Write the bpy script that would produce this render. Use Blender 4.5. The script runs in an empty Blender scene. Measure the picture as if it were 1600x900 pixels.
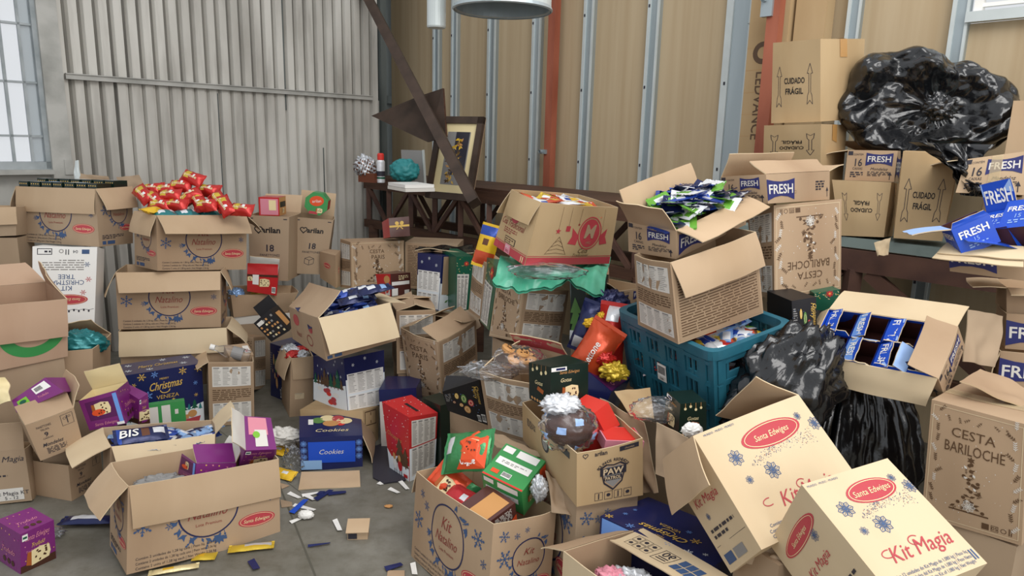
import bpy, math, random
from mathutils import Vector, Matrix, Euler, noise
S = bpy.context.scene
COL = S.collection
R = math.radians
PI = math.pi
# ------------------------------------------------------------------ camera, sky, lights, exposure
def make_camera():
    p, r = R(11.8), R(1.5)
    fw = Vector((0, math.cos(p), -math.sin(p))); up0 = Vector((0, math.sin(p), math.cos(p))); r0 = Vector((1, 0, 0))
    rt = r0 * math.cos(r) + up0 * math.sin(r); up = up0 * math.cos(r) - r0 * math.sin(r)
    cd = bpy.data.cameras.new('camera'); cd.sensor_width = 36; cd.lens = 24.75; cd.clip_start = .05
    c = bpy.data.objects.new('camera', cd); COL.objects.link(c)
    m = Matrix((rt, up, -fw)).transposed().to_4x4(); m.translation = (0, 0, 1.6); c.matrix_world = m
    S.camera = c
make_camera()
w = bpy.data.worlds.new('world'); S.world = w; w.use_nodes = True
bg = w.node_tree.nodes['Background']; bg.inputs[0].default_value = (.93, .96, 1, 1); bg.inputs[1].default_value = .8
def area(name, loc, target, sx, sy, power, col):
    l = bpy.data.lights.new(name, 'AREA'); l.shape = 'RECTANGLE'; l.size = sx; l.size_y = sy; l.energy = power; l.color = col
    o = bpy.data.objects.new(name, l); COL.objects.link(o); o.location = loc
    o.rotation_euler = (Vector(target) - Vector(loc)).to_track_quat('-Z', 'Y').to_euler()
area('roof_skylight', (1.1, .7, 4.6), (.5, 3.0, 0), 3.6, 2.4, 145, (1, .98, .95))
area('open_gate_daylight', (2.6, -2.6, 2.7), (.2, 3.4, .8), 3.0, 2.6, 100, (1, .975, .94))
S.view_settings.view_transform = 'Standard'; S.view_settings.look = 'None'; S.view_settings.gamma = 1
S.view_settings.use_curve_mapping = False; S.view_settings.exposure = 0.0
# ------------------------------------------------------------------ materials
def lin(h):
    if isinstance(h, str): h = [int(h[i:i + 2], 16) / 255 for i in (0, 2, 4)]
    return tuple(c / 12.92 if c <= .04045 else ((c + .055) / 1.055) ** 2.4 for c in h) + (1,)
MATS = {}
def mat(name, hx, rough=.6, metal=0, spec=.4, trans=0, alpha=1, emit=0, noise_amt=0, nscale=6, bump=0, bscale=40, stretch=(1, 1, 1), hx2=None, coat=0):
    if name in MATS: return MATS[name]
    m = bpy.data.materials.new(name); m.use_nodes = True; nt = m.node_tree; b = nt.nodes['Principled BSDF']
    b.inputs['Base Color'].default_value = lin(hx); b.inputs['Roughness'].default_value = rough; b.inputs['Metallic'].default_value = metal
    b.inputs['Specular IOR Level'].default_value = spec; b.inputs['Transmission Weight'].default_value = trans; b.inputs['Alpha'].default_value = alpha
    b.inputs['Coat Weight'].default_value = coat
    if emit: b.inputs['Emission Color'].default_value = lin(hx); b.inputs['Emission Strength'].default_value = emit
    if noise_amt or bump:
        tc = nt.nodes.new('ShaderNodeTexCoord'); mp = nt.nodes.new('ShaderNodeMapping'); mp.inputs['Scale'].default_value = stretch
        nt.links.new(tc.outputs['Object'], mp.inputs[0])
    if noise_amt:
        n = nt.nodes.new('ShaderNodeTexNoise'); n.inputs['Scale'].default_value = nscale; n.inputs['Detail'].default_value = 5
        nt.links.new(mp.outputs[0], n.inputs[0])
        r = nt.nodes.new('ShaderNodeValToRGB'); c1 = lin(hx); c2 = lin(hx2) if hx2 else tuple(v * (1 - noise_amt) for v in c1[:3]) + (1,)
        r.color_ramp.elements[0].color = c2; r.color_ramp.elements[1].color = c1; r.color_ramp.elements[0].position = .3; r.color_ramp.elements[1].position = .62
        nt.links.new(n.outputs[0], r.inputs[0]); nt.links.new(r.outputs[0], b.inputs['Base Color'])
    if bump:
        n2 = nt.nodes.new('ShaderNodeTexNoise'); n2.inputs['Scale'].default_value = bscale; n2.inputs['Detail'].default_value = 4
        nt.links.new(mp.outputs[0], n2.inputs[0]); bp = nt.nodes.new('ShaderNodeBump'); bp.inputs['Strength'].default_value = bump; bp.inputs['Distance'].default_value = .01
        nt.links.new(n2.outputs[0], bp.inputs['Height']); nt.links.new(bp.outputs[0], b.inputs['Normal'])
    MATS[name] = m; return m
for nm, a, b_ in (('kraft', 'B2987C', 'A1866B'), ('kraft_in', 'C0A688', 'B39879'), ('kraft_pale', 'D5C1A0', 'CAB391'), ('kraft_old', 'BEA47E', 'AC8F68'), ('kraft_grey', 'A9937A', '978068'), ('kraft_pink', 'BB9D84', 'AD8C72'), ('kraft_print', 'A68D72', '967B61')):
    mat(nm, a, .8, spec=.2, noise_amt=.1, hx2=b_, nscale=3.2, bump=.06, bscale=30, stretch=(1, 1, .25))
SOLID = dict(ink='33313A', inkblue='40587F', inkred='B4434A', inkrust='8F4038', inkbrown='5C4531', black='1E1C1E', navy='1C2354', navy2='262B52', white='EDEBE6', offwhite='DAD6CE', grey='8C8A88', greytext='8F8B86',
             blue='1F4FC0', lblue='6F9AE0', paleblue='9DBBEA', sky='8FB4DC', purple='7A2A72', purple2='5B1F58', magenta='A23A8C', gold='D9B25A', cream='EBD9A8', choc='4A2C20', orange='E2542A', yellow='EFC22E', green='3F9350', dgreen='1D5A44',
             teal='2E7E80', red='BF2A2C', red2='D5382F', xgreen='15261F', leafgreen='5F8A4A', pink='D88A9A', freshnavy='2E3168', logored='B8444C', crust='A85B2C', tan='C9935A', lime='7DBB3A', snow='E8EEF2', darkred='7E2026', brown='6A3A26', brownbox='54302A')
for k_, v_ in SOLID.items(): mat(k_, v_, .45, spec=.35)
for k_ in ('navy', 'purple', 'magenta', 'red', 'red2', 'blue', 'green', 'teal', 'orange', 'xgreen', 'dgreen', 'yellow', 'brownbox'):
    mat('g_' + k_, SOLID[k_], .28, spec=.5, bump=.03, bscale=25)
for k_, v_ in dict(foil_red='C22A24', foil_gold='D8B83A', foil_silver='C9CCD0', foil_navy='1B2350', foil_orange='D0502A', foil_blue='2747A0', foil_white='E8EAEE', foil_green='6FAE3E', foil_teal='24797C', foil_brown='6B4028', foil_lblue='8FB2DE', foil_yellow='EDBE2A', foil_green2='3E8F55', foil_orange2='E0522C', foil_cream='EBD9A4', foil_red2='C93238').items():
    mat(k_, v_, .3, metal=.35, spec=.6, bump=.25, bscale=28)
mat('blackbag', '101114', .2, spec=.8, bump=.5, bscale=14)
def film_material():
    m = bpy.data.materials.new('clearfilm'); m.use_nodes = True; nt = m.node_tree; MATS['clearfilm'] = m; nt.nodes.clear()
    o = nt.nodes.new('ShaderNodeOutputMaterial'); mx = nt.nodes.new('ShaderNodeMixShader'); t = nt.nodes.new('ShaderNodeBsdfTransparent'); g = nt.nodes.new('ShaderNodeBsdfGlossy'); lw = nt.nodes.new('ShaderNodeLayerWeight')
    g.inputs['Roughness'].default_value = .22; g.inputs['Color'].default_value = (.95, .96, 1, 1); lw.inputs['Blend'].default_value = .15; t.inputs['Color'].default_value = (.96, .97, .98, 1)
    mp = nt.nodes.new('ShaderNodeMath'); mp.operation = 'ADD'; mp.inputs[1].default_value = .03; nt.links.new(lw.outputs['Fresnel'], mp.inputs[0])
    nt.links.new(mp.outputs[0], mx.inputs[0]); nt.links.new(t.outputs[0], mx.inputs[1]); nt.links.new(g.outputs[0], mx.inputs[2]); df = nt.nodes.new('ShaderNodeBsdfDiffuse'); df.inputs[0].default_value = (.85, .86, .88, 1); m2 = nt.nodes.new('ShaderNodeMixShader'); m2.inputs[0].default_value = .025; nt.links.new(mx.outputs[0], m2.inputs[1]); nt.links.new(df.outputs[0], m2.inputs[2]); nt.links.new(m2.outputs[0], o.inputs[0])
film_material()
mat('tapeclear', 'D8C49C', .15, spec=.6, alpha=.45)
mat('tapeold', 'B98B52', .3, spec=.5)
mat('greenfilm', '5FB898', .3, spec=.55, noise_amt=.25, hx2='3E9C7C', nscale=5, bump=.2, bscale=18)
mat('crate_teal', '296A7D', .42, spec=.45, noise_amt=.2, nscale=9, hx2='1F586B')
mat('galv', 'B4BEC2', .38, metal=.55, spec=.5, noise_amt=.15, nscale=4, hx2='98A4A8', stretch=(1, 1, .1))
mat('galv_white', 'C9D0CF', .35, metal=.2, spec=.5, noise_amt=.12, nscale=5)
mat('board_paper', 'B9A688', .82, spec=.15, noise_amt=.1, hx2='AE997A', nscale=2.2, stretch=(6, 6, .22))
mat('orange_paint', 'A8624A', .6, noise_amt=.3, hx2='8C4A36', nscale=5, stretch=(1, 1, .3))
mat('wood_dark', '55392A', .6, noise_amt=.35, hx2='3C271C', nscale=5, stretch=(.5, .5, 6))
mat('wood_red', '5E4236', .65, noise_amt=.35, hx2='46302A', nscale=6, stretch=(1, 1, 1))
mat('wood_brace', '4A3A30', .6, noise_amt=.3, hx2='362A22', nscale=7)
mat('bench_top', '7E8C88', .6, noise_amt=.2, hx2='6A7874', nscale=8)
mat('table_cream', 'D6CFAE', .5, noise_amt=.08, nscale=5)
mat('steel_paint', 'B8B7B1', .6, noise_amt=.18, hx2='95958F', nscale=5, bump=.1)
mat('frame_paint', 'A8AEB0', .55, noise_amt=.2, hx2='8A9294', nscale=7)
def corrugated_material():
    m = bpy.data.materials.new('corrugated_paint'); m.use_nodes = True; nt = m.node_tree; b = nt.nodes['Principled BSDF']; MATS['corr'] = m
    tc = nt.nodes.new('ShaderNodeTexCoord')
    def ns(scale, sx, sz, det=6):
        mp = nt.nodes.new('ShaderNodeMapping'); mp.inputs['Scale'].default_value = (sx, 1, sz); nt.links.new(tc.outputs['Object'], mp.inputs[0])
        n = nt.nodes.new('ShaderNodeTexNoise'); n.inputs['Scale'].default_value = scale; n.inputs['Detail'].default_value = det; nt.links.new(mp.outputs[0], n.inputs[0]); return n
    n1 = ns(3, 1, .35); n2 = ns(14, 1, .12); n3 = ns(1.1, 1, 1, 2)
    r1 = nt.nodes.new('ShaderNodeValToRGB'); r1.color_ramp.elements[0].color = lin('ADA9A1'); r1.color_ramp.elements[1].color = lin('CECBC3'); r1.color_ramp.elements[0].position = .3; r1.color_ramp.elements[1].position = .6
    nt.links.new(n1.outputs[0], r1.inputs[0])
    r2 = nt.nodes.new('ShaderNodeValToRGB'); r2.color_ramp.elements[0].color = (.42, .40, .38, 1); r2.color_ramp.elements[1].color = (1, 1, 1, 1); r2.color_ramp.elements[0].position = .3; r2.color_ramp.elements[1].position = .47
    nt.links.new(n2.outputs[0], r2.inputs[0])
    mx = nt.nodes.new('ShaderNodeMix'); mx.data_type = 'RGBA'; mx.blend_type = 'MULTIPLY'; mx.inputs[0].default_value = .35
    nt.links.new(r1.outputs[0], mx.inputs[6]); nt.links.new(r2.outputs[0], mx.inputs[7])
    nt.links.new(mx.outputs[2], b.inputs['Base Color']); b.inputs['Roughness'].default_value = .5; b.inputs['Specular IOR Level'].default_value = .4
corrugated_material()
mat('corr_grime_shade', '7A776F', .6, noise_amt=.35, hx2='5C5953', nscale=8, stretch=(1, 1, .15))  # groove faces: grime and the shade of the folds both put into this colour
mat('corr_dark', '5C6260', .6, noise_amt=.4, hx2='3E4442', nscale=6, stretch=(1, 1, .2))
def concrete_material():
    m = bpy.data.materials.new('concrete'); m.use_nodes = True; nt = m.node_tree; b = nt.nodes['Principled BSDF']; MATS['concrete'] = m
    tc = nt.nodes.new('ShaderNodeTexCoord')
    def ns(scale, det, rough=.6):
        n = nt.nodes.new('ShaderNodeTexNoise'); n.inputs['Scale'].default_value = scale; n.inputs['Detail'].default_value = det; n.inputs['Roughness'].default_value = rough; nt.links.new(tc.outputs['Object'], n.inputs[0]); return n
    a = ns(2.2, 6); c = ns(11, 8, .7)
    r1 = nt.nodes.new('ShaderNodeValToRGB'); r1.color_ramp.elements[0].color = lin('625E52'); r1.color_ramp.elements[1].color = lin('86837A'); r1.color_ramp.elements[0].position = .3; r1.color_ramp.elements[1].position = .68
    r2 = nt.nodes.new('ShaderNodeValToRGB'); r2.color_ramp.elements[0].color = (.62, .59, .52, 1); r2.color_ramp.elements[1].color = (1, 1, 1, 1); r2.color_ramp.elements[0].position = .33; r2.color_ramp.elements[1].position = .55
    nt.links.new(a.outputs[0], r1.inputs[0]); nt.links.new(c.outputs[0], r2.inputs[0])
    mx = nt.nodes.new('ShaderNodeMix'); mx.data_type = 'RGBA'; mx.blend_type = 'MULTIPLY'; mx.inputs[0].default_value = .6
    nt.links.new(r1.outputs[0], mx.inputs[6]); nt.links.new(r2.outputs[0], mx.inputs[7]); nt.links.new(mx.outputs[2], b.inputs['Base Color'])
    b.inputs['Roughness'].default_value = .55; b.inputs['Specular IOR Level'].default_value = .35
    bp = nt.nodes.new('ShaderNodeBump'); bp.inputs['Strength'].default_value = .12; bp.inputs['Distance'].default_value = .01; nt.links.new(c.outputs[0], bp.inputs['Height']); nt.links.new(bp.outputs[0], b.inputs['Normal'])
concrete_material()
# ------------------------------------------------------------------ mesh helpers
class MB:
    def __init__(s): s.v = []; s.f = []; s.m = []; s.sm = []; s.mats = []
    def mi(s, m):
        if m not in s.mats: s.mats.append(m)
        return s.mats.index(m)
    def poly(s, pts, m, smooth=False):
        b = len(s.v); s.v += [tuple(p) for p in pts]; s.f.append(tuple(range(b, b + len(pts)))); s.m.append(s.mi(m)); s.sm.append(smooth)
    def tris(s, pts, faces, m, smooth=False):
        b = len(s.v); s.v += [tuple(p) for p in pts]; i = s.mi(m)
        for f in faces: s.f.append(tuple(b + k for k in f)); s.m.append(i); s.sm.append(smooth)
    def grid(s, fn, nu, nv, m, smooth=True, flip=False, mfn=None):
        b = len(s.v); s.v += [tuple(fn(i / nu, j / nv)) for j in range(nv + 1) for i in range(nu + 1)]; w = nu + 1
        for j in range(nv):
            for i in range(nu):
                q = (b + j * w + i, b + j * w + i + 1, b + (j + 1) * w + i + 1, b + (j + 1) * w + i)
                s.f.append(q[::-1] if flip else q); s.m.append(s.mi(mfn(i, j) if mfn else m)); s.sm.append(smooth)
    def box(s, c, d, m, rot=None, bev=0):
        hx, hy, hz = d[0] / 2, d[1] / 2, d[2] / 2; rot = rot or Matrix.Identity(3); c = Vector(c)
        P = [c + rot @ Vector((x * hx, y * hy, z * hz)) for x in (-1, 1) for y in (-1, 1) for z in (-1, 1)]
        for q in ((0, 1, 3, 2), (4, 6, 7, 5), (0, 4, 5, 1), (2, 3, 7, 6), (0, 2, 6, 4), (1, 5, 7, 3)): s.poly([P[i] for i in q], m)
    def bar(s, a, b, wd, ht, m, up=(0, 0, 1)):
        a = Vector(a); b = Vector(b); d = b - a; x = d.normalized(); u = Vector(up); y = u.cross(x)
        if y.length < 1e-4: y = Vector((0, 1, 0)).cross(x)
        y.normalize(); z = x.cross(y); s.box((a + b) / 2, (d.length, wd, ht), m, Matrix((x, y, z)).transposed())
    def lathe(s, prof, m, n=20, ax=None, mats=None, c=(0, 0, 0)):
        c = Vector(c)
        for k in range(len(prof) - 1):
            (r0, z0), (r1, z1) = prof[k], prof[k + 1]
            for i in range(n):
                a0, a1 = 2 * PI * i / n, 2 * PI * (i + 1) / n
                s.poly([c + Vector((r * math.cos(a), r * math.sin(a), z)) for r, z, a in ((r0, z0, a0), (r0, z0, a1), (r1, z1, a1), (r1, z1, a0))], mats[k] if mats else m, True)
    def tube(s, pts, r, m, n=8):
        pts = [Vector(p) for p in pts]; rings = []
        for i, p in enumerate(pts):
            t = (pts[min(i + 1, len(pts) - 1)] - pts[max(i - 1, 0)]).normalized(); a = t.orthogonal().normalized(); b = t.cross(a)
            rings.append([p + (a * math.cos(2 * PI * k / n) + b * math.sin(2 * PI * k / n)) * r for k in range(n)])
        for i in range(len(rings) - 1):
            for k in range(n): s.poly([rings[i][k], rings[i][(k + 1) % n], rings[i + 1][(k + 1) % n], rings[i + 1][k]], m, True)
    def build(s, name, parent=None, mw=None, merge=False):
        me = bpy.data.meshes.new(name); me.from_pydata(s.v, [], s.f)
        for m in s.mats: me.materials.append(MATS[m])
        me.polygons.foreach_set('material_index', s.m); me.polygons.foreach_set('use_smooth', s.sm); me.update()
        if merge:
            import bmesh
            bm = bmesh.new(); bm.from_mesh(me); bmesh.ops.remove_doubles(bm, verts=bm.verts, dist=1e-5); bm.to_mesh(me); bm.free()
        o = bpy.data.objects.new(name, me); COL.objects.link(o)
        if parent: o.parent = parent
        if mw is not None: o.matrix_world = mw
        return o
def tag(o, label, cat, group=None, kind=None):
    if label: o['label'] = label
    if cat: o['category'] = cat
    if group: o['group'] = group
    if kind: o['kind'] = kind
    return o
def struct(o): o['kind'] = 'structure'; return o
def empty(name, mw):
    o = bpy.data.objects.new(name, None); COL.objects.link(o); o.empty_display_size = .05; o.matrix_world = mw; return o
def TR(loc, yaw=0, tx=0, ty=0): return Matrix.Translation(loc) @ Euler((tx, ty, yaw), 'XYZ').to_matrix().to_4x4()
# ------------------------------------------------------------------ lettering and print
TXT = {}
def textmesh(s, bold):
    k = (s, bold)
    if k in TXT: return TXT[k]
    c = bpy.data.curves.new('lettering', 'FONT'); c.body = s; c.resolution_u = 2; c.offset = bold; c.size = 1.0
    o = bpy.data.objects.new('lettering', c); COL.objects.link(o); bpy.context.view_layer.update()
    me = bpy.data.meshes.new_from_object(o.evaluated_get(bpy.context.evaluated_depsgraph_get()))
    vs = [(v.co.x, v.co.y) for v in me.vertices]; fs = [tuple(p.vertices) for p in me.polygons]
    bpy.data.objects.remove(o); bpy.data.curves.remove(c); bpy.data.meshes.remove(me)
    x0 = min(v[0] for v in vs); x1 = max(v[0] for v in vs)
    vs = [((x - (x0 + x1) / 2) / .69, y / .69 - .5) for x, y in vs]
    TXT[k] = (vs, fs, (x1 - x0) / .69); return TXT[k]
class Paint:
    """2-D drawing in metres on a surface; fn(s, t, off) gives the 3-D point"""
    def __init__(s, mb, fn, W, H, base=.0008): s.mb, s.fn, s.W, s.H, s.z = mb, fn, W, H, base
    def pt(s, x, y, k=0): return s.fn(x / s.W, y / s.H, s.z + k * .0004)
    def poly(s, pts, m, k=0): s.mb.poly([s.pt(x, y, k) for x, y in pts], m)
    def fan(s, c, ring, m, k=0):
        n = len(ring); mid = [((c[0] + p[0]) / 2, (c[1] + p[1]) / 2) for p in ring]
        s.mb.tris([s.pt(*c, k)] + [s.pt(*p, k) for p in mid] + [s.pt(*p, k) for p in ring], [(0, i + 1, (i + 1) % n + 1) for i in range(n)] + [(i + 1, i + 1 + n, (i + 1) % n + 1 + n, (i + 1) % n + 1) for i in range(n)], m)
    def rect(s, x0, y0, x1, y1, m, k=0):
        nx = max(1, min(14, int(abs(x1 - x0) / .035))); ny = max(1, min(14, int(abs(y1 - y0) / .035)))
        s.mb.grid(lambda a, b: s.pt(x0 + (x1 - x0) * a, y0 + (y1 - y0) * b, k), nx, ny, m)
    def frame(s, x0, y0, x1, y1, w, m, k=0):
        for q in ((x0, y0, x1, y0 + w), (x0, y1 - w, x1, y1), (x0, y0, x0 + w, y1), (x1 - w, y0, x1, y1)): s.rect(*q, m, k)
    def ell(s, x, y, a, b, m, k=0, n=22, rot=0):
        c, d = math.cos(rot), math.sin(rot)
        r = [(x + a * math.cos(2 * PI * i / n) * c - b * math.sin(2 * PI * i / n) * d, y + a * math.cos(2 * PI * i / n) * d + b * math.sin(2 * PI * i / n) * c) for i in range(n)]
        s.fan((x, y), r, m, k)
    def ring(s, x, y, a, b, w, m, k=0, n=36, a0=0, a1=2 * PI, rot=0):
        c, d = math.cos(rot), math.sin(rot)
        def q(t, e): u, v = (a + e) * math.cos(t), (b + e) * math.sin(t); return (x + u * c - v * d, y + u * d + v * c)
        for i in range(n):
            t0, t1 = a0 + (a1 - a0) * i / n, a0 + (a1 - a0) * (i + 1) / n
            s.poly([q(t0, -w / 2), q(t0, w / 2), q(t1, w / 2), q(t1, -w / 2)], m, k)
    def line(s, p, q, w, m, k=0):
        dx, dy = q[0] - p[0], q[1] - p[1]; L = math.hypot(dx, dy) or 1e-9; nx, ny = -dy / L * w / 2, dx / L * w / 2
        s.poly([(p[0] - nx, p[1] - ny), (q[0] - nx, q[1] - ny), (q[0] + nx, q[1] + ny), (p[0] + nx, p[1] + ny)], m, k)
    def path(s, pts, w, m, k=0):
        for a, b in zip(pts, pts[1:]): s.line(a, b, w, m, k)
    def text(s, t, x, y, h, m, rot=0, shear=0, ws=1, bold=0, fit=None, k=1):
        vs, fs, wd = textmesh(t, bold)
        if fit and wd * h * ws > fit: ws = fit / (wd * h)
        c, d = math.cos(rot), math.sin(rot); P = []
        for u, v in vs:
            u = (u * ws + v * shear) * h; v = v * h; P.append(s.pt(x + u * c - v * d, y + u * d + v * c, k))
        s.mb.tris(P, fs, m)
    def para(s, x0, y0, x1, y1, rows, m, seed=0, k=1, fill=.5):
        rnd = random.Random(seed); dy = (y1 - y0) / rows
        for i in range(rows):
            y = y1 - (i + .5) * dy; x = x0; end = x1 if i < rows - 1 else x0 + (x1 - x0) * .6
            while x < end:
                L = min(rnd.uniform(.02, .07) * max(.3, (x1 - x0) * 3), end - x); s.poly([(x, y - dy * fill / 2), (x + L, y - dy * fill / 2), (x + L, y + dy * fill / 2), (x, y + dy * fill / 2)], m, k); x += L + .006
    def table(s, x0, y0, x1, y1, m='offwhite', ink='greytext', rows=14, cols=4, seed=0):
        s.rect(x0, y0, x1, y1, m, 1); rnd = random.Random(seed); W = x1 - x0; H = y1 - y0
        for c in range(cols):
            a = x0 + W * (.03 + c * .96 / cols); b = x0 + W * (.03 + (c + .86) * .96 / cols)
            s.rect(a, y1 - H * .1, b - W * .05, y1 - H * .04, 'grey', 3)
            for i in range(rows):
                y = y1 - H * (.14 + .82 * i / rows); e = a + (b - a) * rnd.uniform(.55, 1)
                s.poly([(a, y - H * .02), (e, y - H * .02), (e, y), (a, y)], ink, 3)
    def flake(s, x, y, r, m, rot=0, k=0):
        for i in range(6):
            a = rot + i * PI / 3; ux, uy = math.cos(a), math.sin(a)
            s.line((x, y), (x + ux * r * .8, y + uy * r * .8), r * .11, m, k); s.ell(x + ux * r * .86, y + uy * r * .86, r * .17, r * .13, m, k + 1, 8, a)
            for e in (-1, 1):
                b = a + e * .75; s.line((x + ux * r * .4, y + uy * r * .4), (x + ux * r * .4 + math.cos(b) * r * .3, y + uy * r * .4 + math.sin(b) * r * .3), r * .1, m, k)
        s.ell(x, y, r * .14, r * .14, m, k + 2, 8)
    def flower(s, x, y, r, m, k=0):
        for i in range(8):
            a = i * PI / 4; b = PI / 8
            P = lambda q, t: (x + r * q * math.cos(t), y + r * q * math.sin(t))
            s.path([P(.25, a - b * .5), P(.75, a - b * .9), P(1, a), P(.75, a + b * .9), P(.25, a + b * .5)], r * .07, m, k)
            s.line(P(.2, a), P(.8, a), r * .06, m, k)
        s.ell(x, y, r * .2, r * .2, m, k + 1, 10)
    def star(s, x, y, r, m, n=5, q=.42, rot=PI / 2, k=0):
        s.fan((x, y), [(x + r * (1 if i % 2 == 0 else q) * math.cos(rot + PI * i / n), y + r * (1 if i % 2 == 0 else q) * math.sin(rot + PI * i / n)) for i in range(2 * n)], m, k)
    def leaf(s, x, y, L, w, a, m, k=0):
        c, d = math.cos(a), math.sin(a); s.poly([(x + u * c - v * d, y + u * d + v * c) for u, v in ((0, 0), (L * .45, w / 2), (L, 0), (L * .45, -w / 2))], m, k)
    def twig(s, x, y, L, a, m, n=4, k=0):
        c, d = math.cos(a), math.sin(a); s.line((x, y), (x + c * L, y + d * L), L * .04, m, k)
        for i in range(n):
            t = (i + .6) / n
            for e in (-1, 1): s.leaf(x + c * L * t, y + d * L * t, L * .32, L * .12, a + e * .8, m, k)
    def oval_logo(s, x, y, a, b, rot=0, m='logored', txt='cream'):
        s.ell(x, y, a, b, m, 0, 30, rot); s.ring(x, y, a * .9, b * .86, b * .06, txt, 1, 30, rot=rot)
        s.text('Santa Edwiges', x, y, b * .5, txt, rot, .25, .9, fit=a * 1.5, k=2)
    def oval_edw(s, x, y, a, b, rot=0): s.oval_logo(x, y, a, b, rot)
    def slice(s, x, y, r, k=1):
        s.poly([(x - r, y - r * .55), (x - r * .55, y - r * .75), (x - r * .45, y + r * .5), (x - r * .9, y + r * .6)], 'crust', k)
        P = [(x - r * .6, y - r * .75), (x + r * .75, y - r * .6), (x + r * .9, y - r * .1), (x + r * .8, y + r * .55), (x + r * .1, y + r * .72), (x - r * .6, y + r * .6)]
        s.poly(P, 'cream', k + 1); rnd = random.Random(int(abs(x * 977 + y * 331) * 1000))
        for i in range(11): s.ell(x + rnd.uniform(-.45, .65) * r, y + rnd.uniform(-.5, .5) * r, r * .11, r * .08, 'choc', k + 2, 7, rnd.uniform(0, 3))
    def tree(s, x, y, h, m, k=1):
        for i in range(3): s.poly([(x - h * (.34 - .08 * i), y + h * (.05 + .28 * i)), (x + h * (.34 - .08 * i), y + h * (.05 + .28 * i)), (x, y + h * (.5 + .25 * i))], m, k + i * .5)
        s.rect(x - h * .04, y - h * .04, x + h * .04, y + h * .06, 'brown', k)
    def barcode(s, x0, y0, x1, y1, seed=1):
        s.rect(x0, y0, x1, y1, 'white', 2); rnd = random.Random(seed); x = x0 + (x1 - x0) * .06
        while x < x1 - (x1 - x0) * .08:
            w = (x1 - x0) * rnd.choice((.02, .035)); s.poly([(x, y0 + (y1 - y0) * .18), (x + w, y0 + (y1 - y0) * .18), (x + w, y1 - (y1 - y0) * .1), (x, y1 - (y1 - y0) * .1)], 'black', 4); x += w * 2
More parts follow.
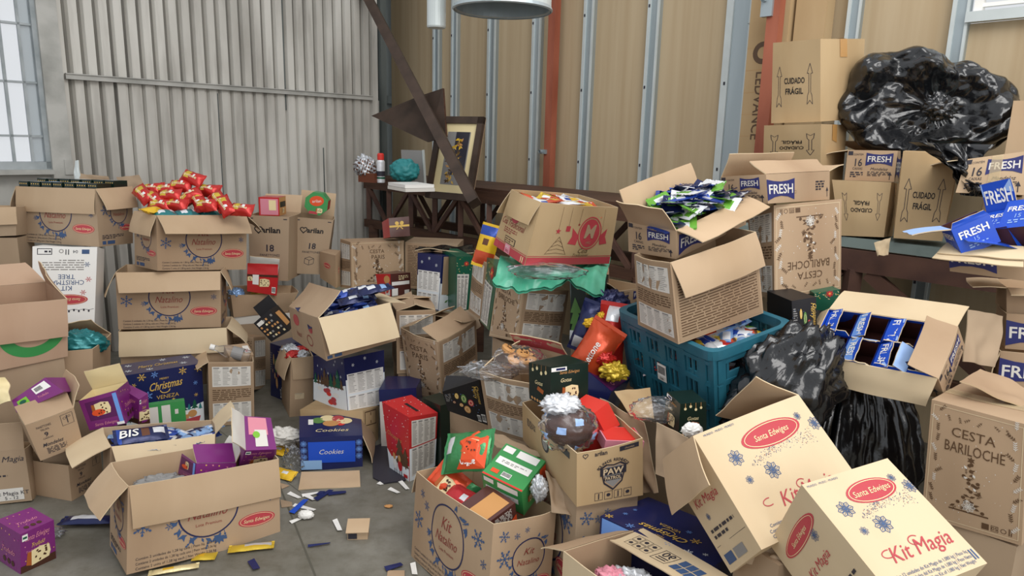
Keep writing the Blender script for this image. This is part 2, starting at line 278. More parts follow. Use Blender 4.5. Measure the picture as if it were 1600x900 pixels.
# ------------------------------------------------------------------ measured places, turns and sizes of cartons
K = {
'C70':((-1.237,2.551,0),(0.702,-0.036,0.085),(0.56,0.27,0.334),{'ftl':(0.003,-0.002,0.003),'ftr':(-0.005,0.004,-0.004),'fbr':(0.006,-0.005,-0.002),'fbl':(-0.001,0.001,0.003),'kbl':(-0.003,0.002,-0.002)},[('f',(0.159,-1.686,-1.545,0.012,0.013)),('l',(0.14,-0.815,-0.836,0.006,-0.007))]),
'C1':((-2.629,4.202,0.936),(-0.221,-0.037,-0.001),(0.563,0.274,0.332),{'ftl':(0.009,0.001,-0.007),'fbl':(-0.009,-0.002,0.001),'kbr':(-0.007,-0.003,-0.005),'ktr':(0.007,0.003,0.009)},[('f',(0.145,-1.481,-1.461,0.005,-0.006)),('r',(0.131,-1.111,-1.144,0.018,-0.017)),('l',(0.135,-1.1,-1.1,0,0))]),
'C3':((-1.933,4.175,0.809),(0.857,-0.001,0.057),(0.533,0.308,0.322),{'fbl':(0.001,0.002,0.012),'fbr':(-0.002,-0.001,-0.014)},[('f',(0.139,-0.664,-0.788,0.002,-0.012)),('l',(0.123,-1.252,-1.217,0.005,-0.006)),('r',(0.183,-0.628,-0.368,0.048,-0.047))]),
'C4':((-2.007,4.069,0.485),(0.276,-0.005,0.019),(0.55,0.27,0.331),{'ftl':(0.004,-0.002,-0.001),'ftr':(0.005,-0.001,0.003),'fbr':(-0.007,0.002,-0.001)},[('f',(0.129,-0.85,-0.752,0.026,0.006)),('r',(0.128,-1.031,-1.258,0.002,0.004)),('l',(0.164,-0.846,-1.079,0.032,-0.033))]),
'C5':((-1.969,4.018,0.155),(0.273,-0.001,0.002),(0.571,0.27,0.336),{},[('f',(0.142,-1.33,-1.336,-0.004,0.005)),('r',(0.143,-0.708,-0.884,-0.006,0.015))]),
'C6':((-1.935,3.685,0),(0.713,0.01,0.014),(0.394,0.203,0.35),{},[]),
'C7':((-1.61,3.834,0),(0.434,-0.02,0.032),(0.233,0.297,0.362),{'ftl':(0.001,0.001,0.009),'ftr':(0.001,-0.001,-0.005),'ktl':(-0.001,0,-0.004)},[('l',(0.07,-0.431,-0.522,-0.001,-0.007))]),
'C8':((-1.704,4.284,0.004),(-0.047,-0.086,0.009),(0.211,0.191,0.341),{'ftr':(-0.001,0.001,0.012),'ktr':(0,-0.002,-0.015),'fbr':(0.001,0.002,0.018),'kbr':(-0.001,-0.002,-0.019)},[]),
'C9':((-1.67,4.565,0.451),(0.455,0.019,0.027),(0.393,0.244,0.139),{'ftr':(0.022,-0.01,0.002),'fbl':(0.013,-0.008,-0.006),'fbr':(-0.04,0.021,0.005),'ktl':(-0.015,0.009,0.005),'ktr':(0.019,-0.01,-0.003)},[]),
'C10':((-1.641,4.808,0.633),(0.025,-0.008,0.022),(0.263,0.308,0.437),{'ftr':(0.006,0,0),'fbr':(-0.009,0.001,0.003)},[('k',(0.13,1.2,1.2,0,0))]),
'C11':((-1.464,5.018,0.643),(0.193,-0.01,0.109),(0.251,0.307,0.395),{'ftl':(0.008,-0.002,-0.003),'ftr':(0.011,-0.002,0.003),'fbl':(-0.006,0,-0.007),'fbr':(-0.014,0.004,0.007)},[('k',(0.17,1.35,1.35,0,0))]),
'C12':((-1.261,4.808,0.598),(-0.789,0.002,0.025),(0.191,0.067,0.222),{'ftl':(0.005,0.002,-0.011),'ftr':(0.009,0.007,-0.008),'ktr':(-0.013,-0.007,0.019),'fbl':(-0.004,0.003,0.022),'fbr':(0.011,0.007,-0.013),'kbr':(-0.01,-0.013,-0.009)},[]),
'C13':((-0.971,4.795,0.582),(0.525,-0.041,0.02),(0.376,0.233,0.328),{'fbl':(0.003,0.001,0.015),'kbl':(-0.004,0,-0.011)},[]),
'C14':((-0.549,4.895,0.574),(-0.102,0,0.003),(0.36,0.26,0.329),{'ftr':(0.005,-0.001,-0.006),'fbl':(-0.001,0.001,0.006)},[]),
'C16':((-0.467,4.232,0.575),(-0.693,-0.027,-0.005),(0.201,0.132,0.339),{'ftr':(0.006,0.006,0.005),'fbr':(-0.007,-0.004,0.009),'ktr':(-0.003,-0.003,-0.002),'kbr':(0.004,0.002,-0.009)},[]),
'C17':((-0.345,4.188,0.608),(0.382,0.007,0.022),(0.097,0.298,0.327),{'ftr':(0.007,-0.003,0),'fbl':(0.006,-0.002,0.003),'fbr':(-0.009,0.003,-0.002)},[]),
'C53':((-0.873,3.654,0.17),(-0.783,-0.041,-0.121),(0.334,0.241,0.279),{'ftl':(0.006,0.004,-0.019),'ftr':(-0.003,-0.003,0.005),'fbl':(-0.006,-0.004,0.015),'fbr':(0.004,0.003,-0.006),'ktr':(0.001,0.003,0.013),'kbr':(-0.002,-0.003,-0.008)},[]),
'C52':((-0.891,3.608,0.537),(-0.998,0.121,-0.082),(0.556,0.373,0.202),{'ftl':(0.005,0.005,-0.01),'ftr':(-0.002,-0.001,0.006),'fbl':(-0.005,-0.005,0.01),'fbr':(0.002,0.001,-0.008)},[('f',(0.17,2.477,2.49,0.003,-0.005)),('r',(0.187,-1.077,-1.058,0.004,-0.006)),('k',(0.1,-0.237,-0.082,0.026,-0.007))]),
'C54':((-1.269,3.978,0),(0.49,0.006,0.033),(0.129,0.267,0.357),{'ftl':(0.005,-0.003,-0.001),'fbl':(-0.005,0.003,0)},[('l',(0.139,-1.2,-1.252,0.018,-0.02)),('f',(0.127,-1.408,-1.391,0.005,0))]),
'C56':((-0.902,3.535,0),(-0.279,-0.072,-0.048),(0.369,0.163,0.188),{'ftl':(-0.001,-0.002,-0.01),'ftr':(-0.001,0.002,0.014),'fbr':(-0.005,0,0.014),'ktr':(0.007,0.002,-0.005),'kbr':(0,-0.002,-0.016)},[]),
'C57':((-0.896,3.321,0),(0.259,0.011,0.033),(0.301,0.257,0.176),{'ftr':(-0.003,0,-0.004),'fbl':(0.006,-0.001,0.005),'fbr':(0,-0.001,-0.004),'ktl':(-0.008,0.003,0.003)},[]),
'C58':((-0.471,3.216,0),(-0.76,0.036,0.019),(0.188,0.165,0.335),{'ftl':(-0.013,-0.006,0.018),'ktr':(0.01,0.001,-0.025),'fbl':(0.016,0.009,-0.018),'fbr':(-0.002,-0.004,-0.004),'kbr':(-0.011,-0.003,0.021),'ktl':(-0.003,0,0.007)},[]),
'C50':((-0.368,3.752,0.253),(-0.587,0.141,0.021),(0.248,0.323,0.361),{'ftl':(-0.01,0,0.015),'ftr':(0.004,-0.002,-0.011),'fbl':(0.01,0.001,-0.014),'fbr':(-0.004,0.002,0.01),'ktr':(0.004,0.001,-0.004),'kbr':(-0.004,-0.001,0.004)},[]),
'C51':((-0.557,3.878,0.329),(0.246,-0.004,-0.004),(0.213,0.325,0.356),{},[]),
'C60':((-0.116,3.245,0),(-0.814,0.01,-0.005),(0.363,0.26,0.318),{'ftl':(-0.003,-0.003,0)},[]),
'C20':((0.065,3.24,0.678),(-1.013,-0.139,0.029),(0.237,0.253,0.279),{'ftl':(-0.005,0,0.026),'ftr':(0.001,-0.003,-0.014),'ktr':(0,-0.004,-0.011),'fbl':(0.004,0,-0.021),'fbr':(-0.001,0.004,0.018),'kbr':(0.002,0.003,0.002)},[]),
'C18':((-0.148,3.645,0.686),(-1.235,-0.056,0.063),(0.225,0.1,0.319),{'ftl':(-0.002,0.002,0.01),'ftr':(0.002,-0.001,-0.009),'fbl':(0.002,-0.002,-0.01),'fbr':(-0.002,0.001,0.009)},[]),
'C19':((-0.086,3.441,0.682),(-1.294,-0.1,0.041),(0.217,0.1,0.32),{'ftl':(-0.003,-0.002,0.008),'ftr':(0.003,0.003,-0.008),'fbl':(0.003,0.003,-0.009),'fbr':(-0.003,-0.004,0.009)},[]),
'C21':((0.351,3.088,0.716),(-0.213,0.004,-0.009),(0.155,0.1,0.305),{},[]),
'C22':((0.477,3.234,0.854),(0.687,-0.018,0.017),(0.191,0.248,0.1),{'ftl':(-0.003,0.002,-0.003),'fbl':(0.004,-0.002,0.006)},[]),
'C23':((0.17,3.119,1.103),(-0.971,-0.084,0.169),(0.258,0.436,0.262),{'ftl':(0.014,0.018,-0.002),'ftr':(0.001,0.003,0.003),'fbl':(-0.006,-0.007,0.003),'fbr':(-0.007,-0.013,-0.009),'ktr':(-0.003,-0.002,0.003),'kbr':(0.008,0.014,0.007),'ktl':(-0.008,-0.013,-0.005)},[('f',(0.107,-1.41,-1.331,0.022,-0.024))]),
'C24':((0.663,2.643,1.261),(-0.811,0.214,0.039),(0.205,0.465,0.114),{'ftr':(0.002,0,-0.004),'fbl':(-0.001,-0.002,-0.002),'fbr':(-0.002,0.001,0.005)},[('f',(0.113,1.006,0.994,0.001,-0.009)),('r',(0.104,-0.188,-0.213,0.004,-0.002)),('l',(0.116,1.273,1.308,0.002,0))]),
'C25':((0.701,2.53,0.972),(-1.118,0.218,0.014),(0.222,0.385,0.294),{'ftl':(0.006,0.006,-0.011),'fbl':(-0.006,-0.005,0.01),'fbr':(0.001,-0.001,-0.003),'ktr':(-0.004,-0.002,0.009),'kbr':(0.003,0.002,-0.006)},[('r',(0.131,-1.273,-1.415,0.02,0.02))]),
'C26':((1.057,2.865,1.383),(-1.004,0.025,-0.106),(0.221,0.387,0.115),{'ftr':(-0.002,-0.003,-0.002),'fbr':(0.002,0.003,0.003)},[('l',(0.101,2.14,2.186,-0.009,0.013)),('r',(0.084,2.501,2.538,-0.012,0.019)),('k',(0.1,0.3,0.3,0,0))]),
'C27':((1.162,2.807,1.026),(-1.317,0.086,-0.127),(0.161,0.305,0.356),{'ftl':(0,-0.007,-0.015),'ftr':(0.001,0.007,0.007),'fbl':(0.003,0.009,-0.003),'fbr':(-0.002,-0.009,0),'ktr':(0.001,0.008,0.007),'kbr':(-0.003,-0.009,0.004)},[]),
'C28':((0.767,2.639,0.634),(-1.1,0.201,0.046),(0.543,0.355,0.345),{'ftl':(-0.002,-0.001,0.005),'ftr':(0.001,-0.001,-0.005),'ktr':(-0.002,-0.001,0.003),'fbl':(0.002,0.003,-0.003)},[]),
'C30':((1.315,2.353,0.888),(-0.846,0.814,-0.048),(0.415,0.201,0.122),{'ktl':(-0.002,-0.004,0),'ftl':(0.002,0.003,0),'kbr':(0,0.003,0.001),'fbr':(-0.001,-0.003,-0.001)},[('k',(0.112,-0.303,-0.257,-0.001,-0.009)),('f',(0.099,-0.788,-0.794,0.017,-0.027)),('l',(0.087,-0.792,-0.825,-0.015,-0.006)),('r',(0.093,2.683,2.686,0.004,-0.004))]),
'C32':((1.507,3.654,1.737),(-0.998,0.072,-0.029),(0.268,0.34,0.381),{'ftl':(-0.002,0,0.008),'ftr':(-0.003,-0.008,-0.008),'fbr':(0.005,0.008,-0.002)},[]),
'C33':((1.447,3.585,1.206),(-0.808,0.01,-0.031),(0.285,0.31,0.509),{'ftl':(0.005,0.004,-0.002),'ftr':(0.003,0.002,-0.004),'fbr':(-0.013,0.071,0.303),'fbl':(-0.018,0.064,0.296)},[]),
'C35':((1.655,3.314,1.206),(-0.618,-0.04,-0.05),(0.216,0.25,0.249),{'ftl':(-0.022,-0.015,0.009),'ftr':(0.005,0.003,-0.002),'fbl':(0.022,0.016,0.001),'fbr':(-0.006,-0.004,0.003),'ktr':(0.004,0.002,-0.006),'kbr':(-0.003,-0.003,-0.005)},[]),
'C34':((1.755,3.484,1.456),(-0.577,-0.02,-0.011),(0.208,0.392,0.14),{'ktr':(0.003,0.003,0.004),'kbr':(-0.003,-0.003,-0.005)},[('l',(0.111,-0.043,-0.165,0.016,-0.017)),('k',(0.138,2.891,2.87,0.036,0.086))]),
'C36':((1.792,3.111,1.231),(-0.521,0.032,0.013),(0.198,0.198,0.368),{'ftl':(-0.005,-0.002,0.003),'fbl':(0.008,0.004,-0.003),'fbr':(-0.007,-0.003,0.003),'ftr':(0.005,0.002,-0.004)},[]),
'C37':((1.876,2.797,1.441),(-0.6,-0.062,-0.053),(0.204,0.336,0.144),{'ftl':(0.013,0.006,-0.014),'fbl':(-0.01,-0.006,0.004),'fbr':(0,0,-0.003),'ftr':(-0.003,0,0.012)},[('l',(0.12,-0.15,-0.15,0,0))]),
'C38':((1.663,2.417,1.199),(-0.783,0.042,-0.049),(0.217,0.198,0.106),{'ftl':(-0.005,-0.004,0.002),'ftr':(-0.005,-0.005,0.001),'fbl':(0.006,0.007,0.004),'fbr':(0.004,0.002,-0.006)},[('f',(0.107,-0.28,-0.349,-0.021,0.021))]),
'C39':((1.95,2.367,0.947),(-0.436,-0.01,-0.056),(0.42,0.2,0.125),{'ftl':(-0.003,-0.001,0),'fbl':(0.003,0.001,0)},[]),
'C39c':((1.96,2.399,1.065),(-0.438,-0.008,-0.061),(0.425,0.198,0.093),{'ftl':(-0.004,-0.002,-0.001),'fbl':(0.004,0.002,0.001)},[('l',(0.1,0.05,0.05,0,0))]),
'C39b':((1.902,2.305,0.826),(-0.435,-0.012,-0.049),(0.42,0.2,0.127),{'fbl':(0.002,0.001,-0.001)},[]),
'C40':((1.502,2.028,0.486),(-0.88,0.031,-0.068),(0.258,0.259,0.375),{'ftl':(0.003,0.005,0.007),'ftr':(-0.004,-0.006,-0.005),'fbl':(-0.002,-0.004,-0.003),'fbr':(0.004,0.005,0.002)},[]),
'C41':((0.826,1.79,0.543),(0.485,-0.859,-0.129),(0.421,0.188,0.344),{'ftl':(0.002,0.002,-0.006),'fbl':(-0.003,-0.001,0.004),'kbl':(0.005,0,-0.004),'ktl':(-0.006,-0.002,0.008)},[('l',(0.159,-1.203,-1.027,-0.025,0.049)),('r',(0.161,2.66,2.618,-0.042,0.036))]),
'C42':((0.95,1.438,0.567),(0.367,-1.123,-0.108),(0.276,0.256,0.306),{},[]),
'C43':((1.531,2.016,0.277),(-0.924,-0.091,0.042),(0.167,0.165,0.124),{'ftl':(0.009,0.012,0.004),'ftr':(-0.004,-0.004,0.004),'ktr':(-0.003,-0.007,-0.009)},[]),
'C44':((0.547,2.047,0.192),(-0.833,-0.075,-0.057),(0.42,0.258,0.201),{},[]),
'C46':((-0.104,2.346,0),(-0.939,-0.105,-0.064),(0.527,0.267,0.344),{},[('l',(0.1,-1.2,-1.2,0,0))]),
'C47':((0.262,2.407,0.432),(-1.216,0.053,0.016),(0.497,0.247,0.193),{'ftl':(0.003,-0.002,-0.015),'fbl':(-0.004,0.001,0.017),'ktr':(-0.003,-0.002,0.008),'kbr':(0.003,0.001,-0.009)},[]),
'C49':((0.1,2.835,0.421),(-0.652,0.216,-0.024),(0.271,0.258,0.287),{},[('l',(0.074,2.489,2.516,0.039,0.027))]),
'C45':((0.398,1.796,0.105),(-0.993,-0.056,-0.071),(0.346,0.32,0.315),{'ktl':(0,0,-0.003)},[('l',(0.11,-0.426,-0.274,-0.036,0.009)),('k',(0.15,3.152,3.195,0.013,-0.011))]),
'C62':((-2.322,3.16,0.555),(0.836,0.099,0.021),(0.356,0.297,0.299),{'ftl':(0,0.002,0.004),'ftr':(0.003,-0.005,-0.004),'fbr':(-0.003,0.007,0.007),'fbl':(0.001,-0.004,-0.007)},[('f',(0.178,-1.398,-1.422,-0.002,-0.002)),('k',(0.138,0.641,0.566,0.053,-0.092)),('r',(0.13,2.182,1.959,0.046,-0.049))]),
'C63':((-2.517,3.86,0.464),(0.332,-0.101,0.073),(0.304,0.199,0.491),{'ftr':(0.005,-0.001,0.012),'ktr':(0.003,-0.002,-0.009),'fbr':(-0.007,0.004,0.015),'kbr':(-0.002,-0.001,-0.017)},[]),
'C64':((-2.208,3.409,0.301),(0.294,-0.015,0.052),(0.228,0.344,0.249),{'ftl':(0.001,-0.002,-0.009),'ftr':(0.003,0.001,0.01),'ktr':(0.007,-0.002,0),'fbr':(-0.005,0.001,-0.002),'kbr':(-0.006,0.002,0.002)},[('k',(0.149,2.434,2.587,0.063,-0.067))]),
'C66':((-1.991,2.889,0.247),(0.755,0.132,-0.183),(0.173,0.198,0.186),{'ftl':(-0.004,0.002,-0.002),'ftr':(0.004,-0.002,0.002),'fbl':(0.004,-0.003,0.002),'fbr':(-0.004,0.003,-0.002)},[('f',(0.1,2.594,2.587,-0.009,0.003)),('r',(0.1,1.2,1.2,0,0))]),
'C67':((-2.21,2.813,0),(0.242,-0.019,0.002),(0.258,0.076,0.251),{'ftr':(-0.002,0,-0.003),'fbr':(0.005,0,0.009),'kbr':(-0.004,-0.001,-0.009)},[('f',(0.121,1.658,1.677,0.005,-0.002))]),
'C68':((-2.017,2.944,0),(1.34,0.006,0.011),(0.177,0.26,0.167),{},[]),
'C71':((-1.583,2.953,-0.001),(0.583,0.035,0.093),(0.436,0.189,0.282),{'ftl':(0.009,-0.006,-0.002),'ftr':(-0.009,0.006,0),'ktl':(-0.009,0.008,0.005),'ktr':(0.01,-0.007,-0.003)},[('f',(0.134,-0.639,-0.548,0.021,-0.025)),('l',(0.157,-0.409,-0.401,0.002,-0.002)),('r',(0.12,0.9,0.9,0,0))]),
'P1':((-1.807,2.392,0),(1.058,0.031,0.026),(0.121,0.159,0.164),{'ftl':(0.003,-0.006,-0.001),'fbr':(0,0.001,0.004),'fbl':(-0.003,0.004,-0.005)},[]),
'P2':((-1.995,2.882,0.434),(0.316,-0.399,-0.526),(0.179,0.167,0.078),{'ftl':(0.004,0,-0.008),'ftr':(-0.02,0.003,0.007),'fbl':(-0.003,0,0.014),'fbr':(0.019,-0.003,-0.011),'ktr':(0,0,-0.004)},[]),
'P3':((-1.82,3.046,0.288),(0.212,-0.043,-0.21),(0.158,0.16,0.152),{'ftl':(-0.002,-0.001,-0.004),'ftr':(0.002,0.001,0.005),'fbr':(-0.002,0,-0.004),'fbl':(0.002,0,0.004)},[]),
'P3b':((-1.776,3.144,0.252),(-0.583,0.026,0.055),(0.165,0.05,0.153),{'ftl':(-0.008,-0.003,0.009),'ftr':(0.009,0.002,-0.011),'fbr':(-0.006,0,0.012),'fbl':(0.005,0,-0.01)},[]),
'P4':((-1.227,2.642,0.224),(-0.8,-0.287,-0.132),(0.179,0.161,0.084),{'ftl':(-0.002,-0.003,0.001),'ftr':(-0.002,-0.002,-0.005),'ktr':(-0.004,-0.004,-0.004),'fbr':(0.003,0.002,0.011),'kbr':(0.004,0.005,-0.004)},[]),
'P5':((-1.065,2.757,0.299),(0.5,0.633,0.097),(0.127,0.157,0.13),{'ktl':(0.008,0.003,0.009),'ktr':(-0.008,-0.003,-0.01),'ftr':(-0.003,-0.002,-0.004),'ftl':(0.002,0.001,0.003),'fbr':(0.01,0.005,0.012),'fbl':(-0.008,-0.004,-0.01)},[]),
'P6':((-1.628,4.49,0.611),(0.283,0.139,0.11),(0.183,0.173,0.134),{'ftl':(-0.003,-0.002,-0.007),'fbl':(0.003,0.002,0.009),'fbr':(0,-0.002,-0.006),'ktl':(-0.002,0.002,0.004)},[]),
'P7':((-1.644,4.796,1.066),(0.019,-0.001,0.002),(0.136,0.149,0.123),{},[]),
'P8':((-0.752,4.396,0.623),(-0.791,-0.004,-0.054),(0.146,0.154,0.136),{'ftl':(-0.004,-0.006,-0.006),'ftr':(0.001,0.003,0.008),'fbl':(0.006,0.005,-0.002)},[]),
'P9':((-0.796,4.766,0.936),(0.396,-0.182,-0.033),(0.135,0.216,0.126),{'ftr':(0.003,-0.001,0.005),'ktl':(-0.001,0,-0.011)},[]),
'D1':((0.183,2.47,0.661),(-1.037,0.003,-0.071),(0.145,0.165,0.151),{'ftl':(0.001,-0.001,-0.008),'ftr':(-0.001,0.001,0.006),'fbr':(0,-0.001,-0.004),'fbl':(0,0.001,0.005)},[]),
'D2':((0.606,2.278,0.642),(-1.365,0.016,0.005),(0.119,0.099,0.12),{'ftl':(0.001,0.006,-0.001),'ktr':(-0.002,-0.006,0.001),'fbl':(-0.001,-0.004,0),'kbr':(0,0.004,0.001)},[]),
'D3':((-1.357,4.051,0.439),(0.093,-0.055,-0.695),(0.128,0.156,0.155),{'ftr':(-0.003,0,0.004),'fbr':(0.002,-0.001,-0.008),'fbl':(0.005,0.002,0.008)},[]),
'C61':((-0.172,3.026,0.378),(-0.322,0.329,-0.107),(0.187,0.07,0.185),{'ftl':(0.007,-0.013,-0.027),'ftr':(-0.006,0.011,0.024),'fbr':(0.005,-0.012,-0.025),'fbl':(-0.006,0.013,0.028)},[]),
'C59':((-0.567,3.559,-0.001),(-0.021,0.002,-0.029),(0.197,0.2,0.33),{'ftl':(0.001,-0.001,-0.006),'ftr':(-0.002,0.001,0.005)},[]),
'C78':((-0.331,3.284,0),(-0.923,0.016,-0.024),(0.171,0.1,0.343),{'ftl':(0,-0.002,-0.004),'ftr':(-0.001,0,0.004)},[]),
'C55':((-1.36,4.228,-0.001),(-0.67,-0.003,-0.006),(0.144,0.25,0.346),{'ftl':(0.009,0.006,-0.004),'ftr':(-0.008,-0.005,0.003)},[]),
'C74':((1.171,2.842,0.826),(-0.906,0.077,-0.055),(0.114,0.183,0.166),{'ftl':(0.001,0,-0.003),'ftr':(-0.002,-0.004,-0.003),'fbl':(0.004,0.006,0.003),'ktr':(-0.002,-0.001,0.004)},[]),
'C75':((1.073,2.595,0.869),(0.122,-0.039,-0.093),(0.098,0.193,0.194),{'ftl':(-0.001,0,-0.004),'ftr':(-0.005,0.001,0.002),'fbl':(0.006,0,0.002)},[]),
'C76':((1.235,2.789,0.971),(0.017,-0.006,-0.048),(0.102,0.19,0.092),{'ftl':(-0.003,-0.002,-0.012),'ftr':(-0.005,0,0),'fbl':(0.008,0.002,0.012)},[]),
'C77':((0.339,2.758,0.486),(-0.576,-0.072,0.327),(0.136,0.18,0.197),{'ftl':(0.002,0.005,0.011),'ktl':(0.003,-0.001,-0.009),'ktr':(-0.005,0,0.008),'ftr':(0,-0.004,-0.01)},[]),
'C65':((-3.017,4.08,0.984),(0.159,-0.028,-0.012),(0.314,0.198,0.166),{'ftl':(0.009,-0.002,-0.005),'ftr':(0.008,0,0.005),'fbl':(-0.006,0,-0.006),'fbr':(-0.011,0.003,0.006)},[('f',(0.1,-1.35,-1.35,0,0))]),
'FR1':((-0.49,5.213,1.164),(-0.606,-0.235,0.006),(0.432,0.03,0.616),{'ftl':(-0.003,-0.002,-0.012),'ftr':(0.003,0.003,0.012),'fbr':(-0.002,-0.001,-0.01),'fbl':(0.001,0.001,0.01)},[]),
}
# ------------------------------------------------------------------ cartons
CN = ('fbl', 'fbr', 'ftl', 'ftr', 'kbl', 'kbr', 'ktl', 'ktr')
class Hexa:
    """eight-cornered carton shape in its own frame: x right, y back, z up, origin at the middle of the base"""
    def __init__(s, dims, delta, bul=.006, open_=True, seed=0):
        w, d, h = dims; s.dims = dims; s.bul = bul; s.open = open_; s.seed = seed
        s.c = {}; s.cache = {}
        for k in CN:
            s.c[k] = Vector(((.5 if k[2] == 'r' else -.5) * w, (.5 if k[0] == 'k' else -.5) * d, h if k[1] == 't' else 0)) + Vector(delta.get(k, (0, 0, 0)))
        s.n = {}
        for f in 'frklbt':
            a = s.tri(*s.uvw(f, .2, .2)); b = s.tri(*s.uvw(f, .8, .2)); c = s.tri(*s.uvw(f, .2, .8)); s.n[f] = (b - a).cross(c - a).normalized()
    def tri(s, u, v, w):
        c = s.c; L = lambda a, b, t: a + (b - a) * t
        return L(L(L(c['fbl'], c['fbr'], u), L(c['kbl'], c['kbr'], u), v), L(L(c['ftl'], c['ftr'], u), L(c['ktl'], c['ktr'], u), v), w)
    @staticmethod
    def uvw(f, s, t):
        return {'f': (s, 0, t), 'r': (1, s, t), 'k': (1 - s, 1, t), 'l': (0, 1 - s, t), 't': (s, t, 1), 'b': (s, 1 - t, 0)}[f]
    def pt(s, f, a, t, off=0):
        p = s.tri(*s.uvw(f, a, t)); n = s.n[f]; A = math.sin(PI * min(max(a, 0), 1))
        if f in 'tb': g = math.sin(PI * min(max(t, 0), 1)) * -.5
        elif s.open: g = math.sin(PI * .5 * min(max(t, 0), 1)) ** .7
        else: g = math.sin(PI * min(max(t, 0), 1))
        q = noise.noise(p * 7 + Vector((s.seed * 3.1, s.seed, 0))) * .7 + noise.noise(p * 17 + Vector((s.seed, 0, 9))) * .3
        return p + n * (A * g * (s.bul + q * s.bul * 1.1) + off)
    def surf(s, f, a, t, off, N=10):
        k = (f, N)
        if k not in s.cache: s.cache[k] = [[s.pt(f, i / N, j / N) for i in range(N + 1)] for j in range(N + 1)]
        g = s.cache[k]; a = min(max(a, 0), 1) * N; t = min(max(t, 0), 1) * N; i = min(int(a), N - 1); j = min(int(t), N - 1); a -= i; t -= j
        return g[j][i] * (1 - a) * (1 - t) + g[j][i + 1] * a * (1 - t) + g[j + 1][i] * (1 - a) * t + g[j + 1][i + 1] * a * t + s.n[f] * off
    def size(s, f):
        w, d, h = s.dims; return {'f': (w, h), 'k': (w, h), 'r': (d, h), 'l': (d, h), 't': (w, d), 'b': (w, d)}[f]
def carton(key, name, label, cat='cardboard box', group=None, prints=None, closed=False, out='kraft', inn='kraft_in', tape=None, bul=.006, flap_in=None, extra=(), skip=(), face_mats=None, torn=None, fprints=None):
    loc, rot, dims, delta, flaps = K[key]
    M = TR(loc, *rot); root = empty(name, M)
    hx = Hexa(dims, delta, bul, not closed, hash_(key)); mb = MB(); N = 10; th = .0035
    fm = face_mats or {}
    for f in 'frkl': mb.grid(lambda a, t, f=f: hx.pt(f, a, t), N, N, fm.get(f, out))
    mb.grid(lambda a, t: hx.pt('b', a, t), 2, 2, out)
    if closed:
        mb.grid(lambda a, t: hx.pt('t', a, t), N, N, fm.get('t', out))
        if closed == 'flaps': mb.grid(lambda a, t: hx.pt('t', .005 + .99 * a, .497 + .006 * t, .0012), N, 1, 'inkbrown')
    else:
        for f in 'frkl':
            e = th / hx.size(f)[0]
            mb.grid(lambda a, t, f=f, e=e: hx.pt(f, e + (1 - 2 * e) * a, .02 + .98 * t, -th), N, N, inn, flip=True)
            mb.grid(lambda a, t, f=f, e=e: hx.pt(f, a if t < .5 else e + (1 - 2 * e) * a, 1, 0 if t < .5 else -th), N, 1, 'kraft_pale')
        mb.grid(lambda a, t: hx.tri(.01 + .98 * a, .01 + .98 * t, .02), 4, 4, inn)
    for f, fn in (prints or {}).items():
        W, H = hx.size(f); fn(Paint(mb, lambda a, t, o, f=f: hx.surf(f, a, t, o), W, H, .001))
    body = mb.build('body', root)
    for fl in list(flaps) + list(extra):
        e, prm = fl[0], fl[1]
        if e in skip: continue
        flap(root, hx, e, prm, out, flap_in or inn, fl[2] if len(fl) > 2 else (fprints or {}).get(e))
    if tape:
        tb = MB(); W, D = hx.size('t')
        tb.grid(lambda a, t: hx.pt('t', a, .5 + (t - .5) * .055 / D, .0022), 8, 1, tape)
        for f in 'lr': tb.grid(lambda a, t, f=f: hx.pt(f, .5 + (a - .5) * .055 / D, .78 + .22 * t, .0022), 1, 3, tape)
        tb.build('packing_tape', root)
    tag(root, label, cat, group)
    HX[key] = (M, hx); return root
HX = {}
def hash_(k): return sum(ord(c) * (i + 3) for i, c in enumerate(k)) % 97
def flap(root, hx, e, prm, out, inn, fprint=None, name='flap'):
    L, tA, tB, sA, sB = prm; tA, tB = max(tA, -1.43), max(tB, -1.43); f = e; n = hx.n[f]
    A, B = hx.pt(f, 0, 1), hx.pt(f, 1, 1); t = (B - A).normalized(); n = (n - t * n.dot(t)).normalized(); u = n.cross(t) * -1
    if u.dot(hx.tri(.5, .5, 1) - hx.tri(.5, .5, 0)) < 0: u = -u
    def P(a, q, off=0):
        th = tA + (tB - tA) * a - .12 * (q - .5) * q; d = n * math.cos(th) + u * math.sin(th); nn = n * math.sin(th) - u * math.cos(th)
        wv = noise.noise(Vector((a * 3 + hx.seed, q * 2, 4))) * .005 * q
        return hx.pt(f, .006 + .988 * a, 1, -.0015) + d * (L * q) + t * ((sA + (sB - sA) * a) * q) + nn * (off + wv)
    mb = MB(); h = .0018
    mb.grid(lambda a, q: P(a, q, h), 10, 6, out); mb.grid(lambda a, q: P(a, q, -h), 10, 6, inn, flip=True)
    mb.grid(lambda a, q: P(a, 1, h - 2 * h * q), 10, 1, 'kraft_pale')
    for x in (0, 1): mb.grid(lambda a, q, x=x: P(x, q, h - 2 * h * a), 1, 6, 'kraft_pale')
    if fprint:
        W = (B - A).length; fp, sd = fprint if isinstance(fprint, tuple) else (fprint, -1); fp(Paint(mb, lambda a, q, o: P(a, q, sd * (h + o)), W, L))
    return mb.build(name, root)
def put(key, u, v, w, yaw=0, tx=0, ty=0, dz=0):
    M, hx = HX[key]; p = hx.tri(u, v, w); p.z += dz
    return M @ Matrix.Translation(p) @ Euler((tx, ty, yaw), 'XYZ').to_matrix().to_4x4()
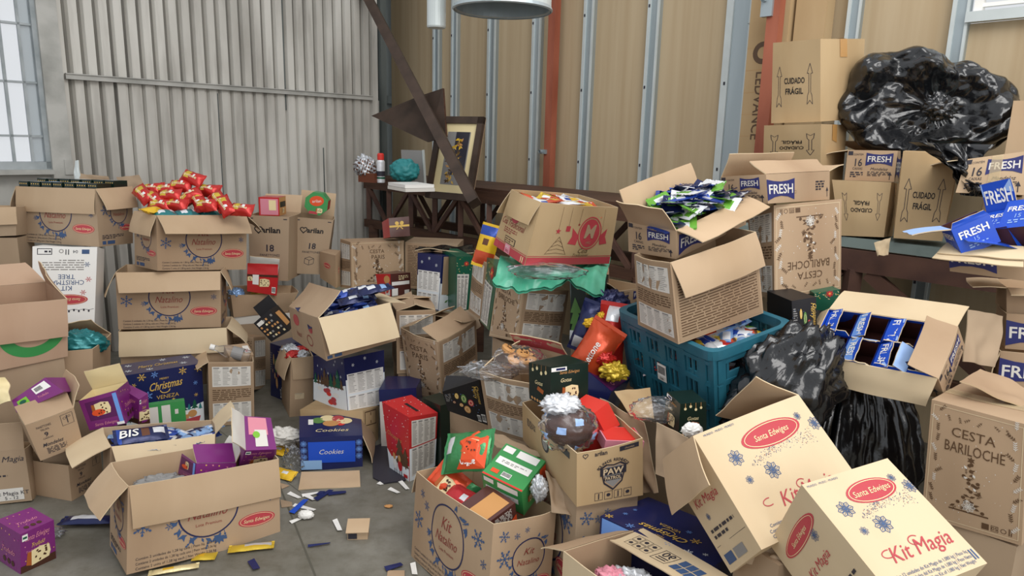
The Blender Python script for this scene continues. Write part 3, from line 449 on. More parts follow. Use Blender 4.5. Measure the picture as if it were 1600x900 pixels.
def putw(key, u, v, w, yaw=0, tx=0, ty=0, dz=0):
    M, hx = HX[key]; p = M @ hx.tri(u, v, w); p.z += dz
    return Matrix.Translation(p) @ Euler((tx, ty, yaw), 'XYZ').to_matrix().to_4x4()
# ------------------------------------------------------------------ carton artwork
def wreath(P, cx, cy, r, H, k=1):
    rnd = random.Random(3); I = 'inkblue'
    for lo, hi, n in ((192, 300, 16), (20, 70, 8)):
        for i in range(n):
            a = R(lo + (hi - lo) * i / (n - 1)); q = r * rnd.uniform(1.0, 1.12); x, y = cx + q * math.cos(a), cy + q * math.sin(a); L = r * rnd.uniform(.2, .36) * k
            if i % 4 == 3:
                P.line((x, y), (x + L * math.cos(a - .3), y + L * math.sin(a - .3)), r * .02, I)
                for e in (.5, .8, 1.05): P.ell(x + L * e * math.cos(a - .3), y + L * e * math.sin(a - .3), r * .04, r * .04, I, 1, 7)
            else: P.leaf(x, y, L, L * .42, a + rnd.choice((-1.0, -.6, .6, 1.0)), I, i % 3)
    for i in range(5): P.leaf(cx + r * .35, cy - r * 1.08, r * .32, r * .16, R(215 + i * 28), I, i % 3)
def pr_natalino(P, big=True):
    W, H = P.W, P.H; cx = W * .5; r = H * .33; cy = H * .56; I = 'inkblue'
    P.ring(cx, cy, r, r, H * .018, 'navy2', 0, 40)
    wreath(P, cx, cy, r, H)
    P.text('Kit', cx, cy + r * .4, H * .13, 'inkrust', 0, .3, .85); P.text('Natalino', cx, cy - r * .12, H * .11, 'inkrust', 0, .3, .8, fit=r * 1.7)
    P.text('Lote Premium', cx, cy - r * .52, H * .035, 'inkrust')
    for x, y, q in ((.09, .5, .1), (.2, .72, .055), (.13, .82, .05), (.86, .76, .1), (.93, .55, .05), (.25, .45, .045)): P.flake(W * x, H * y, H * q, I, x * 5)
    P.oval_edw(W * .83, H * .3, min(W * .135, H * .22), H * .085)
    for i, t in enumerate(('Contém 2 unidades de 1,28 kg cada | Peso líq. 2,56 kg', 'Contiene 2 unidades de 1,28 kg cada uno | Peso neto 2,56 kg', 'Contains 2 units of 1,28 kg each | Net Weight 2,56 kg')):
        P.text(t, W * .3, H * (.15 - .055 * i), H * .03, 'ink', fit=W * .5)
def pr_natalino_side(P):
    W, H = P.W, P.H; r = min(W * .26, H * .2); cx, cy = W * .58, H * .58
    P.ring(cx, cy, r, r, H * .014, 'navy2', 0, 30)
    wreath(P, cx, cy, r, H)
    P.text('Kit', cx, cy + r * .35, H * .07, 'inkrust', 0, .3); P.text('Natalino', cx, cy - r * .2, H * .055, 'inkrust', 0, .3, fit=r * 1.7)
    for x, y, q in ((.2, .62, .09), (.17, .85, .06), (.36, .83, .035), (.5, .88, .03)): P.flake(W * x, H * y, H * q, 'inkblue', x * 5)
    P.oval_edw(W * .78, H * .3, W * .18, H * .06); P.para(W * .1, H * .12, W * .7, H * .2, 3, 'ink', 3)
    P.rect(W * .1, H * .03, W * .2, H * .09, 'inkblue'); P.rect(W * .24, H * .03, W * .45, H * .09, 'inkblue')
def pr_magia(P):
    W, H = P.W, P.H
    P.text('MUNDO - MUDO - MUNDO', W * .2, H * .965, H * .018, 'inkblue', fit=W * .34)
    P.oval_edw(W * .57, H * .78, W * .27, H * .105)
    for x, y, q in ((.2, .7, .068), (.86, .83, .036), (.96, .72, .06), (.2, .5, .034), (.4, .5, .072)): P.flower(W * x, H * y, H * q * 1.05, 'inkblue')
    rnd = random.Random(5)
    for i in range(230):
        t = rnd.random(); x = .28 + .62 * t; y = .6 + .04 * math.sin(t * 4) + t * t * .08 + rnd.gauss(0, .012 + .03 * t)
        q = rnd.uniform(.002, .0045) * H; P.ell(W * x, H * y, q, q, 'inkblue' if rnd.random() < .8 else 'inkrust', 0, 5)
    P.text('Kit Magia', W * .58, H * .27, H * .115, 'inkred', 0, .3, .95, fit=W * .8)
    P.ring(W * .24, H * .29, H * .055, H * .03, H * .008, 'inkred', 0, 16, 1.2, 5.2); P.ring(W * .55, H * .32, H * .05, H * .035, H * .008, 'inkred', 0, 16, .6, 5)
    for i, t in enumerate(('Contém 12 unidades do Kit Magia de 1,080 kg | Peso líq.', 'Contiene 12 unidades del Kit Magia de 1,080 kg | Peso Neto', 'Contains 12 units of the Magia Kit of 1,080 kg | Net Weight')):
        P.text(t, W * .5, H * (.125 - .04 * i), H * .026, 'inkblue', fit=W * .84)
    P.rect(W * .93, H * .05, W * .945, H * .13, 'inkblue'); P.rect(W * .96, H * .05, W * .975, H * .13, 'inkblue')
def pr_magia_side(P):
    W, H = P.W, P.H
    P.text('Kit Magia', W * .5, H * .55, H * .07, 'inkred', .0, .3, fit=W * .8); P.flower(W * .7, H * .7, H * .05, 'inkblue'); P.flower(W * .3, H * .42, H * .03, 'inkblue')
    P.oval_edw(W * .5, H * .8, W * .36, H * .08)
    P.para(W * .15, H * .24, W * .85, H * .34, 2, 'ink', 8); P.line((W * .05, H * .2), (W * .95, H * .2), .001, 'ink')
    P.rect(W * .1, H * .05, W * .35, H * .13, 'inkblue'); P.rect(W * .4, H * .05, W * .7, H * .13, 'grey')
def pr_bariloche(P, name=('CESTA', 'BARILOCHE'), flip=False):
    W, H = P.W, P.H; I = 'inkbrown'; rnd = random.Random(11)
    if flip:
        P0 = P; P = Paint(P0.mb, lambda a, t, o: P0.fn(1 - a, 1 - t, o), W, H)
    P.frame(W * .03, H * .03, W * .97, H * .97, W * .008, 'kraft_pale')
    P.text(name[0], W * .48, H * .79, H * .075, I, 0, 0, 1.0); P.text(name[1], W * .5, H * .67, H * .085, I, 0, 0, .95, fit=W * .62)
    cx, cy = W * .48, H * .17; h = H * .4
    for i in range(44):
        t = (i / 44) ** 1.2; y = cy + h * t; wd = W * .19 * (1 - t) + W * .01; x = cx + rnd.uniform(-wd, wd)
        rnd.choice((lambda: P.leaf(x, y, W * .07, W * .03, rnd.uniform(0, 6.28), I), lambda: P.ell(x, y, W * .02, W * .02, 'inkbrown'), lambda: P.leaf(x, y, W * .05, W * .03, rnd.uniform(0, 6.28), 'offwhite'), lambda: P.twig(x, y, W * .06, rnd.uniform(0, 6.28), I, 3)))()
    P.flower(cx, cy + h * .08, W * .07, 'offwhite', 2); P.star(cx, cy + h * 1.06, W * .045, I, 6, .5); P.line((cx - W * .2, cy - H * .02), (cx + W * .2, cy - H * .02), H * .012, I)
    for i in range(11):
        y = H * (.08 + .085 * i)
        P.twig(W * .1, y, W * .09, rnd.uniform(.6, 2.6), 'inkbrown' if i % 3 else 'offwhite', 4); P.twig(W * .9, y, W * .1, rnd.uniform(.6, 2.6), 'inkbrown' if i % 2 else 'offwhite', 4)
    for i in range(6): P.twig(W * (.2 + .12 * i), H * .92, W * .07, rnd.uniform(3.6, 5.8), I, 3)
    for i in range(44):
        q = W * rnd.uniform(.003, .007); P.ell(rnd.uniform(.06, .94) * W, rnd.uniform(.06, .94) * H, q, q, 'offwhite', 0, 6)
    P.rect(W * .62, H * .05, W * .69, H * .1, I); P.frame(W * .71, H * .05, W * .78, H * .1, W * .005, I); P.text('05', W * .745, H * .077, H * .03, I); P.ring(W * .83, H * .075, W * .025, W * .025, W * .006, I); P.rect(W * .88, H * .05, W * .89, H * .11, I); P.rect(W * .9, H * .05, W * .91, H * .11, I)
def pr_nutri(P, white='offwhite'):
    W, H = P.W, P.H
    P.rect(W * .02, H * .02, W * .98, H * .98, 'kraft_print', 0)
    P.table(W * .08, H * .62, W * .93, H * .93, white, rows=11, seed=1); P.para(W * .08, H * .4, W * .93, H * .58, 6, 'inkbrown', 4, 2, .45); P.table(W * .08, H * .06, W * .93, H * .36, white, rows=11, seed=2)
def pr_nutri_text(P):
    W, H = P.W, P.H; P.rect(W * .02, H * .02, W * .98, H * .98, 'kraft_print', 0); P.para(W * .05, H * .06, W * .95, H * .94, 26, 'inkbrown', 7, 2, .38)
def fresh_logo(P, x, y, h, m='freshnavy', tx='offwhite', k=1, flip=False):
    w = h * 1.08
    pts = [(x - w * 1.02, y + h * .55), (x - w * .5, y + h * .44), (x, y + h * .4), (x + w * .5, y + h * .44), (x + w * 1.02, y + h * .55), (x + w * 1.02, y - h * .62), (x + w * .5, y - h * .44), (x, y - h * .38), (x - w * .5, y - h * .44), (x - w * 1.02, y - h * .62)]
    P.fan((x, y), pts, m, k); P.text('FRESH', x, y, h * .5, tx, 0, 0, 1, .015, fit=w * 1.8, k=k + 1)
def pr_fresh_end(P):
    W, H = P.W, P.H
    P.rect(W * .02, H * .83, W * .12, H * .96, 'ink'); P.text('CONTÉM', W * .23, H * .86, H * .06, 'ink', fit=W * .2); P.text('16', W * .25, H * .6, H * .24, 'ink', 0, 0, .8, .01); P.text('CAIXAS', W * .24, H * .4, H * .08, 'ink', fit=W * .2)
    fresh_logo(P, W * .66, H * .72, H * .36); P.text('Mondelez', W * .68, H * .4, H * .09, 'ink', 0, .3, fit=W * .4); P.para(W * .45, H * .16, W * .88, H * .32, 4, 'ink', 3)
    P.para(W * .1, H * .1, W * .36, H * .3, 3, 'ink', 5, fill=.6); P.line((W * .9, H * .06), (W * .9, H * .22), W * .016, 'ink'); P.poly([(W * .86, H * .2), (W * .94, H * .2), (W * .9, H * .32)], 'ink')
def pr_fresh_side(P):
    W, H = P.W, P.H
    fresh_logo(P, W * .2, H * .48, min(H * .62, W * .26)); P.para(W * .75, H * .35, W * .9, H * .7, 4, 'ink', 2, fill=.6); P.line((W * .95, H * .12), (W * .95, H * .36), W * .008, 'ink'); P.poly([(W * .93, H * .32), (W * .97, H * .32), (W * .95, H * .46)], 'ink'); P.frame(W * .4, H * .3, W * .43, H * .4, W * .002, 'inkbrown')
def pr_marilan(P):
    W, H = P.W, P.H
    P.text('arilan', W * .56, H * .79, H * .085, 'black', 0, 0, 1.05, .03, fit=W * .46); heart(P, W * .25, H * .79, H * .1, 'black')
    P.text('18', W * .54, H * .51, H * .1, 'ink', 0, 0, 1, .02); P.text('PANETTONES', W * .53, H * .4, H * .035, 'ink', fit=W * .5)
    c = W * .5; y = H * .26; s = H * .08
    P.path([(c - s, y + s * .3), (c, y - s * .1), (c + s, y + s * .3), (c, y + s * .7), (c - s, y + s * .3), (c - s, y - s * .8), (c, y - s * 1.2), (c + s, y - s * .8), (c + s, y + s * .3)], .003, 'ink'); P.line((c, y - s * .1), (c, y - s * 1.2), .003, 'ink')
    P.rect(W * .06, H * .95, W * .12, H * .965, 'ink'); P.rect(W * .86, H * .95, W * .95, H * .965, 'ink'); P.rect(W * .06, H * .03, W * .1, H * .06, 'ink')
def heart(P, x, y, h, m):
    pts = []
    for i in range(25):
        t = 2 * PI * i / 24; pts.append((x + h * .036 * 16 * math.sin(t) ** 3, y + h * .036 * (13 * math.cos(t) - 5 * math.cos(2 * t) - 2 * math.cos(3 * t) - math.cos(4 * t))))
    P.path(pts, h * .16, m)
def arrow_outline(P, x, y, h, m='ink'):
    w = h * .075; q = [(x - w, y - h * .5), (x, y - h * .4), (x + w, y - h * .5), (x + w * .8, y - h * .28), (x + w * .35, y - h * .2), (x + w * .35, y + h * .26), (x + w, y + h * .26), (x, y + h * .5), (x - w, y + h * .26), (x - w * .35, y + h * .26), (x - w * .35, y - h * .2), (x - w * .8, y - h * .28), (x - w, y - h * .5)]
    P.path(q, h * .012, m)
def pr_fragil(P, flip=False):
    W, H = P.W, P.H
    if flip: P0 = P; P = Paint(P0.mb, lambda a, t, o: P0.fn(1 - a, 1 - t, o), W, H)
    arrow_outline(P, W * .17, H * .45, H * .5); arrow_outline(P, W * .8, H * .47, H * .5)
    P.text('CUIDADO', W * .49, H * .52, H * .07, 'black', 0, 0, .8, .02, fit=W * .42); P.text('FRÁGIL', W * .49, H * .39, H * .07, 'black', 0, 0, .8, .02, fit=W * .36)
def pr_nine(P):
    W, H = P.W, P.H
    P.text('PANETTONES', W * .32, H * .84, H * .055, 'ink', fit=W * .3); P.text('TRUFA', W * .32, H * .75, H * .05, 'ink', fit=W * .18); P.text('9', W * .32, H * .62, H * .11, 'ink', 0, 0, 1, .02); P.text('CAIXAS', W * .33, H * .52, H * .04, 'ink')
    P.text('Mondelez', W * .4, H * .36, H * .09, 'ink', 0, .3, 1, .01, fit=W * .44); P.para(W * .22, H * .1, W * .66, H * .27, 5, 'ink', 4)
    P.frame(W * .68, H * .66, W * .94, H * .94, W * .008, 'ink'); P.line((W * .81, H * .7), (W * .81, H * .9), W * .02, 'ink'); P.ring(W * .76, H * .84, W * .03, W * .03, W * .008, 'ink', 0, 12); P.ring(W * .86, H * .86, W * .025, W * .025, W * .008, 'ink', 0, 12)
def pr_casa_front(P):
    W, H = P.W, P.H
    P.rect(0.001, 0.001, W - .001, H * .13, 'inkred'); P.rect(.001, H * .145, W - .001, H * .155, 'inkred')
    for x in (W * .1, W * .27): P.rect(x - W * .06, H * .02, x + W * .06, H * .11, 'logored', 2)
    P.rect(W * .36, H * .01, W * .52, H * .16, 'pink', 2); P.text('DEZ', W * .44, H * .12, H * .04, 'white', k=4); P.text('2022', W * .44, H * .05, H * .04, 'darkred', k=4); P.rect(W * .86, H * .02, W * .88, H * .11, 'cream', 3); P.rect(W * .91, H * .02, W * .93, H * .11, 'cream', 3)
    P.text('Ceia Tradicional', W * .42, H * .5, H * .11, 'inkrust', 0, .3, 1, fit=W * .72)
    P.ell(W * .45, H * .66, W * .13, H * .14, 'inkred'); P.para(W * .2, H * .32, W * .6, H * .42, 3, 'inkrust', 3)
    P.rect(W * .3, H * .17, W * .62, H * .28, 'black', 0); P.rect(W * .315, H * .18, W * .605, H * .27, 'kraft_old', 2)
    P.para(W * .33, H * .19, W * .59, H * .26, 2, 'inkbrown', 6, 4)
def pr_casa_side(P):
    W, H = P.W, P.H
    P.rect(.001, .001, W - .001, H * .13, 'inkred'); P.rect(.001, H * .145, W - .001, H * .155, 'inkred')
    x, y = W * .66, H * .55; P.ring(x, y, H * .24, H * .27, H * .02, 'inkred', 1, 40); P.ell(x, y, H * .21, H * .24, 'inkred', 0, 30)
    P.text('M', x, y + H * .03, H * .22, 'kraft', 0, .15, .95, .02, k=3); P.text('1952', x, y - H * .16, H * .04, 'kraft', k=3)
    for e in (-1, 1): P.poly([(x + e * H * .22, y - H * .05), (x + e * H * .38, y + H * .08), (x + e * H * .36, y - H * .06), (x + e * H * .42, y - H * .18), (x + e * H * .26, y - H * .2)], 'inkred', 0)
    P.text('Ceia', W * .62, H * .25, H * .08, 'inkbrown', 0, .3); P.text('Tradicional', W * .6, H * .175, H * .05, 'inkbrown', 0, .3, fit=W * .3)
    for xx, yy in ((.27, .6), (.38, .66), (.5, .7), (.82, .62)): P.line((W * xx, H * yy), (W * xx, H * .96), .0012, 'inkbrown')
    P.star(W * .27, H * .57, H * .055, 'inkred'); P.rect(W * .355, H * .57, W * .405, H * .66, 'inkred'); P.ell(W * .5, H * .69, H * .018, H * .018, 'inkrust')
    c = W * .3
    for i in range(4): P.path([(c - W * (.11 - .02 * i), H * (.19 + .06 * i)), (c, H * (.21 + .07 * i)), (c + W * (.11 - .02 * i), H * (.19 + .06 * i))], .0016, 'inkbrown')
    P.path([(c - W * .12, H * .18), (c, H * .48), (c + W * .12, H * .18)], .0018, 'inkbrown')
def pr_paw(P):
    W, H = P.W, P.H
    P.text('arilan', W * .34, H * .93, H * .075, 'ink', 0, 0, 1, .02, fit=W * .28); heart(P, W * .12, H * .92, H * .08, 'ink'); P.rect(W * .62, H * .89, W * .93, H * .97, 'ink'); P.text('chocolate', W * .775, H * .93, H * .035, 'kraft', k=3)
    t = 'BOLINHOS RECHEADOS'
    for i, ch in enumerate(t):
        if ch == ' ': continue
        a = R(150 - i * 120 / (len(t) - 1)); P.text(ch, W * .53 + H * .33 * math.cos(a), H * .52 + H * .25 * math.sin(a), H * .05, 'ink', a - PI / 2, 0, 1, .02)
    x, y, s = W * .53, H * .5, H * .24
    def shield(q, m, k): P.fan((x, y), [(x - s * q, y + s * .55 * q), (x - s * .55 * q, y + s * .8 * q), (x, y + s * .7 * q), (x + s * .55 * q, y + s * .8 * q), (x + s * q, y + s * .55 * q), (x + s * .7 * q, y - s * .6 * q), (x, y - s * 1.15 * q), (x - s * .7 * q, y - s * .6 * q)], m, k)
    shield(1.08, 'ink', 0); shield(.94, 'kraft', 1); shield(.84, 'grey', 2)
    P.rect(x - s * 1.05, y - s * .02, x + s * 1.05, y + s * .55, 'ink', 3); P.text('PAW', x, y + s * .27, s * .44, 'kraft_pale', 0, 0, 1.15, .03, k=5); P.rect(x - s * .72, y - s * .42, x + s * .72, y - s * .08, 'ink', 3); P.text('PATROL', x, y - s * .25, s * .24, 'kraft_pale', 0, 0, 1, .02, k=5)
    for i in range(4):
        a = W * (.26 + .145 * i); P.frame(a, H * .05, a + W * .12, H * .2, W * .006, 'ink'); (P.ell(a + W * .06, H * .13, W * .03, H * .03, 'ink') if i % 2 else P.line((a + W * .06, H * .07), (a + W * .06, H * .18), W * .016, 'ink'))
def pr_paw_side(P):
    W, H = P.W, P.H
    P.ell(W * .5, H * .62, W * .07, H * .2, 'ink'); P.ell(W * .5, H * .62, W * .05, H * .15, 'grey', 2); P.rect(W * .72, H * .78, W * .9, H * .9, 'ink'); P.para(W * .12, H * .55, W * .3, H * .75, 4, 'ink', 2)
def pr_whitetree(P0):
    W, H = P0.W, P0.H; P = Paint(P0.mb, lambda a, t, o: P0.fn(1 - a, 1 - t, o), W, H)
    P.frame(W * .7, H * .02, W * .93, H * .09, W * .012, 'ink'); P.para(W * .72, H * .035, W * .91, H * .075, 1, 'ink', 3); P.ring(W * .56, H * .05, W * .03, W * .03, W * .012, 'greytext'); P.rect(W * .44, H * .03, W * .455, H * .09, 'ink'); P.rect(W * .48, H * .03, W * .495, H * .09, 'ink'); P.text('04', W * .34, H * .055, H * .035, 'ink'); P.rect(W * .12, H * .03, W * .24, H * .08, 'inkblue')
    P.para(W * .2, H * .14, W * .85, H * .27, 5, 'greytext', 5, fill=.4)
    for i, t in enumerate(('KIT', 'CHRISTMAS', 'TREE')): P.text(t, W * .47, H * (.47 - .065 * i), H * .052, 'inkblue', fit=W * .56)
    P.oval_edw(W * .42, H * .6, W * .3, H * .06)
    for x, y, m in ((.15, .2, 'inkblue'), (.12, .37, 'logored'), (.2, .52, 'logored'), (.9, .4, 'ink')): P.flake(W * x, H * y, W * .05, m)
    pts = [(W * (.02 + .96 * i / 12), H * (.71 + .012 * (i % 2))) for i in range(13)]; P.path(pts, .002, 'ink')
    for x, y in pts[1:-1]: P.ell(x, y + H * .012, W * .016, W * .022, 'ink', 1, 8)
def pr_xmas(P, scene=True, name='VENEZA'):
    W, H = P.W, P.H; rnd = random.Random(3)
    if scene:
        P.fan((W * .5, H * .1), [(0.001, .001), (W - .001, .001), (W - .001, H * .36), (W * .8, H * .3), (W * .6, H * .33), (W * .4, H * .27), (W * .2, H * .31), (.001, H * .27)], 'snow', 0)
        for i in range(13): P.tree(W * (.05 + .075 * i), H * (.24 + .04 * rnd.random()), H * rnd.uniform(.1, .2), 'dgreen' if i % 2 else 'teal', 2)
        P.tree(W * .6, H * .2, H * .3, 'leafgreen', 4); P.star(W * .6, H * .5, H * .03, 'gold', k=5)
        for x, y in ((.1, .17), (.3, .2), (.45, .12), (.75, .17)):
            P.rect(W * (x - .04), H * (y - .04), W * (x + .04), H * (y + .03), rnd.choice(('logored', 'cream', 'tan')), 5); P.poly([(W * (x - .055), H * (y + .03)), (W * (x + .055), H * (y + .03)), (W * x, H * (y + .1))], 'white', 6)
        P.poly([(W * .72, H * .12), (W * .95, H * .14), (W * .92, H * .03), (W * .76, H * .03)], 'logored', 7); P.ell(W * .84, H * .2, W * .06, H * .06, 'tan', 7)
    P.text('Christmas', W * .52, H * .76, H * .12, 'gold', .06, .3, .95, .01, fit=W * .42, k=4); P.ring(W * .5, H * .68, W * .06, H * .05, H * .014, 'gold', 4, 12, PI, 2 * PI); P.text('MERRY', W * .5, H * .86, H * .03, 'gold', k=4); P.text(name, W * .53, H * .57, H * .06, 'gold', 0, 0, 1, k=4)
    for x, y, q in ((.22, .93, .06), (.38, .94, .05), (.74, .93, .06), (.12, .82, .035), (.28, .62, .07), (.9, .7, .035), (.95, .93, .06), (.4, .47, .04), (.9, .5, .03)): P.flake(W * x, H * y, H * q, rnd.choice(('snow', 'gold', 'lblue')), x * 9, 3)
def pr_xmas_top(P):
    W, H = P.W, P.H
    P.text('Merry Christmas', W * .5, H * .5, H * .2, 'gold', 0, .3, 1, fit=W * .5)
    for x, y in ((.1, .3), (.15, .75), (.35, .2), (.6, .85), (.8, .3), (.9, .75)): P.flake(W * x, H * y, H * .09, 'snow', x)
def pr_xmas_nutri(P):
    W, H = P.W, P.H
    P.rect(.001, H * .02, W - .001, H * .6, 'snow', 0); P.table(W * .04, H * .34, W * .96, H * .7, 'white', rows=12, seed=3); P.table(W * .04, H * .04, W * .96, H * .3, 'white', rows=9, seed=4)
    for x, y in ((.2, .85), (.5, .93), (.8, .82)): P.flake(W * x, H * y, H * .03, 'snow', x, 2)
def pr_villagered(P):
    W, H = P.W, P.H; rnd = random.Random(8)
    P.fan((W * .5, H * .2), [(.001, .001), (W - .001, .001), (W - .001, H * .5), (W * .6, H * .42), (W * .3, H * .5), (.001, H * .46)], 'snow', 0)
    for i in range(9): P.tree(W * (.08 + .1 * i), H * .4, H * rnd.uniform(.2, .4), rnd.choice(('inkbrown', 'dgreen')), 2)
    for i in range(9): P.ell(W * rnd.uniform(.1, .9), H * rnd.uniform(.08, .35), W * .07, H * .045, rnd.choice(('logored', 'red2', 'tan', 'white')), 4)
    for i in range(8): P.flake(W * rnd.random(), H * rnd.uniform(.6, .97), H * .025, 'snow', 0, 2)
# ------------------------------------------------------------------ gift boxes, packets and bags
def giftbox(key, name, label, cat='gift box', group=None, col='g_purple', faces=None, prints=None, dims=None, mw=None, open_top=False, bul=.002, inn='offwhite', lid=None):
    if mw is None:
        loc, rot, dims, delta, fl = K[key]; mw = TR(loc, *rot)
    else: delta = {}
    hx = Hexa(dims, delta, bul, False, hash_(key or name)); root = empty(name, mw); mb = MB(); fm = faces or {}
    for f in 'frklb': mb.grid(lambda a, t, f=f: hx.pt(f, a, t), 6, 6, fm.get(f, col))
    if not open_top: mb.grid(lambda a, t: hx.pt('t', a, t), 6, 6, fm.get('t', col))
    else:
        for f in 'frkl': mb.grid(lambda a, t, f=f: hx.pt(f, .01 + .98 * a, .03 + .97 * t, -.0015), 4, 4, inn, flip=True)
        mb.grid(lambda a, t: hx.tri(.01 + .98 * a, .01 + .98 * t, .05), 2, 2, inn)
    for f, fn in (prints or {}).items():
        W, H = hx.size(f); fn(Paint(mb, lambda a, t, o, f=f: hx.surf(f, a, t, o, 6), W, H, .0007))
    mb.build('box', root)
    for e, prm in (lid or []): flap(root, hx, e, prm, col, inn, None, 'lid_flap')
    tag(root, label, cat, group); HX[key or name] = (mw, hx); return root
def pr_purple(P, win=False):
    W, H = P.W, P.H; rnd = random.Random(int(W * 9999))
    P.text('Santa Edwiges', W * .5, H * .83, H * .12, 'pink', 0, .3, fit=W * .7); P.text('Trufado', W * .5, H * .62, H * .1, 'gold', 0, .3, fit=W * .4)
    P.rect(.001, .001, W - .001, H * .2, 'choc', 0); P.slice(W * .52, H * .33, H * .27); P.text('Trufado', W * .3, H * .5, H * .05, 'pink', 0, .3)
    for i in range(16): P.ell(rnd.uniform(.05, .95) * W, rnd.uniform(.2, .95) * H, W * .018, W * .018, rnd.choice(('pink', 'magenta', 'gold')), 0, 8)
    P.rect(W * .04, H * .8, W * .2, H * .95, 'white', 3); P.rect(W * .06, H * .85, W * .18, H * .9, 'dgreen', 4)
def pr_purple_plain(P):
    W, H = P.W, P.H; rnd = random.Random(4)
    P.text('Trufado', W * .5, H * .45, H * .12, 'pink', 0, .3, fit=W * .6)
    for i in range(16): P.ell(rnd.uniform(.05, .95) * W, rnd.uniform(.1, .95) * H, W * .02, W * .02, rnd.choice(('pink', 'magenta', 'gold')), 0, 8)
    for x in (.3, .5, .68): P.ell(W * x, H * .18, W * .07, H * .07, 'choc', 1, 12)
def pr_purple_back(P):
    W, H = P.W, P.H; P.rect(W * .55, H * .5, W * .92, H * .9, 'white', 2); P.rect(W * .1, H * .25, W * .35, H * .7, 'lime', 2); P.ell(W * .22, H * .48, W * .08, H * .12, 'dgreen', 4); P.text('Trufado', W * .65, H * .3, H * .12, 'pink', 0, .3, fit=W * .4); P.barcode(W * .58, H * .55, W * .78, H * .85)
def pr_dark(P):
    W, H = P.W, P.H; P.slice(W * .52, H * .34, H * .26); P.text('Gotas', W * .4, H * .66, H * .09, 'cream', 0, .3); P.text('Santa Edwiges', W * .5, H * .84, H * .07, 'tan', 0, .3, fit=W * .6); P.rect(W * .02, H * .88, W * .42, H * .97, 'white', 2); P.rect(W * .14, H * .9, W * .38, H * .95, 'navy', 3); P.rect(.001, .001, W - .001, H * .08, 'choc')
def pr_dark_side(P):
    W, H = P.W, P.H
    for x, y in ((.2, .84), (.4, .9), (.6, .8), (.8, .84)): P.ell(W * x, H * y, W * .05, W * .05, 'cream', 0, 10); P.line((W * x, H * y), (W * x, H), .0015, 'tan')
    P.text('Gotas', W * .5, H * .55, H * .1, 'cream', 0, .3); P.poly([(W * .4, H * .36), (W * .68, H * .3), (W * .72, H * .4), (W * .46, H * .46)], 'crust')
    for i in range(6): P.ell(W * (.15 + .13 * i), H * .08, W * .05, H * .04, 'tan', 0, 10)
def pr_redsnow(P):
    W, H = P.W, P.H; rnd = random.Random(2)
    for i in range(40): q = W * rnd.uniform(.006, .014); P.ell(W * rnd.random(), H * rnd.uniform(.35, .99), q, q, 'white', 1, 6)
    P.fan((W * .5, H * .1), [(.001, .001), (W - .001, .001), (W - .001, H * .26), (W * .75, H * .22), (W * .5, H * .33), (W * .2, H * .27), (.001, H * .36)], 'snow', 0)
    P.text('Christmas', W * .42, H * .6, H * .06, 'tan', -.1, .3, fit=W * .6)
    for x, h in ((.62, .42), (.85, .3)): P.tree(W * x, H * .2, H * h, 'inkbrown', 2)
    for x, m in ((.36, 'white'), (.6, 'red')): P.ell(W * x, H * .2, W * .1, H * .08, m, 5); P.ell(W * x, H * .31, W * .06, H * .05, 'tan', 6); P.line((W * (x - .05), H * .12), (W * (x - .05), H * .04), W * .02, 'black', 6); P.line((W * (x + .05), H * .12), (W * (x + .05), H * .04), W * .02, 'black', 6)
    P.rect(W * .75, H * .06, W * .93, H * .11, 'red', 5)
def pr_redsnow_nutri(P):
    W, H = P.W, P.H; P.rect(.001, .001, W - .001, H * .52, 'snow', 0); P.table(W * .08, H * .08, W * .94, H * .52, 'offwhite', rows=16, seed=5); P.table(W * .08, H * .54, W * .94, H * .94, 'offwhite', rows=16, seed=6)
def pr_redsnow_top(P):
    W, H = P.W, P.H; rnd = random.Random(7)
    for i in range(24): q = W * rnd.uniform(.006, .014); P.ell(W * rnd.random(), H * rnd.random(), q, q, 'white', 0, 6)
    P.rect(W * .32, H * .46, W * .78, H * .56, 'black', 1)
def pr_greenxmas(P, table=True):
    W, H = P.W, P.H; rnd = random.Random(12)
    for i in range(18): P.leaf(W * rnd.random(), H * rnd.uniform(.6, .98), W * .12, W * .03, rnd.uniform(0, 6), rnd.choice(('gold', 'cream', 'leafgreen')), 0)
    P.flower(W * .6, H * .87, W * .16, 'logored', 2); P.star(W * .6, H * .87, W * .14, 'red2', 6, .5, k=3); P.ell(W * .6, H * .87, W * .04, W * .04, 'gold', 4)
    if table: P.table(W * .06, H * .03, W * .8, H * .68, 'offwhite', rows=22, cols=3, seed=9)
def pr_poinsettia(P):
    W, H = P.W, P.H; P.rect(.001, .001, W - .001, H * .5, 'snow', 0)
    for x, y in ((.75, .3), (.6, .38), (.85, .1)): P.star(W * x, H * y, W * .16, 'red2', 6, .5, k=2); P.ell(W * x, H * y, W * .04, W * .04, 'gold', 3)
    for x, y in ((.3, .15), (.4, .28)): P.leaf(W * x, H * y, W * .25, W * .1, .6, 'leafgreen', 2)
    P.rect(W * .1, H * .3, W * .95, H * .985, 'kraft', 4)
def pr_greenpeople(P):
    W, H = P.W, P.H
    for x in (.12, .85): P.tree(W * x, H * .1, H * .6, 'leafgreen', 1)
    P.text('Christmas', W * .5, H * .88, H * .11, 'gold', .05, .3, fit=W * .7); P.text('MERRY', W * .3, H * .96, H * .04, 'gold'); P.text('VENEZA', W * .6, H * .77, H * .035, 'gold')
    P.ell(W * .55, H * .38, W * .18, H * .14, 'tan', 2); P.ell(W * .55, H * .55, W * .1, H * .07, 'cream', 3); P.rect(.001, .001, W - .001, H * .2, 'snow', 2)
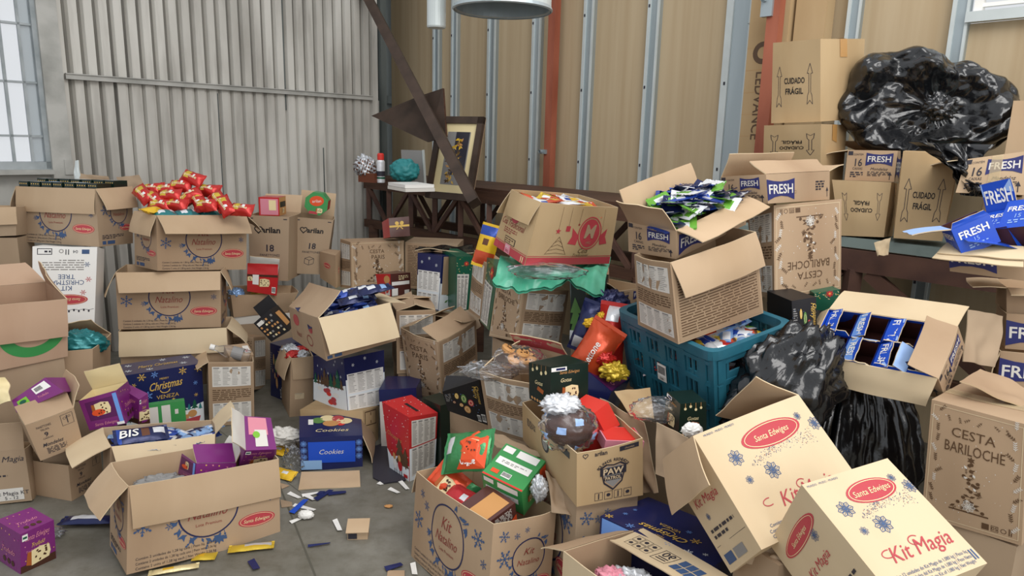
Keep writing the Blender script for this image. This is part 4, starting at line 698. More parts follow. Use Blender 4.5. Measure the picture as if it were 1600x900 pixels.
def pr_cookie(P):
    W, H = P.W, P.H; rnd = random.Random(6)
    for x, y, a, b, m in ((.35, .72, .05, .1, 'gold'), (.52, .62, .07, .13, 'leafgreen'), (.68, .5, .07, .09, 'logored'), (.42, .42, .05, .06, 'tan'), (.55, .3, .08, .11, 'tan'), (.25, .5, .04, .05, 'darkred')):
        P.ell(W * x, H * y, W * a, H * b, m, 1); P.ring(W * x, H * y, W * a * .6, H * b * .6, W * .012, 'cream', 2, 14)
    P.para(W * .04, H * .5, W * .2, H * .85, 8, 'grey', 3); P.text('Merry', W * .85, H * .75, H * .08, 'gold', -PI / 2, .3); P.text('Christmas', W * .92, H * .68, H * .07, 'gold', -PI / 2, .3, fit=H * .5)
    for i in range(14): P.star(W * rnd.random(), H * rnd.random(), W * .015, 'lblue', k=0)
    P.barcode(W * .76, H * .04, W * .84, H * .2); P.barcode(W * .87, H * .06, W * .97, H * .24, 4)
def pr_marigreen(P):
    W, H = P.W, P.H; P.rect(W * .05, H * .78, W * .3, H * .95, 'white', 2); P.rect(W * .4, H * .76, W * .9, H * .96, 'white', 2); P.rect(W * .08, H * .42, W * .9, H * .62, 'white', 2); P.para(W * .2, H * .48, W * .8, H * .56, 2, 'greytext', 3, 4); P.rect(W * .12, H * .15, W * .3, H * .26, 'orange', 2); P.barcode(W * .38, H * .14, W * .6, H * .28); P.rect(.001, .001, W - .001, H * .05, 'red2', 2)
def pr_marigreen_side(P):
    W, H = P.W, P.H; P.fan((W * .8, H * .55), [(W * .55, H * .2), (W - .001, H * .1), (W - .001, H * .9), (W * .75, H * .95), (W * .6, H * .6)], 'orange', 1); P.slice(W * .35, H * .45, H * .2, 2)
    for i in range(6): P.ell(W * (.3 + .05 * (i % 3)), H * (.72 + .05 * i), W * .03, W * .03, 'gold', 1, 8)
    P.ell(W * .6, H * .25, W * .12, H * .14, 'cream', 3); P.ring(W * .6, H * .25, W * .07, H * .08, W * .02, 'gold', 4, 14)
def pr_choco_side(P):
    W, H = P.W, P.H; P.para(W * .3, H * .5, W * .85, H * .92, 9, 'offwhite', 5, 1); P.rect(W * .06, H * .08, W * .5, H * .6, 'paleblue', 2); P.para(W * .1, H * .14, W * .46, H * .54, 6, 'greytext', 6, 4); P.fan((W * .85, H * .3), [(W * .7, .001), (W - .001, .001), (W - .001, H * .6), (W * .8, H * .5)], 'orange', 3)
def pouch(name, label, mw, L, W, T, m, cat='snack packet', group=None, patches=(), text=None, parent=None, seed=0, crimp=True, m2=None, flat=.6, draw=None):
    rnd = random.Random(seed); mb = MB(); off = Vector((rnd.uniform(0, 99), rnd.uniform(0, 99), 0))
    def surf(u, v, sgn, o=0):
        x = (u - .5) * L; y = (v - .5) * W; pu = max(0, math.sin(PI * u)) ** .5; pv = max(0, math.sin(PI * v)) ** flat
        z = sgn * T / 2 * pu * pv; y *= 1 - .10 * math.sin(PI * u) * (T / max(W, .01))
        z += noise.noise(Vector((x * 35, y * 35, sgn)) + off) * .12 * T * pu + noise.noise(Vector((x * 90, y * 30, sgn)) + off) * .07 * T * (1 - pu * .5)
        return Vector((x, y, z + sgn * o))
    nu, nv = 12, 7
    def mf(i, j):
        for a, b, c, d, mm in patches:
            if a * nu <= i < b * nu and c * nv <= j < d * nv: return mm
        return m
    mb.grid(lambda u, v: surf(u, v, 1), nu, nv, m, mfn=mf); mb.grid(lambda u, v: surf(u, v, -1), nu, nv, m2 or m, flip=True)
    if crimp:
        for e in (-1, 1):
            mb.grid(lambda u, v, e=e: Vector((e * (L / 2 + u * L * .07), (v - .5) * W * 1.0, math.sin(v * 40) * .0015 + noise.noise(Vector((v * 4, e, seed))) * .006)), 2, 14, m2 or m)
    if text:
        P = Paint(mb, lambda a, t, o: surf(a, t, 1, o + .0028), L, W)
        for t, x, y, h, mm in text: P.text(t, L * x, W * y, W * h, mm, 0, .15, 1, .015, fit=L * .6)
    if draw: draw(Paint(mb, lambda a, t, o: surf(a, t, 1, o + .0028), L, W))
    o = mb.build(name, parent, mw); return tag(o, label, cat, group)
def crumple(name, label, mw, r, m, cat='wrapper', group=None, sq=(1, 1, 1), amp=.45, seed=0, freq=2.6, parent=None, nu=54, nv=32, mfn=None):
    mb = MB()
    def p(u, v):
        th = v * PI; ph = u * 2 * PI; d = Vector((math.sin(th) * math.cos(ph), math.sin(th) * math.sin(ph), math.cos(th)))
        q = d * freq + Vector((seed * 7.3, seed, seed * 2)); k = 1 + amp * ((abs(noise.noise(q)) - .25) * 1.0 + (abs(noise.noise(q * 2.3 + Vector((4, 1, 2)))) - .2) * .65 + (abs(noise.noise(q * 5.5)) - .2) * .4)
        return Vector((d.x * sq[0], d.y * sq[1], d.z * sq[2])) * r * k
    mb.grid(p, nu, nv, m, mfn=mfn, smooth=True); o = mb.build(name, parent, mw, merge=True); return tag(o, label, cat, group) if label else o
def scrap(name, label, pts, h, m, cat='scrap', group=None, z=.002, curl=.0):
    """flat cut-off lying on the floor: outline of ground points, small thickness"""
    mb = MB(); n = len(pts); c = Vector((sum(p[0] for p in pts) / n, sum(p[1] for p in pts) / n, 0))
    top = [Vector((p[0], p[1], z + h + curl * (i % 2))) - c for i, p in enumerate(pts)]; bot = [Vector((p[0], p[1], z + curl * (i % 2))) - c for i, p in enumerate(pts)]
    mb.poly(top, m); mb.poly(bot[::-1], m)
    for i in range(n): mb.poly([bot[i], bot[(i + 1) % n], top[(i + 1) % n], top[i]], m)
    o = mb.build(name, None, Matrix.Translation(c)); return tag(o, label, cat, group)
# ------------------------------------------------------------------ the room
A0 = Vector((-3.05, 4.853, 0)); EL = Vector((.7005, .7137, 0)); NL = Vector((.7137, -.7005, 0))
R0 = Vector((-.834, 7.151, 0)); ER = Vector((.6719, -.7406, 0)); NR = Vector((-.7406, -.6719, 0))
T0 = Vector((-1.324, 6.438, 0)); ET = Vector((.6719, -.7406, 0)); NT = Vector((-.7406, -.6719, 0))
def LW(s, z, o=0): return A0 + EL * s + NL * o + Vector((0, 0, z))
def RW(s, z, o=0): return R0 + ER * s + NR * o + Vector((0, 0, z))
def TW(s, z, o=0): return T0 + ET * s + NT * o + Vector((0, 0, z))
def frame3(x, y): return Matrix((x, y, Vector((0, 0, 1)))).transposed()
ML = frame3(EL, -NL); MR = frame3(ER, -NR); MT = frame3(ET, -NT)
mb = MB(); mb.grid(lambda a, b: Vector((-6 + 11 * a, -5 + 14 * b, 0)), 4, 4, 'concrete', smooth=False)
mat('joint', '57544A', .8)
def joint(p, q, w=.008):
    p = Vector(p + (0,)); q = Vector(q + (0,)); d = (q - p).normalized(); n = Vector((-d.y, d.x, 0)) * w / 2; mb.poly([p - n + Vector((0, 0, .0008)), q - n + Vector((0, 0, .0008)), q + n + Vector((0, 0, .0008)), p + n + Vector((0, 0, .0008))], 'joint')
joint((-1.222, 3.327), (-0.706, 2.344)); joint((-1.869, 3.910), (-0.941, 2.956), .004); joint((-0.706, 2.344), (-.2, 1.2))
struct(mb.build('floor'))
def corrugated(name, s0, s1, z0, z1, o, m, pitch=.092, amp=.03, seam=()):
    mb = MB(); n = int((s1 - s0) / pitch); prof = []
    for i in range(n + 1):
        b = s0 + i * pitch
        for t, d in ((0, 0), (.56, .12), (.64, -.9), (.72, -1), (.86, -.9), (1, 0)):
            if b + t * pitch <= s1: prof.append((b + t * pitch, d * amp))
    L = [LW(s, z0, o + d) for s, d in prof]; H = [LW(s, z1, o + d) for s, d in prof]
    for i in range(len(prof) - 1): mb.poly([L[i], L[i + 1], H[i + 1], H[i]], 'corr_grime_shade' if m == 'corr' and prof[i][1] < -.5 * amp and prof[i + 1][1] < -.5 * amp else m)
    for x in seam: mb.box(LW(x, (z0 + z1) / 2, o + .003), (.012, .004, z1 - z0), 'steel_paint', ML)
    return mb
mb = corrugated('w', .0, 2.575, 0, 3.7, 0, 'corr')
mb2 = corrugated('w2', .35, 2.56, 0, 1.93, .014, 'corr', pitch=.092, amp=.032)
for v in (mb2,):
    b = len(mb.v); mb.v += v.v; mb.f += [tuple(b + i for i in f) for f in v.f]; mb.m += [mb.mi(v.mats[q]) for q in v.m]; mb.sm += v.sm
mb.box(LW(1.62, 2.75, .004), (.01, .006, 1.9), 'corr_dark', ML); mb.box(LW(1.05, 1.0, .016), (.008, .006, 1.8), 'corr_dark', ML); mb.box(LW(1.95, .75, .016), (.01, .006, 1.5), 'corr_dark', ML)
mb.box(LW(-.75, .67, -.03), (1.5, .03, 1.34), 'steel_paint', ML); mb.box(LW(-.75, 3.3, -.03), (1.5, .03, .8), 'steel_paint', ML)
struct(mb.build('wall_left'))
mb = MB(); mb.box(LW(-.045, 1.8, .02), (.115, .09, 3.6), 'steel_paint', ML); mb.box(LW(-.01, 1.35, .068), (.05, .012, .1), 'steel_paint', ML); struct(mb.build('trim_1'))
mb = MB(); mb.box(LW(1.24, 1.945, .03), (2.42, .04, .035), 'steel_paint', ML); mb.box(LW(1.24, 1.962, .045), (2.42, .03, .006), 'steel_paint', ML); struct(mb.build('trim_2'))
mb = MB(); mb.box(LW(2.58, 1.85, .0), (.06, .07, 3.7), 'corr_dark', ML); struct(mb.build('trim_3'))
# window at the left
wf = MB()
for z in (1.36, 2.92): wf.box(LW(-.78, z, 0), (1.36, .07, .05), 'frame_paint', ML)
wf.box(LW(-.112, 2.14, 0), (.036, .07, 1.6), 'frame_paint', ML); wf.box(LW(-.198, 2.14, 0), (.014, .03, 1.6), 'frame_paint', ML)
wf.box(LW(-.78, 1.32, .05), (1.36, .1, .03), 'steel_paint', ML)
for s in (-.30, -.62, -.95): wf.box(LW(s, 2.14, 0), (.016, .03, 1.6), 'frame_paint', ML)
for z in (1.55, 1.89, 2.25, 2.6): wf.box(LW(-.78, z, 0), (1.3, .03, .014), 'frame_paint', ML)
wo = struct(wf.build('window_1'))
mat('dirty_glass', 'AEB8BC', .5, spec=.5, alpha=.55); mat('clear_glass', 'F4F8FA', .05, spec=.5, alpha=.08)
g = MB(); g.box(LW(-.163, 2.14, -.012), (.062, .004, 1.54), 'dirty_glass', ML); g.build('pane', wo)
g = MB(); g.box(LW(-.8, 2.14, -.012), (1.18, .004, 1.54), 'clear_glass', ML); g.build('pane', wo)
# dark bay behind the gap
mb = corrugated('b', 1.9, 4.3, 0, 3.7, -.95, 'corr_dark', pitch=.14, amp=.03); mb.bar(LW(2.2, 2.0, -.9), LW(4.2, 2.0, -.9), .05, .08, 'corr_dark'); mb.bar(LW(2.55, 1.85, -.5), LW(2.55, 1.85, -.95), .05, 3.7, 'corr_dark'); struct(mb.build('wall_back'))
mb = MB(); mb.box(LW(3.1, 3.72, -.5), (2.6, 1.0, .05), 'corr_dark', ML); struct(mb.build('bay_light_block'))  # unseen slab added over the bay to keep light from above out
# right wall: paper-faced boards between steel studs
mb = MB()
mb.box(RW(1.89, 1.85, -.06), (5.38, .03, 3.7), 'board_paper', MR); mb.box(RW(5.48, 1.12, -.06), (1.8, .03, 2.24), 'board_paper', MR); mb.box(RW(5.48, 3.45, -.06), (1.8, .03, .5), 'board_paper', MR)
P = Paint(mb, lambda a, t, o: RW(3.72 + .3 * a, 2.25 + .5 * t, -.043 + o), .3, .5); P.text('KNAUF', .12, .22, .07, 'inkbrown', PI / 2, 0, 1)
struct(mb.build('wall_right'))
def stud(n, s, w, kind=0):
    mb = MB(); mb.box(RW(s, 1.85, -.03), (w, .035, 3.7), 'galv', MR)
    mb.box(RW(s - w * .38, 1.85, -.008), (w * .24, .012, 3.7), 'galv_white', MR); mb.box(RW(s + w * .4, 1.85, -.008), (w * .16, .012, 3.7), 'galv_white', MR)
    for i in range(5): mb.box(RW(s - w * .36, .9 + .55 * i, -.001), (.012, .004, .02), 'ink', MR)
    struct(mb.build('trim_%d' % n))
for i, (s, wd) in enumerate(((.05, .1), (.34, .09), (.88, .11), (1.45, .1), (2.02, .1), (2.63, .1), (3.31, .2), (4.02, .075), (4.555, .08))): stud(4 + i, s, wd)
wf = MB()
wf.box(RW(5.46, 2.265, -.01), (1.75, .05, .05), 'galv_white', MR)
for z in (2.32, 2.36, 2.42): wf.box(RW(5.46, z, -.03), (1.7, .03, .018), 'white', MR)
wf.box(RW(4.63, 2.72, -.03), (.035, .05, .88), 'white', MR); wo = struct(wf.build('window_2'))
g = MB(); g.box(RW(5.48, 2.75, -.04), (1.66, .004, .8), 'clear_glass', MR); g.build('pane', wo)
# orange posts
for s, o, z0, lab in ((1.69, .03, 0, 'orange painted steel post against the paper-faced wall, behind the tilted panettone carton'), (3.69, .25, 0, 'orange painted steel post in front of the tall cardboard carton at the right')):
    r = empty('steel_post', Matrix.Translation(RW(s, z0, o))); mb = MB(); mb.box(RW(s, (z0 + 3.7) / 2, o), (.075, .06, 3.7 - z0), 'orange_paint', MR); mb.build('post', r).matrix_world = Matrix.Identity(4)
    mb = MB(); mb.box(RW(s - .035, 1.52 if s < 3 else 2.38, o + .03), (.07, .035, .035 if s < 3 else .1), 'galv', MR); mb.tube([RW(s - .05, 1.52 if s < 3 else 2.42, o + .02), RW(s - .05, 1.52 if s < 3 else 2.42, o + .07)], .014, 'galv'); mb.build('clamp', r).matrix_world = Matrix.Identity(4)
    tag(r, lab, 'post')
mb = MB(); mb.tube([(1.407, 4.890, 2.414), (1.436, 4.761, 2.383), (1.443, 4.610, 2.348), (1.471, 4.502, 2.365), (1.499, 4.426, 2.393)], .008, 'galv_white'); tag(mb.build('bracket_arm'), 'bent galvanised bracket arm between a wall stud and the orange post', 'bracket')
# tall cartons standing on the bench against the wall
def tall(s0, s1, o, d, z1, lab, txt):
    r = MB(); r.box(RW((s0 + s1) / 2, (1.205 + z1) / 2, o + d / 2), (s1 - s0, d, z1 - 1.205), 'kraft_old', MR)
    if txt:
        P = Paint(r, lambda a, t, of: RW(s0 + (s1 - s0) * a, 1.205 + (z1 - 1.205) * t, o + d + of), s1 - s0, z1 - 1.205); P.text('LEDVANCE', (s1 - s0) * .42, .64, .062, 'inkbrown', -PI / 2, 0, 1, .01, fit=.4); P.ring((s1 - s0) * .42, .95, .05, .05, .03, 'inkbrown', 1, 20)
        for i in range(7): P.line((0, .2 + .13 * i), (s1 - s0, .21 + .13 * i), .0015, 'tapeold', 0)
    tag(r.build('tall_carton'), lab, 'cardboard box')
tall(3.46, 3.71, .01, .12, 2.9, 'tall narrow carton with vertical lettering and a ring mark behind the orange post', True)
tall(3.73, 3.91, .0, .1, 2.8, 'tall plain narrow carton beside the lettered tall one, above the fragile box', False)
# hood and duct hanging from the roof
hc = Vector((-0.062, 2.755, 2.071)); r = empty('extractor_hood', Matrix.Translation(hc)); mb = MB()
mb.lathe([(.178, 0), (.18, .005), (.178, .3), (.06, .42), (.06, 1.3)], 'galv_white', 40); mb.lathe([(.178, 0), (.172, .004), (.17, .29), (.05, .4)], 'galv', 40); mb.lathe([(.181, -.004), (.186, 0), (.181, .012)], 'galv', 40); mb.build('hood_shell', r)
mb = MB(); mb.lathe([(.001, .12), (.05, .12), (.055, .2), (.03, .3)], 'galv', 20); mb.build('lamp_socket', r)
tag(r, 'round galvanised metal hood hanging at the top edge, open underneath', 'hood')
hc = Vector((-0.316, 2.845, 2.016)); mb = MB(); mb.lathe([(.001, .002), (.034, 0), (.0365, .006), (.0365, 1.2)], 'galv_white', 24); tag(mb.build('duct_pipe', None, Matrix.Translation(hc)), 'narrow pale metal pipe hanging left of the round hood', 'pipe')
# timber trestle along the right wall
r = empty('timber_trestle', Matrix.Translation(TW(1.6, 0))); I4 = Matrix.Identity(4)
def tp(name, mb): mb.build(name, r).matrix_world = I4
for o in (0, -.5):
    for z in (1.19, .83):
        mb = MB(); mb.bar(TW(-.05, z, o), TW(3.4, z, o), .05, .09 if z > 1 else .07, 'wood_dark'); tp('chord', mb)
    for i in range(10):
        mb = MB(); a = .0 + .34 * i; mb.bar(TW(a, .84, o), TW(a, 1.17, o), .04, .035, 'wood_red'); tp('upright', mb)
        mb = MB(); mb.bar(TW(a + (.02 if i % 2 else .32), .86, o + .012), TW(a + (.32 if i % 2 else .02), 1.16, o + .012), .025, .035, 'wood_red'); tp('diagonal', mb)
    for s in (.08, 1.6, 3.1):
        mb = MB(); mb.bar(TW(s, 0, o), TW(s, .82, o), .08, .08, 'wood_dark'); tp('leg', mb)
mb = MB(); mb.box(TW(1.68, 1.245, -.3), (3.45, .62, .018), 'wood_dark', MT); tp('shelf_board', mb)
tag(r, 'dark brown timber truss trestle with shelf along the right wall', 'trestle')
r = empty('workbench', Matrix.Translation(TW(4.9, 0)))
mb = MB(); mb.box(TW(4.9, 1.18, -.38), (2.4, .78, .046), 'bench_top', MT); tp('bench_top', mb)
mb = MB(); mb.bar(TW(3.75, 1.1, .0), TW(6, 1.1, .0), .05, .1, 'wood_red'); tp('rail', mb)
mb = MB(); mb.bar(TW(3.75, .6, .0), TW(6, .6, .0), .05, .08, 'wood_dark'); tp('rail', mb)
for s in (3.8, 4.33, 5.05, 5.9):
    mb = MB(); mb.bar(TW(s, 0, 0), TW(s, 1.06, 0), .06, .06, 'wood_red'); tp('leg', mb)
for a, b in ((4.4, 4.98), (4.27, 3.85), (5.1, 5.8)):
    mb = MB(); mb.bar(TW(a, 1.05, .0), TW(b, .64, .0), .04, .06, 'wood_red'); tp('brace', mb)
for s in (3.8, 5.9):
    mb = MB(); mb.bar(TW(s, 0, -.7), TW(s, 1.15, -.7), .06, .06, 'wood_dark'); tp('leg', mb)
tag(r, 'grey-topped wooden workbench with brown braces under the fragile cartons', 'workbench')
ba, bb = Vector((-1.365, 6.497, 2.870)), Vector((-0.265, 4.765, 1.180)); mb = MB(); mb.bar(ba + (ba - bb) * .35, bb, .075, .085, 'wood_brace', (0, 1, 0)); tag(mb.build('wooden_brace'), 'long dark diagonal brace slanting down to the trestle in the corner', 'brace')
# ------------------------------------------------------------------ things on the trestle shelf
mb = MB(); q = [Vector(p) for p in ((-1.186, 5.910, 1.771), (-0.665, 5.409, 1.575), (-0.516, 5.316, 1.616), (-0.560, 5.493, 1.974), (-0.764, 5.687, 1.924))]; n = Vector((.2, .06, -.0)).normalized() * .0 + Vector((.01, .02, 0))
mb.poly(q, 'wood_brace'); mb.poly([p + n for p in q][::-1], 'wood_brace')
for i in range(5): mb.poly([q[i], q[(i + 1) % 5], q[(i + 1) % 5] + n, q[i] + n], 'wood_dark')
tag(mb.build('wooden_board'), 'dark brown pointed board propped behind the diagonal brace', 'board')
loc, rot, dm, _, _ = K['FR1']; M = TR(loc, *rot); r = empty('picture_frame', M); W, D, H = dm
mb = MB(); fw_ = .05
for c, d in (((0, 0, fw_ / 2), (W, .03, fw_)), ((0, 0, H - fw_ / 2), (W, .03, fw_)), ((-W / 2 + fw_ / 2, 0, H / 2), (fw_, .03, H)), ((W / 2 - fw_ / 2, 0, H / 2), (fw_, .03, H))): mb.box(c, d, 'wood_brace')
mb.build('frame', r)
mb = MB(); P = Paint(mb, lambda a, t, o: Vector(((a - .5) * W, .004 - o, t * H)), W, H); P.rect(fw_ * .8, fw_ * .8, W - fw_ * .8, H - fw_ * .8, 'cream')
P.rect(W * .26, H * .18, W * .76, H * .82, 'grey', 2); P.rect(W * .45, H * .3, W * .74, H * .82, 'ink', 4); rnd = random.Random(3)
for i in range(70):
    t = rnd.random(); x = W * (.42 + .12 * t + rnd.gauss(0, .05)); y = H * (.2 + .56 * t); P.leaf(x, y, W * .09, W * .04, rnd.uniform(0, 6), rnd.choice(('gold', 'tan', 'yellow', 'inkbrown')), 6)
mb.build('picture', r)
mb = MB(); mb.box((0, .02, H / 2), (W * .98, .012, H * .98), 'kraft'); mb.build('backing', r)
tag(r, 'brown framed picture of yellow flowers leaning behind the diagonal brace', 'picture')
def spray(p, lab):
    r = empty('spray_can', Matrix.Translation(p)); mb = MB(); mb.lathe([(.001, 0), (.03, 0), (.032, .004), (.032, .16), (.022, .178)], 'foil_white', 20); mb.lathe([(.0325, .05), (.0325, .09)], 'ink', 20); mb.lathe([(.0325, .03), (.0325, .045)], 'dgreen', 20); mb.build('can', r)
    mb = MB(); mb.lathe([(.024, .172), (.026, .18), (.026, .215), (.02, .225), (.001, .226)], 'red2', 20); mb.build('cap', r); return tag(r, lab, 'spray can')
spray((-1.039, 5.514, 1.256), 'white spray can with a red cap on the corner shelf')
crumple('foil_bag', 'crumpled silver and brown foil bag left of the spray can', Matrix.Translation((-1.169, 5.570, 1.370)), .085, 'foil_silver', 'bag', None, (1, .8, 1), .5, 3, mfn=lambda i, j: 'foil_brown' if (i * 3 + j) % 7 < 2 and j > 7 else 'foil_silver')
mb = MB(); mb.box((0, 0, .035), (.16, .12, .07), 'brown'); mb.box((0, 0, .0705), (.03, .12, .002), 'tapeold'); tag(mb.build('small_carton', None, TR((-1.123, 5.560, 1.256), -.5)), 'small reddish brown carton under the foil bag on the corner shelf', 'box')
crumple('teal_bag', 'knotted teal plastic bag with an orange tag on the corner shelf', Matrix.Translation((-0.793, 5.115, 1.370)), .1, 'teal', 'bag', None, (1.05, .8, .8), .3, 5)
mb = MB()
for i in range(2): mb.box((0, 0, .012 + .024 * i), (.3 - .02 * i, .21, .022), 'white' if i else 'offwhite')
tag(mb.build('paper_ream', None, TR((-0.700, 4.786, 1.256), -1.0)), 'white paper stack lying on the shelf beside the picture frame', 'paper')
mb = MB(); mb.box((0, 0, .13), (.2, .015, .26), 'grey'); mb.box((.1, -.004, .13), (.008, .02, .27), 'galv_white'); tag(mb.build('grey_panel', None, TR((-0.741, 5.262, 1.256), -.5, .1)), 'grey panel with a bright metal edge behind the teal bag', 'panel')
# cream table
r = empty('cream_table', TR((-0.652, 4.615, 0.000), -.35)); mb = MB(); mb.box((-.1, .0, .505), (1.25, .7, .03), 'table_cream'); mb.build('tabletop', r)
for x, y in ((-.68, -.3), (.48, -.3), (-.68, .3), (.48, .3)):
    mb = MB(); mb.box((x, y, .245), (.05, .05, .49), 'galv'); mb.build('leg', r)
tag(r, 'low cream table under the gift hampers in the middle back', 'table')
# ------------------------------------------------------------------ cartons: left group
NAT = {'f': pr_natalino, 'r': pr_natalino_side, 'l': pr_natalino_side}
KNG = 'snowflake printed christmas kit cartons'
carton('C70', 'open_carton', 'large open snowflake kit carton at the front left, holding two torn purple gift boxes', group=KNG, prints=NAT)
carton('C71', 'open_carton', 'open carton full of blue wafer bars behind the front left kit carton', out='kraft', flap_in='kraft_pale')
carton('C1', 'open_carton', 'open snowflake kit carton under the left window, packed with dark gift boxes', group=KNG, prints=NAT, out='kraft_grey')
carton('C3', 'open_carton', 'open snowflake kit carton heaped with red panettone bags by the corrugated wall', group=KNG, prints=NAT)
carton('C4', 'open_carton', 'snowflake kit carton directly under the one heaped with red bags', group=KNG, prints=NAT)
carton('C5', 'open_carton', 'bottom carton of the snowflake stack, its long flap hanging above the navy hamper', flap_in='kraft_pale')
carton('C63', 'white_carton', 'white upside-down christmas tree kit carton under the left window stack', prints={'f': pr_whitetree}, closed=True, out='white', bul=.002)
carton('C62', 'open_carton', 'open pinkish carton with red and green ring print at the left edge', out='kraft_pink', inn='kraft_pink', prints={'f': lambda P: (P.ring(P.W * .6, P.H * .5, P.H * .36, P.H * .3, P.H * .16, 'green', 0, 24, PI, 2 * PI), P.rect(P.W * .42, P.H * .42, P.W * .56, P.H * .7, 'logored', 2))})
carton('C64', 'open_carton', 'open plain carton with a teal bag inside, below the white tree kit carton')
carton('C66', 'open_carton', 'tilted carton for nine panettones with a purple box inside, near the left edge', prints={'f': pr_nine})
carton('C67', 'open_carton', 'low carton with a white price label on the floor at the left edge', prints={'f': lambda P: (P.text('Kit Magia', P.W * .72, P.H * .84, P.H * .1, 'ink', 0, .3), P.para(P.W * .5, P.H * .5, P.W * .85, P.H * .56, 1, 'ink', 3), P.rect(P.W * .54, P.H * .05, P.W * .9, P.H * .28, 'offwhite', 1), P.text('Kit Magia KT', P.W * .72, P.H * .19, P.H * .07, 'ink', k=4), P.text('5 - 12', P.W * .72, P.H * .1, P.H * .06, 'ink', k=4))}, out='kraft_grey', flap_in='kraft_pale')
carton('C68', 'open_carton', 'small carton for nine panettones standing beside the front left kit carton', prints={'f': pr_nine})
carton('C7', 'open_carton', 'narrow open carton with two white nutrition tables and a bottle on top', prints={'f': pr_nutri, 'r': pr_nutri_text})
carton('C8', 'nutrition_carton', 'brown nutrition carton behind the narrow one with the bottle', prints={'r': pr_nutri, 'f': pr_nutri_text}, closed='flaps')
carton('C9', 'open_carton', 'low wide open carton with a torn red cookie box, behind the snowflake stack', bul=.015)
carton('C10', 'panettone_carton', 'tall carton for eighteen panettones with a red box on top, by the corrugated wall', group='tall panettone cartons', prints={'f': pr_marilan}, out='kraft_grey')
carton('C11', 'panettone_carton', 'tall carton for eighteen panettones with a green gift box in its open top', group='tall panettone cartons', prints={'f': pr_marilan}, out='kraft_grey')
carton('C12', 'small_carton', 'small closed carton with a red oval mark left of the star-print hamper carton', closed='flaps', prints={'f': lambda P: P.oval_edw(P.W * .5, P.H * .6, P.W * .22, P.H * .1), 'r': lambda P: P.oval_edw(P.W * .5, P.H * .5, P.W * .1, P.H * .1)})
carton('C13', 'hamper_carton', 'brown star-print hamper carton on the cream table', closed='flaps', prints={'f': lambda P: pr_bariloche(P, ('CESTA', 'PARIS')), 'l': pr_nutri})
carton('C14', 'hamper_carton', 'plain brown hamper carton right of the star-print one on the cream table', closed='flaps', prints={'f': pr_nutri_text}, out='kraft_grey')
# ------------------------------------------------------------------ centre left
carton('C52', 'open_carton', 'tilted open carton spilling dark blue biscuit packs in the middle left', prints={'f': lambda P: (P.ell(P.W * .25, P.H * .7, P.W * .1, P.H * .16, 'inkred'), P.ring(P.W * .62, P.H * .3, P.W * .08, P.H * .13, P.W * .012, 'inkrust'), P.ell(P.W * .7, P.H * .62, P.W * .06, P.H * .1, 'inkred'), P.text('Natal', P.W * .3, P.H * .32, P.H * .13, 'inkrust', 0, .3)), 'r': lambda P: (P.rect(P.W * .02, P.H * .03, P.W * .09, P.H * .1, 'inkblue'), P.rect(P.W * .12, P.H * .03, P.W * .22, P.H * .1, 'inkblue'))}, flap_in='kraft_pale', skip=())
carton('C54', 'open_carton', 'narrow open carton holding red and grey wrapped sweets, left of the white christmas box', prints={'f': lambda P: P.table(P.W * .2, P.H * .3, P.W * .6, P.H * .4, 'kraft_pale', 'inkbrown', 4, 1)})
carton('C56', 'carton', 'low carton numbered 10 under the white and navy christmas box', closed='flaps', prints={'r': lambda P: (P.frame(P.W * .1, P.H * .55, P.W * .8, P.H * .95, P.H * .025, 'inkbrown'), P.line((P.W * .45, P.H * .6), (P.W * .45, P.H * .9), P.H * .04, 'inkbrown'), P.text('10', P.W * .5, P.H * .2, P.H * .26, 'black', 0, 0, .8, .02)), 'f': lambda P: P.text('10', P.W * .9, P.H * .22, P.H * .22, 'black', 0, 0, .8)}, out='kraft_old')
carton('C50', 'crushed_carton', 'dented hamper carton with folded-in flaps in the middle', prints={'f': lambda P: pr_bariloche(P, ('CESTA', 'PARIS')), 'r': pr_nutri}, bul=.014, extra=[('k', (.13, 2.95, 3.0, 0, 0)), ('l', (.12, 2.75, 2.8, 0, 0)), ('r', (.12, 2.75, 2.65, 0, 0))])
carton('C51', 'nutrition_carton', 'open-flapped nutrition carton behind the dented one in the middle', prints={'f': pr_nutri, 'l': pr_nutri_text}, extra=[('l', (.12, 2.9, 2.9, 0, 0)), ('r', (.12, 2.9, 3.0, 0, 0)), ('k', (.15, 3.0, 3.0, 0, 0))])
carton('C60', 'open_carton', 'plain open carton with a dark cookie box in it, behind the green panettone bags', bul=.01, prints={'f': lambda P: P.rect(P.W * .1, P.H * .1, P.W * .9, P.H * .72, 'kraft_print')})
# ------------------------------------------------------------------ middle pile
carton('C20', 'crushed_carton', 'torn open tree-print hamper carton below the green plastic sheet', prints={'f': pr_bariloche, 'r': pr_nutri}, bul=.014)
carton('C18', 'nutrition_carton', 'nutrition carton seen edge-on under the yellow bag', prints={'f': pr_nutri}, closed='flaps', bul=.01)
carton('C23', 'open_carton', 'tilted open panettone carton with red M emblem and red base band on the green sheet', prints={'f': pr_casa_front, 'r': pr_casa_side}, out='kraft_old', inn='kraft_old', bul=.012, extra=[('l', (.12, -1.2, -1.2, -.02, .03))])
carton('C24', 'open_carton', 'open drink-powder carton brimming with blue and green sachets on the tall pile', prints={'f': pr_fresh_end, 'r': pr_fresh_side}, group='drink-powder cartons', flap_in='kraft_in')
carton('C25', 'nutrition_carton', 'big nutrition-text carton balanced on the teal crate', prints={'f': pr_nutri, 'r': pr_nutri_text}, bul=.01, closed=False)
carton('C26', 'open_carton', 'half-closed drink-powder carton on the upside-down tree-print carton', prints={'f': pr_fresh_end, 'r': pr_fresh_side}, group='drink-powder cartons')
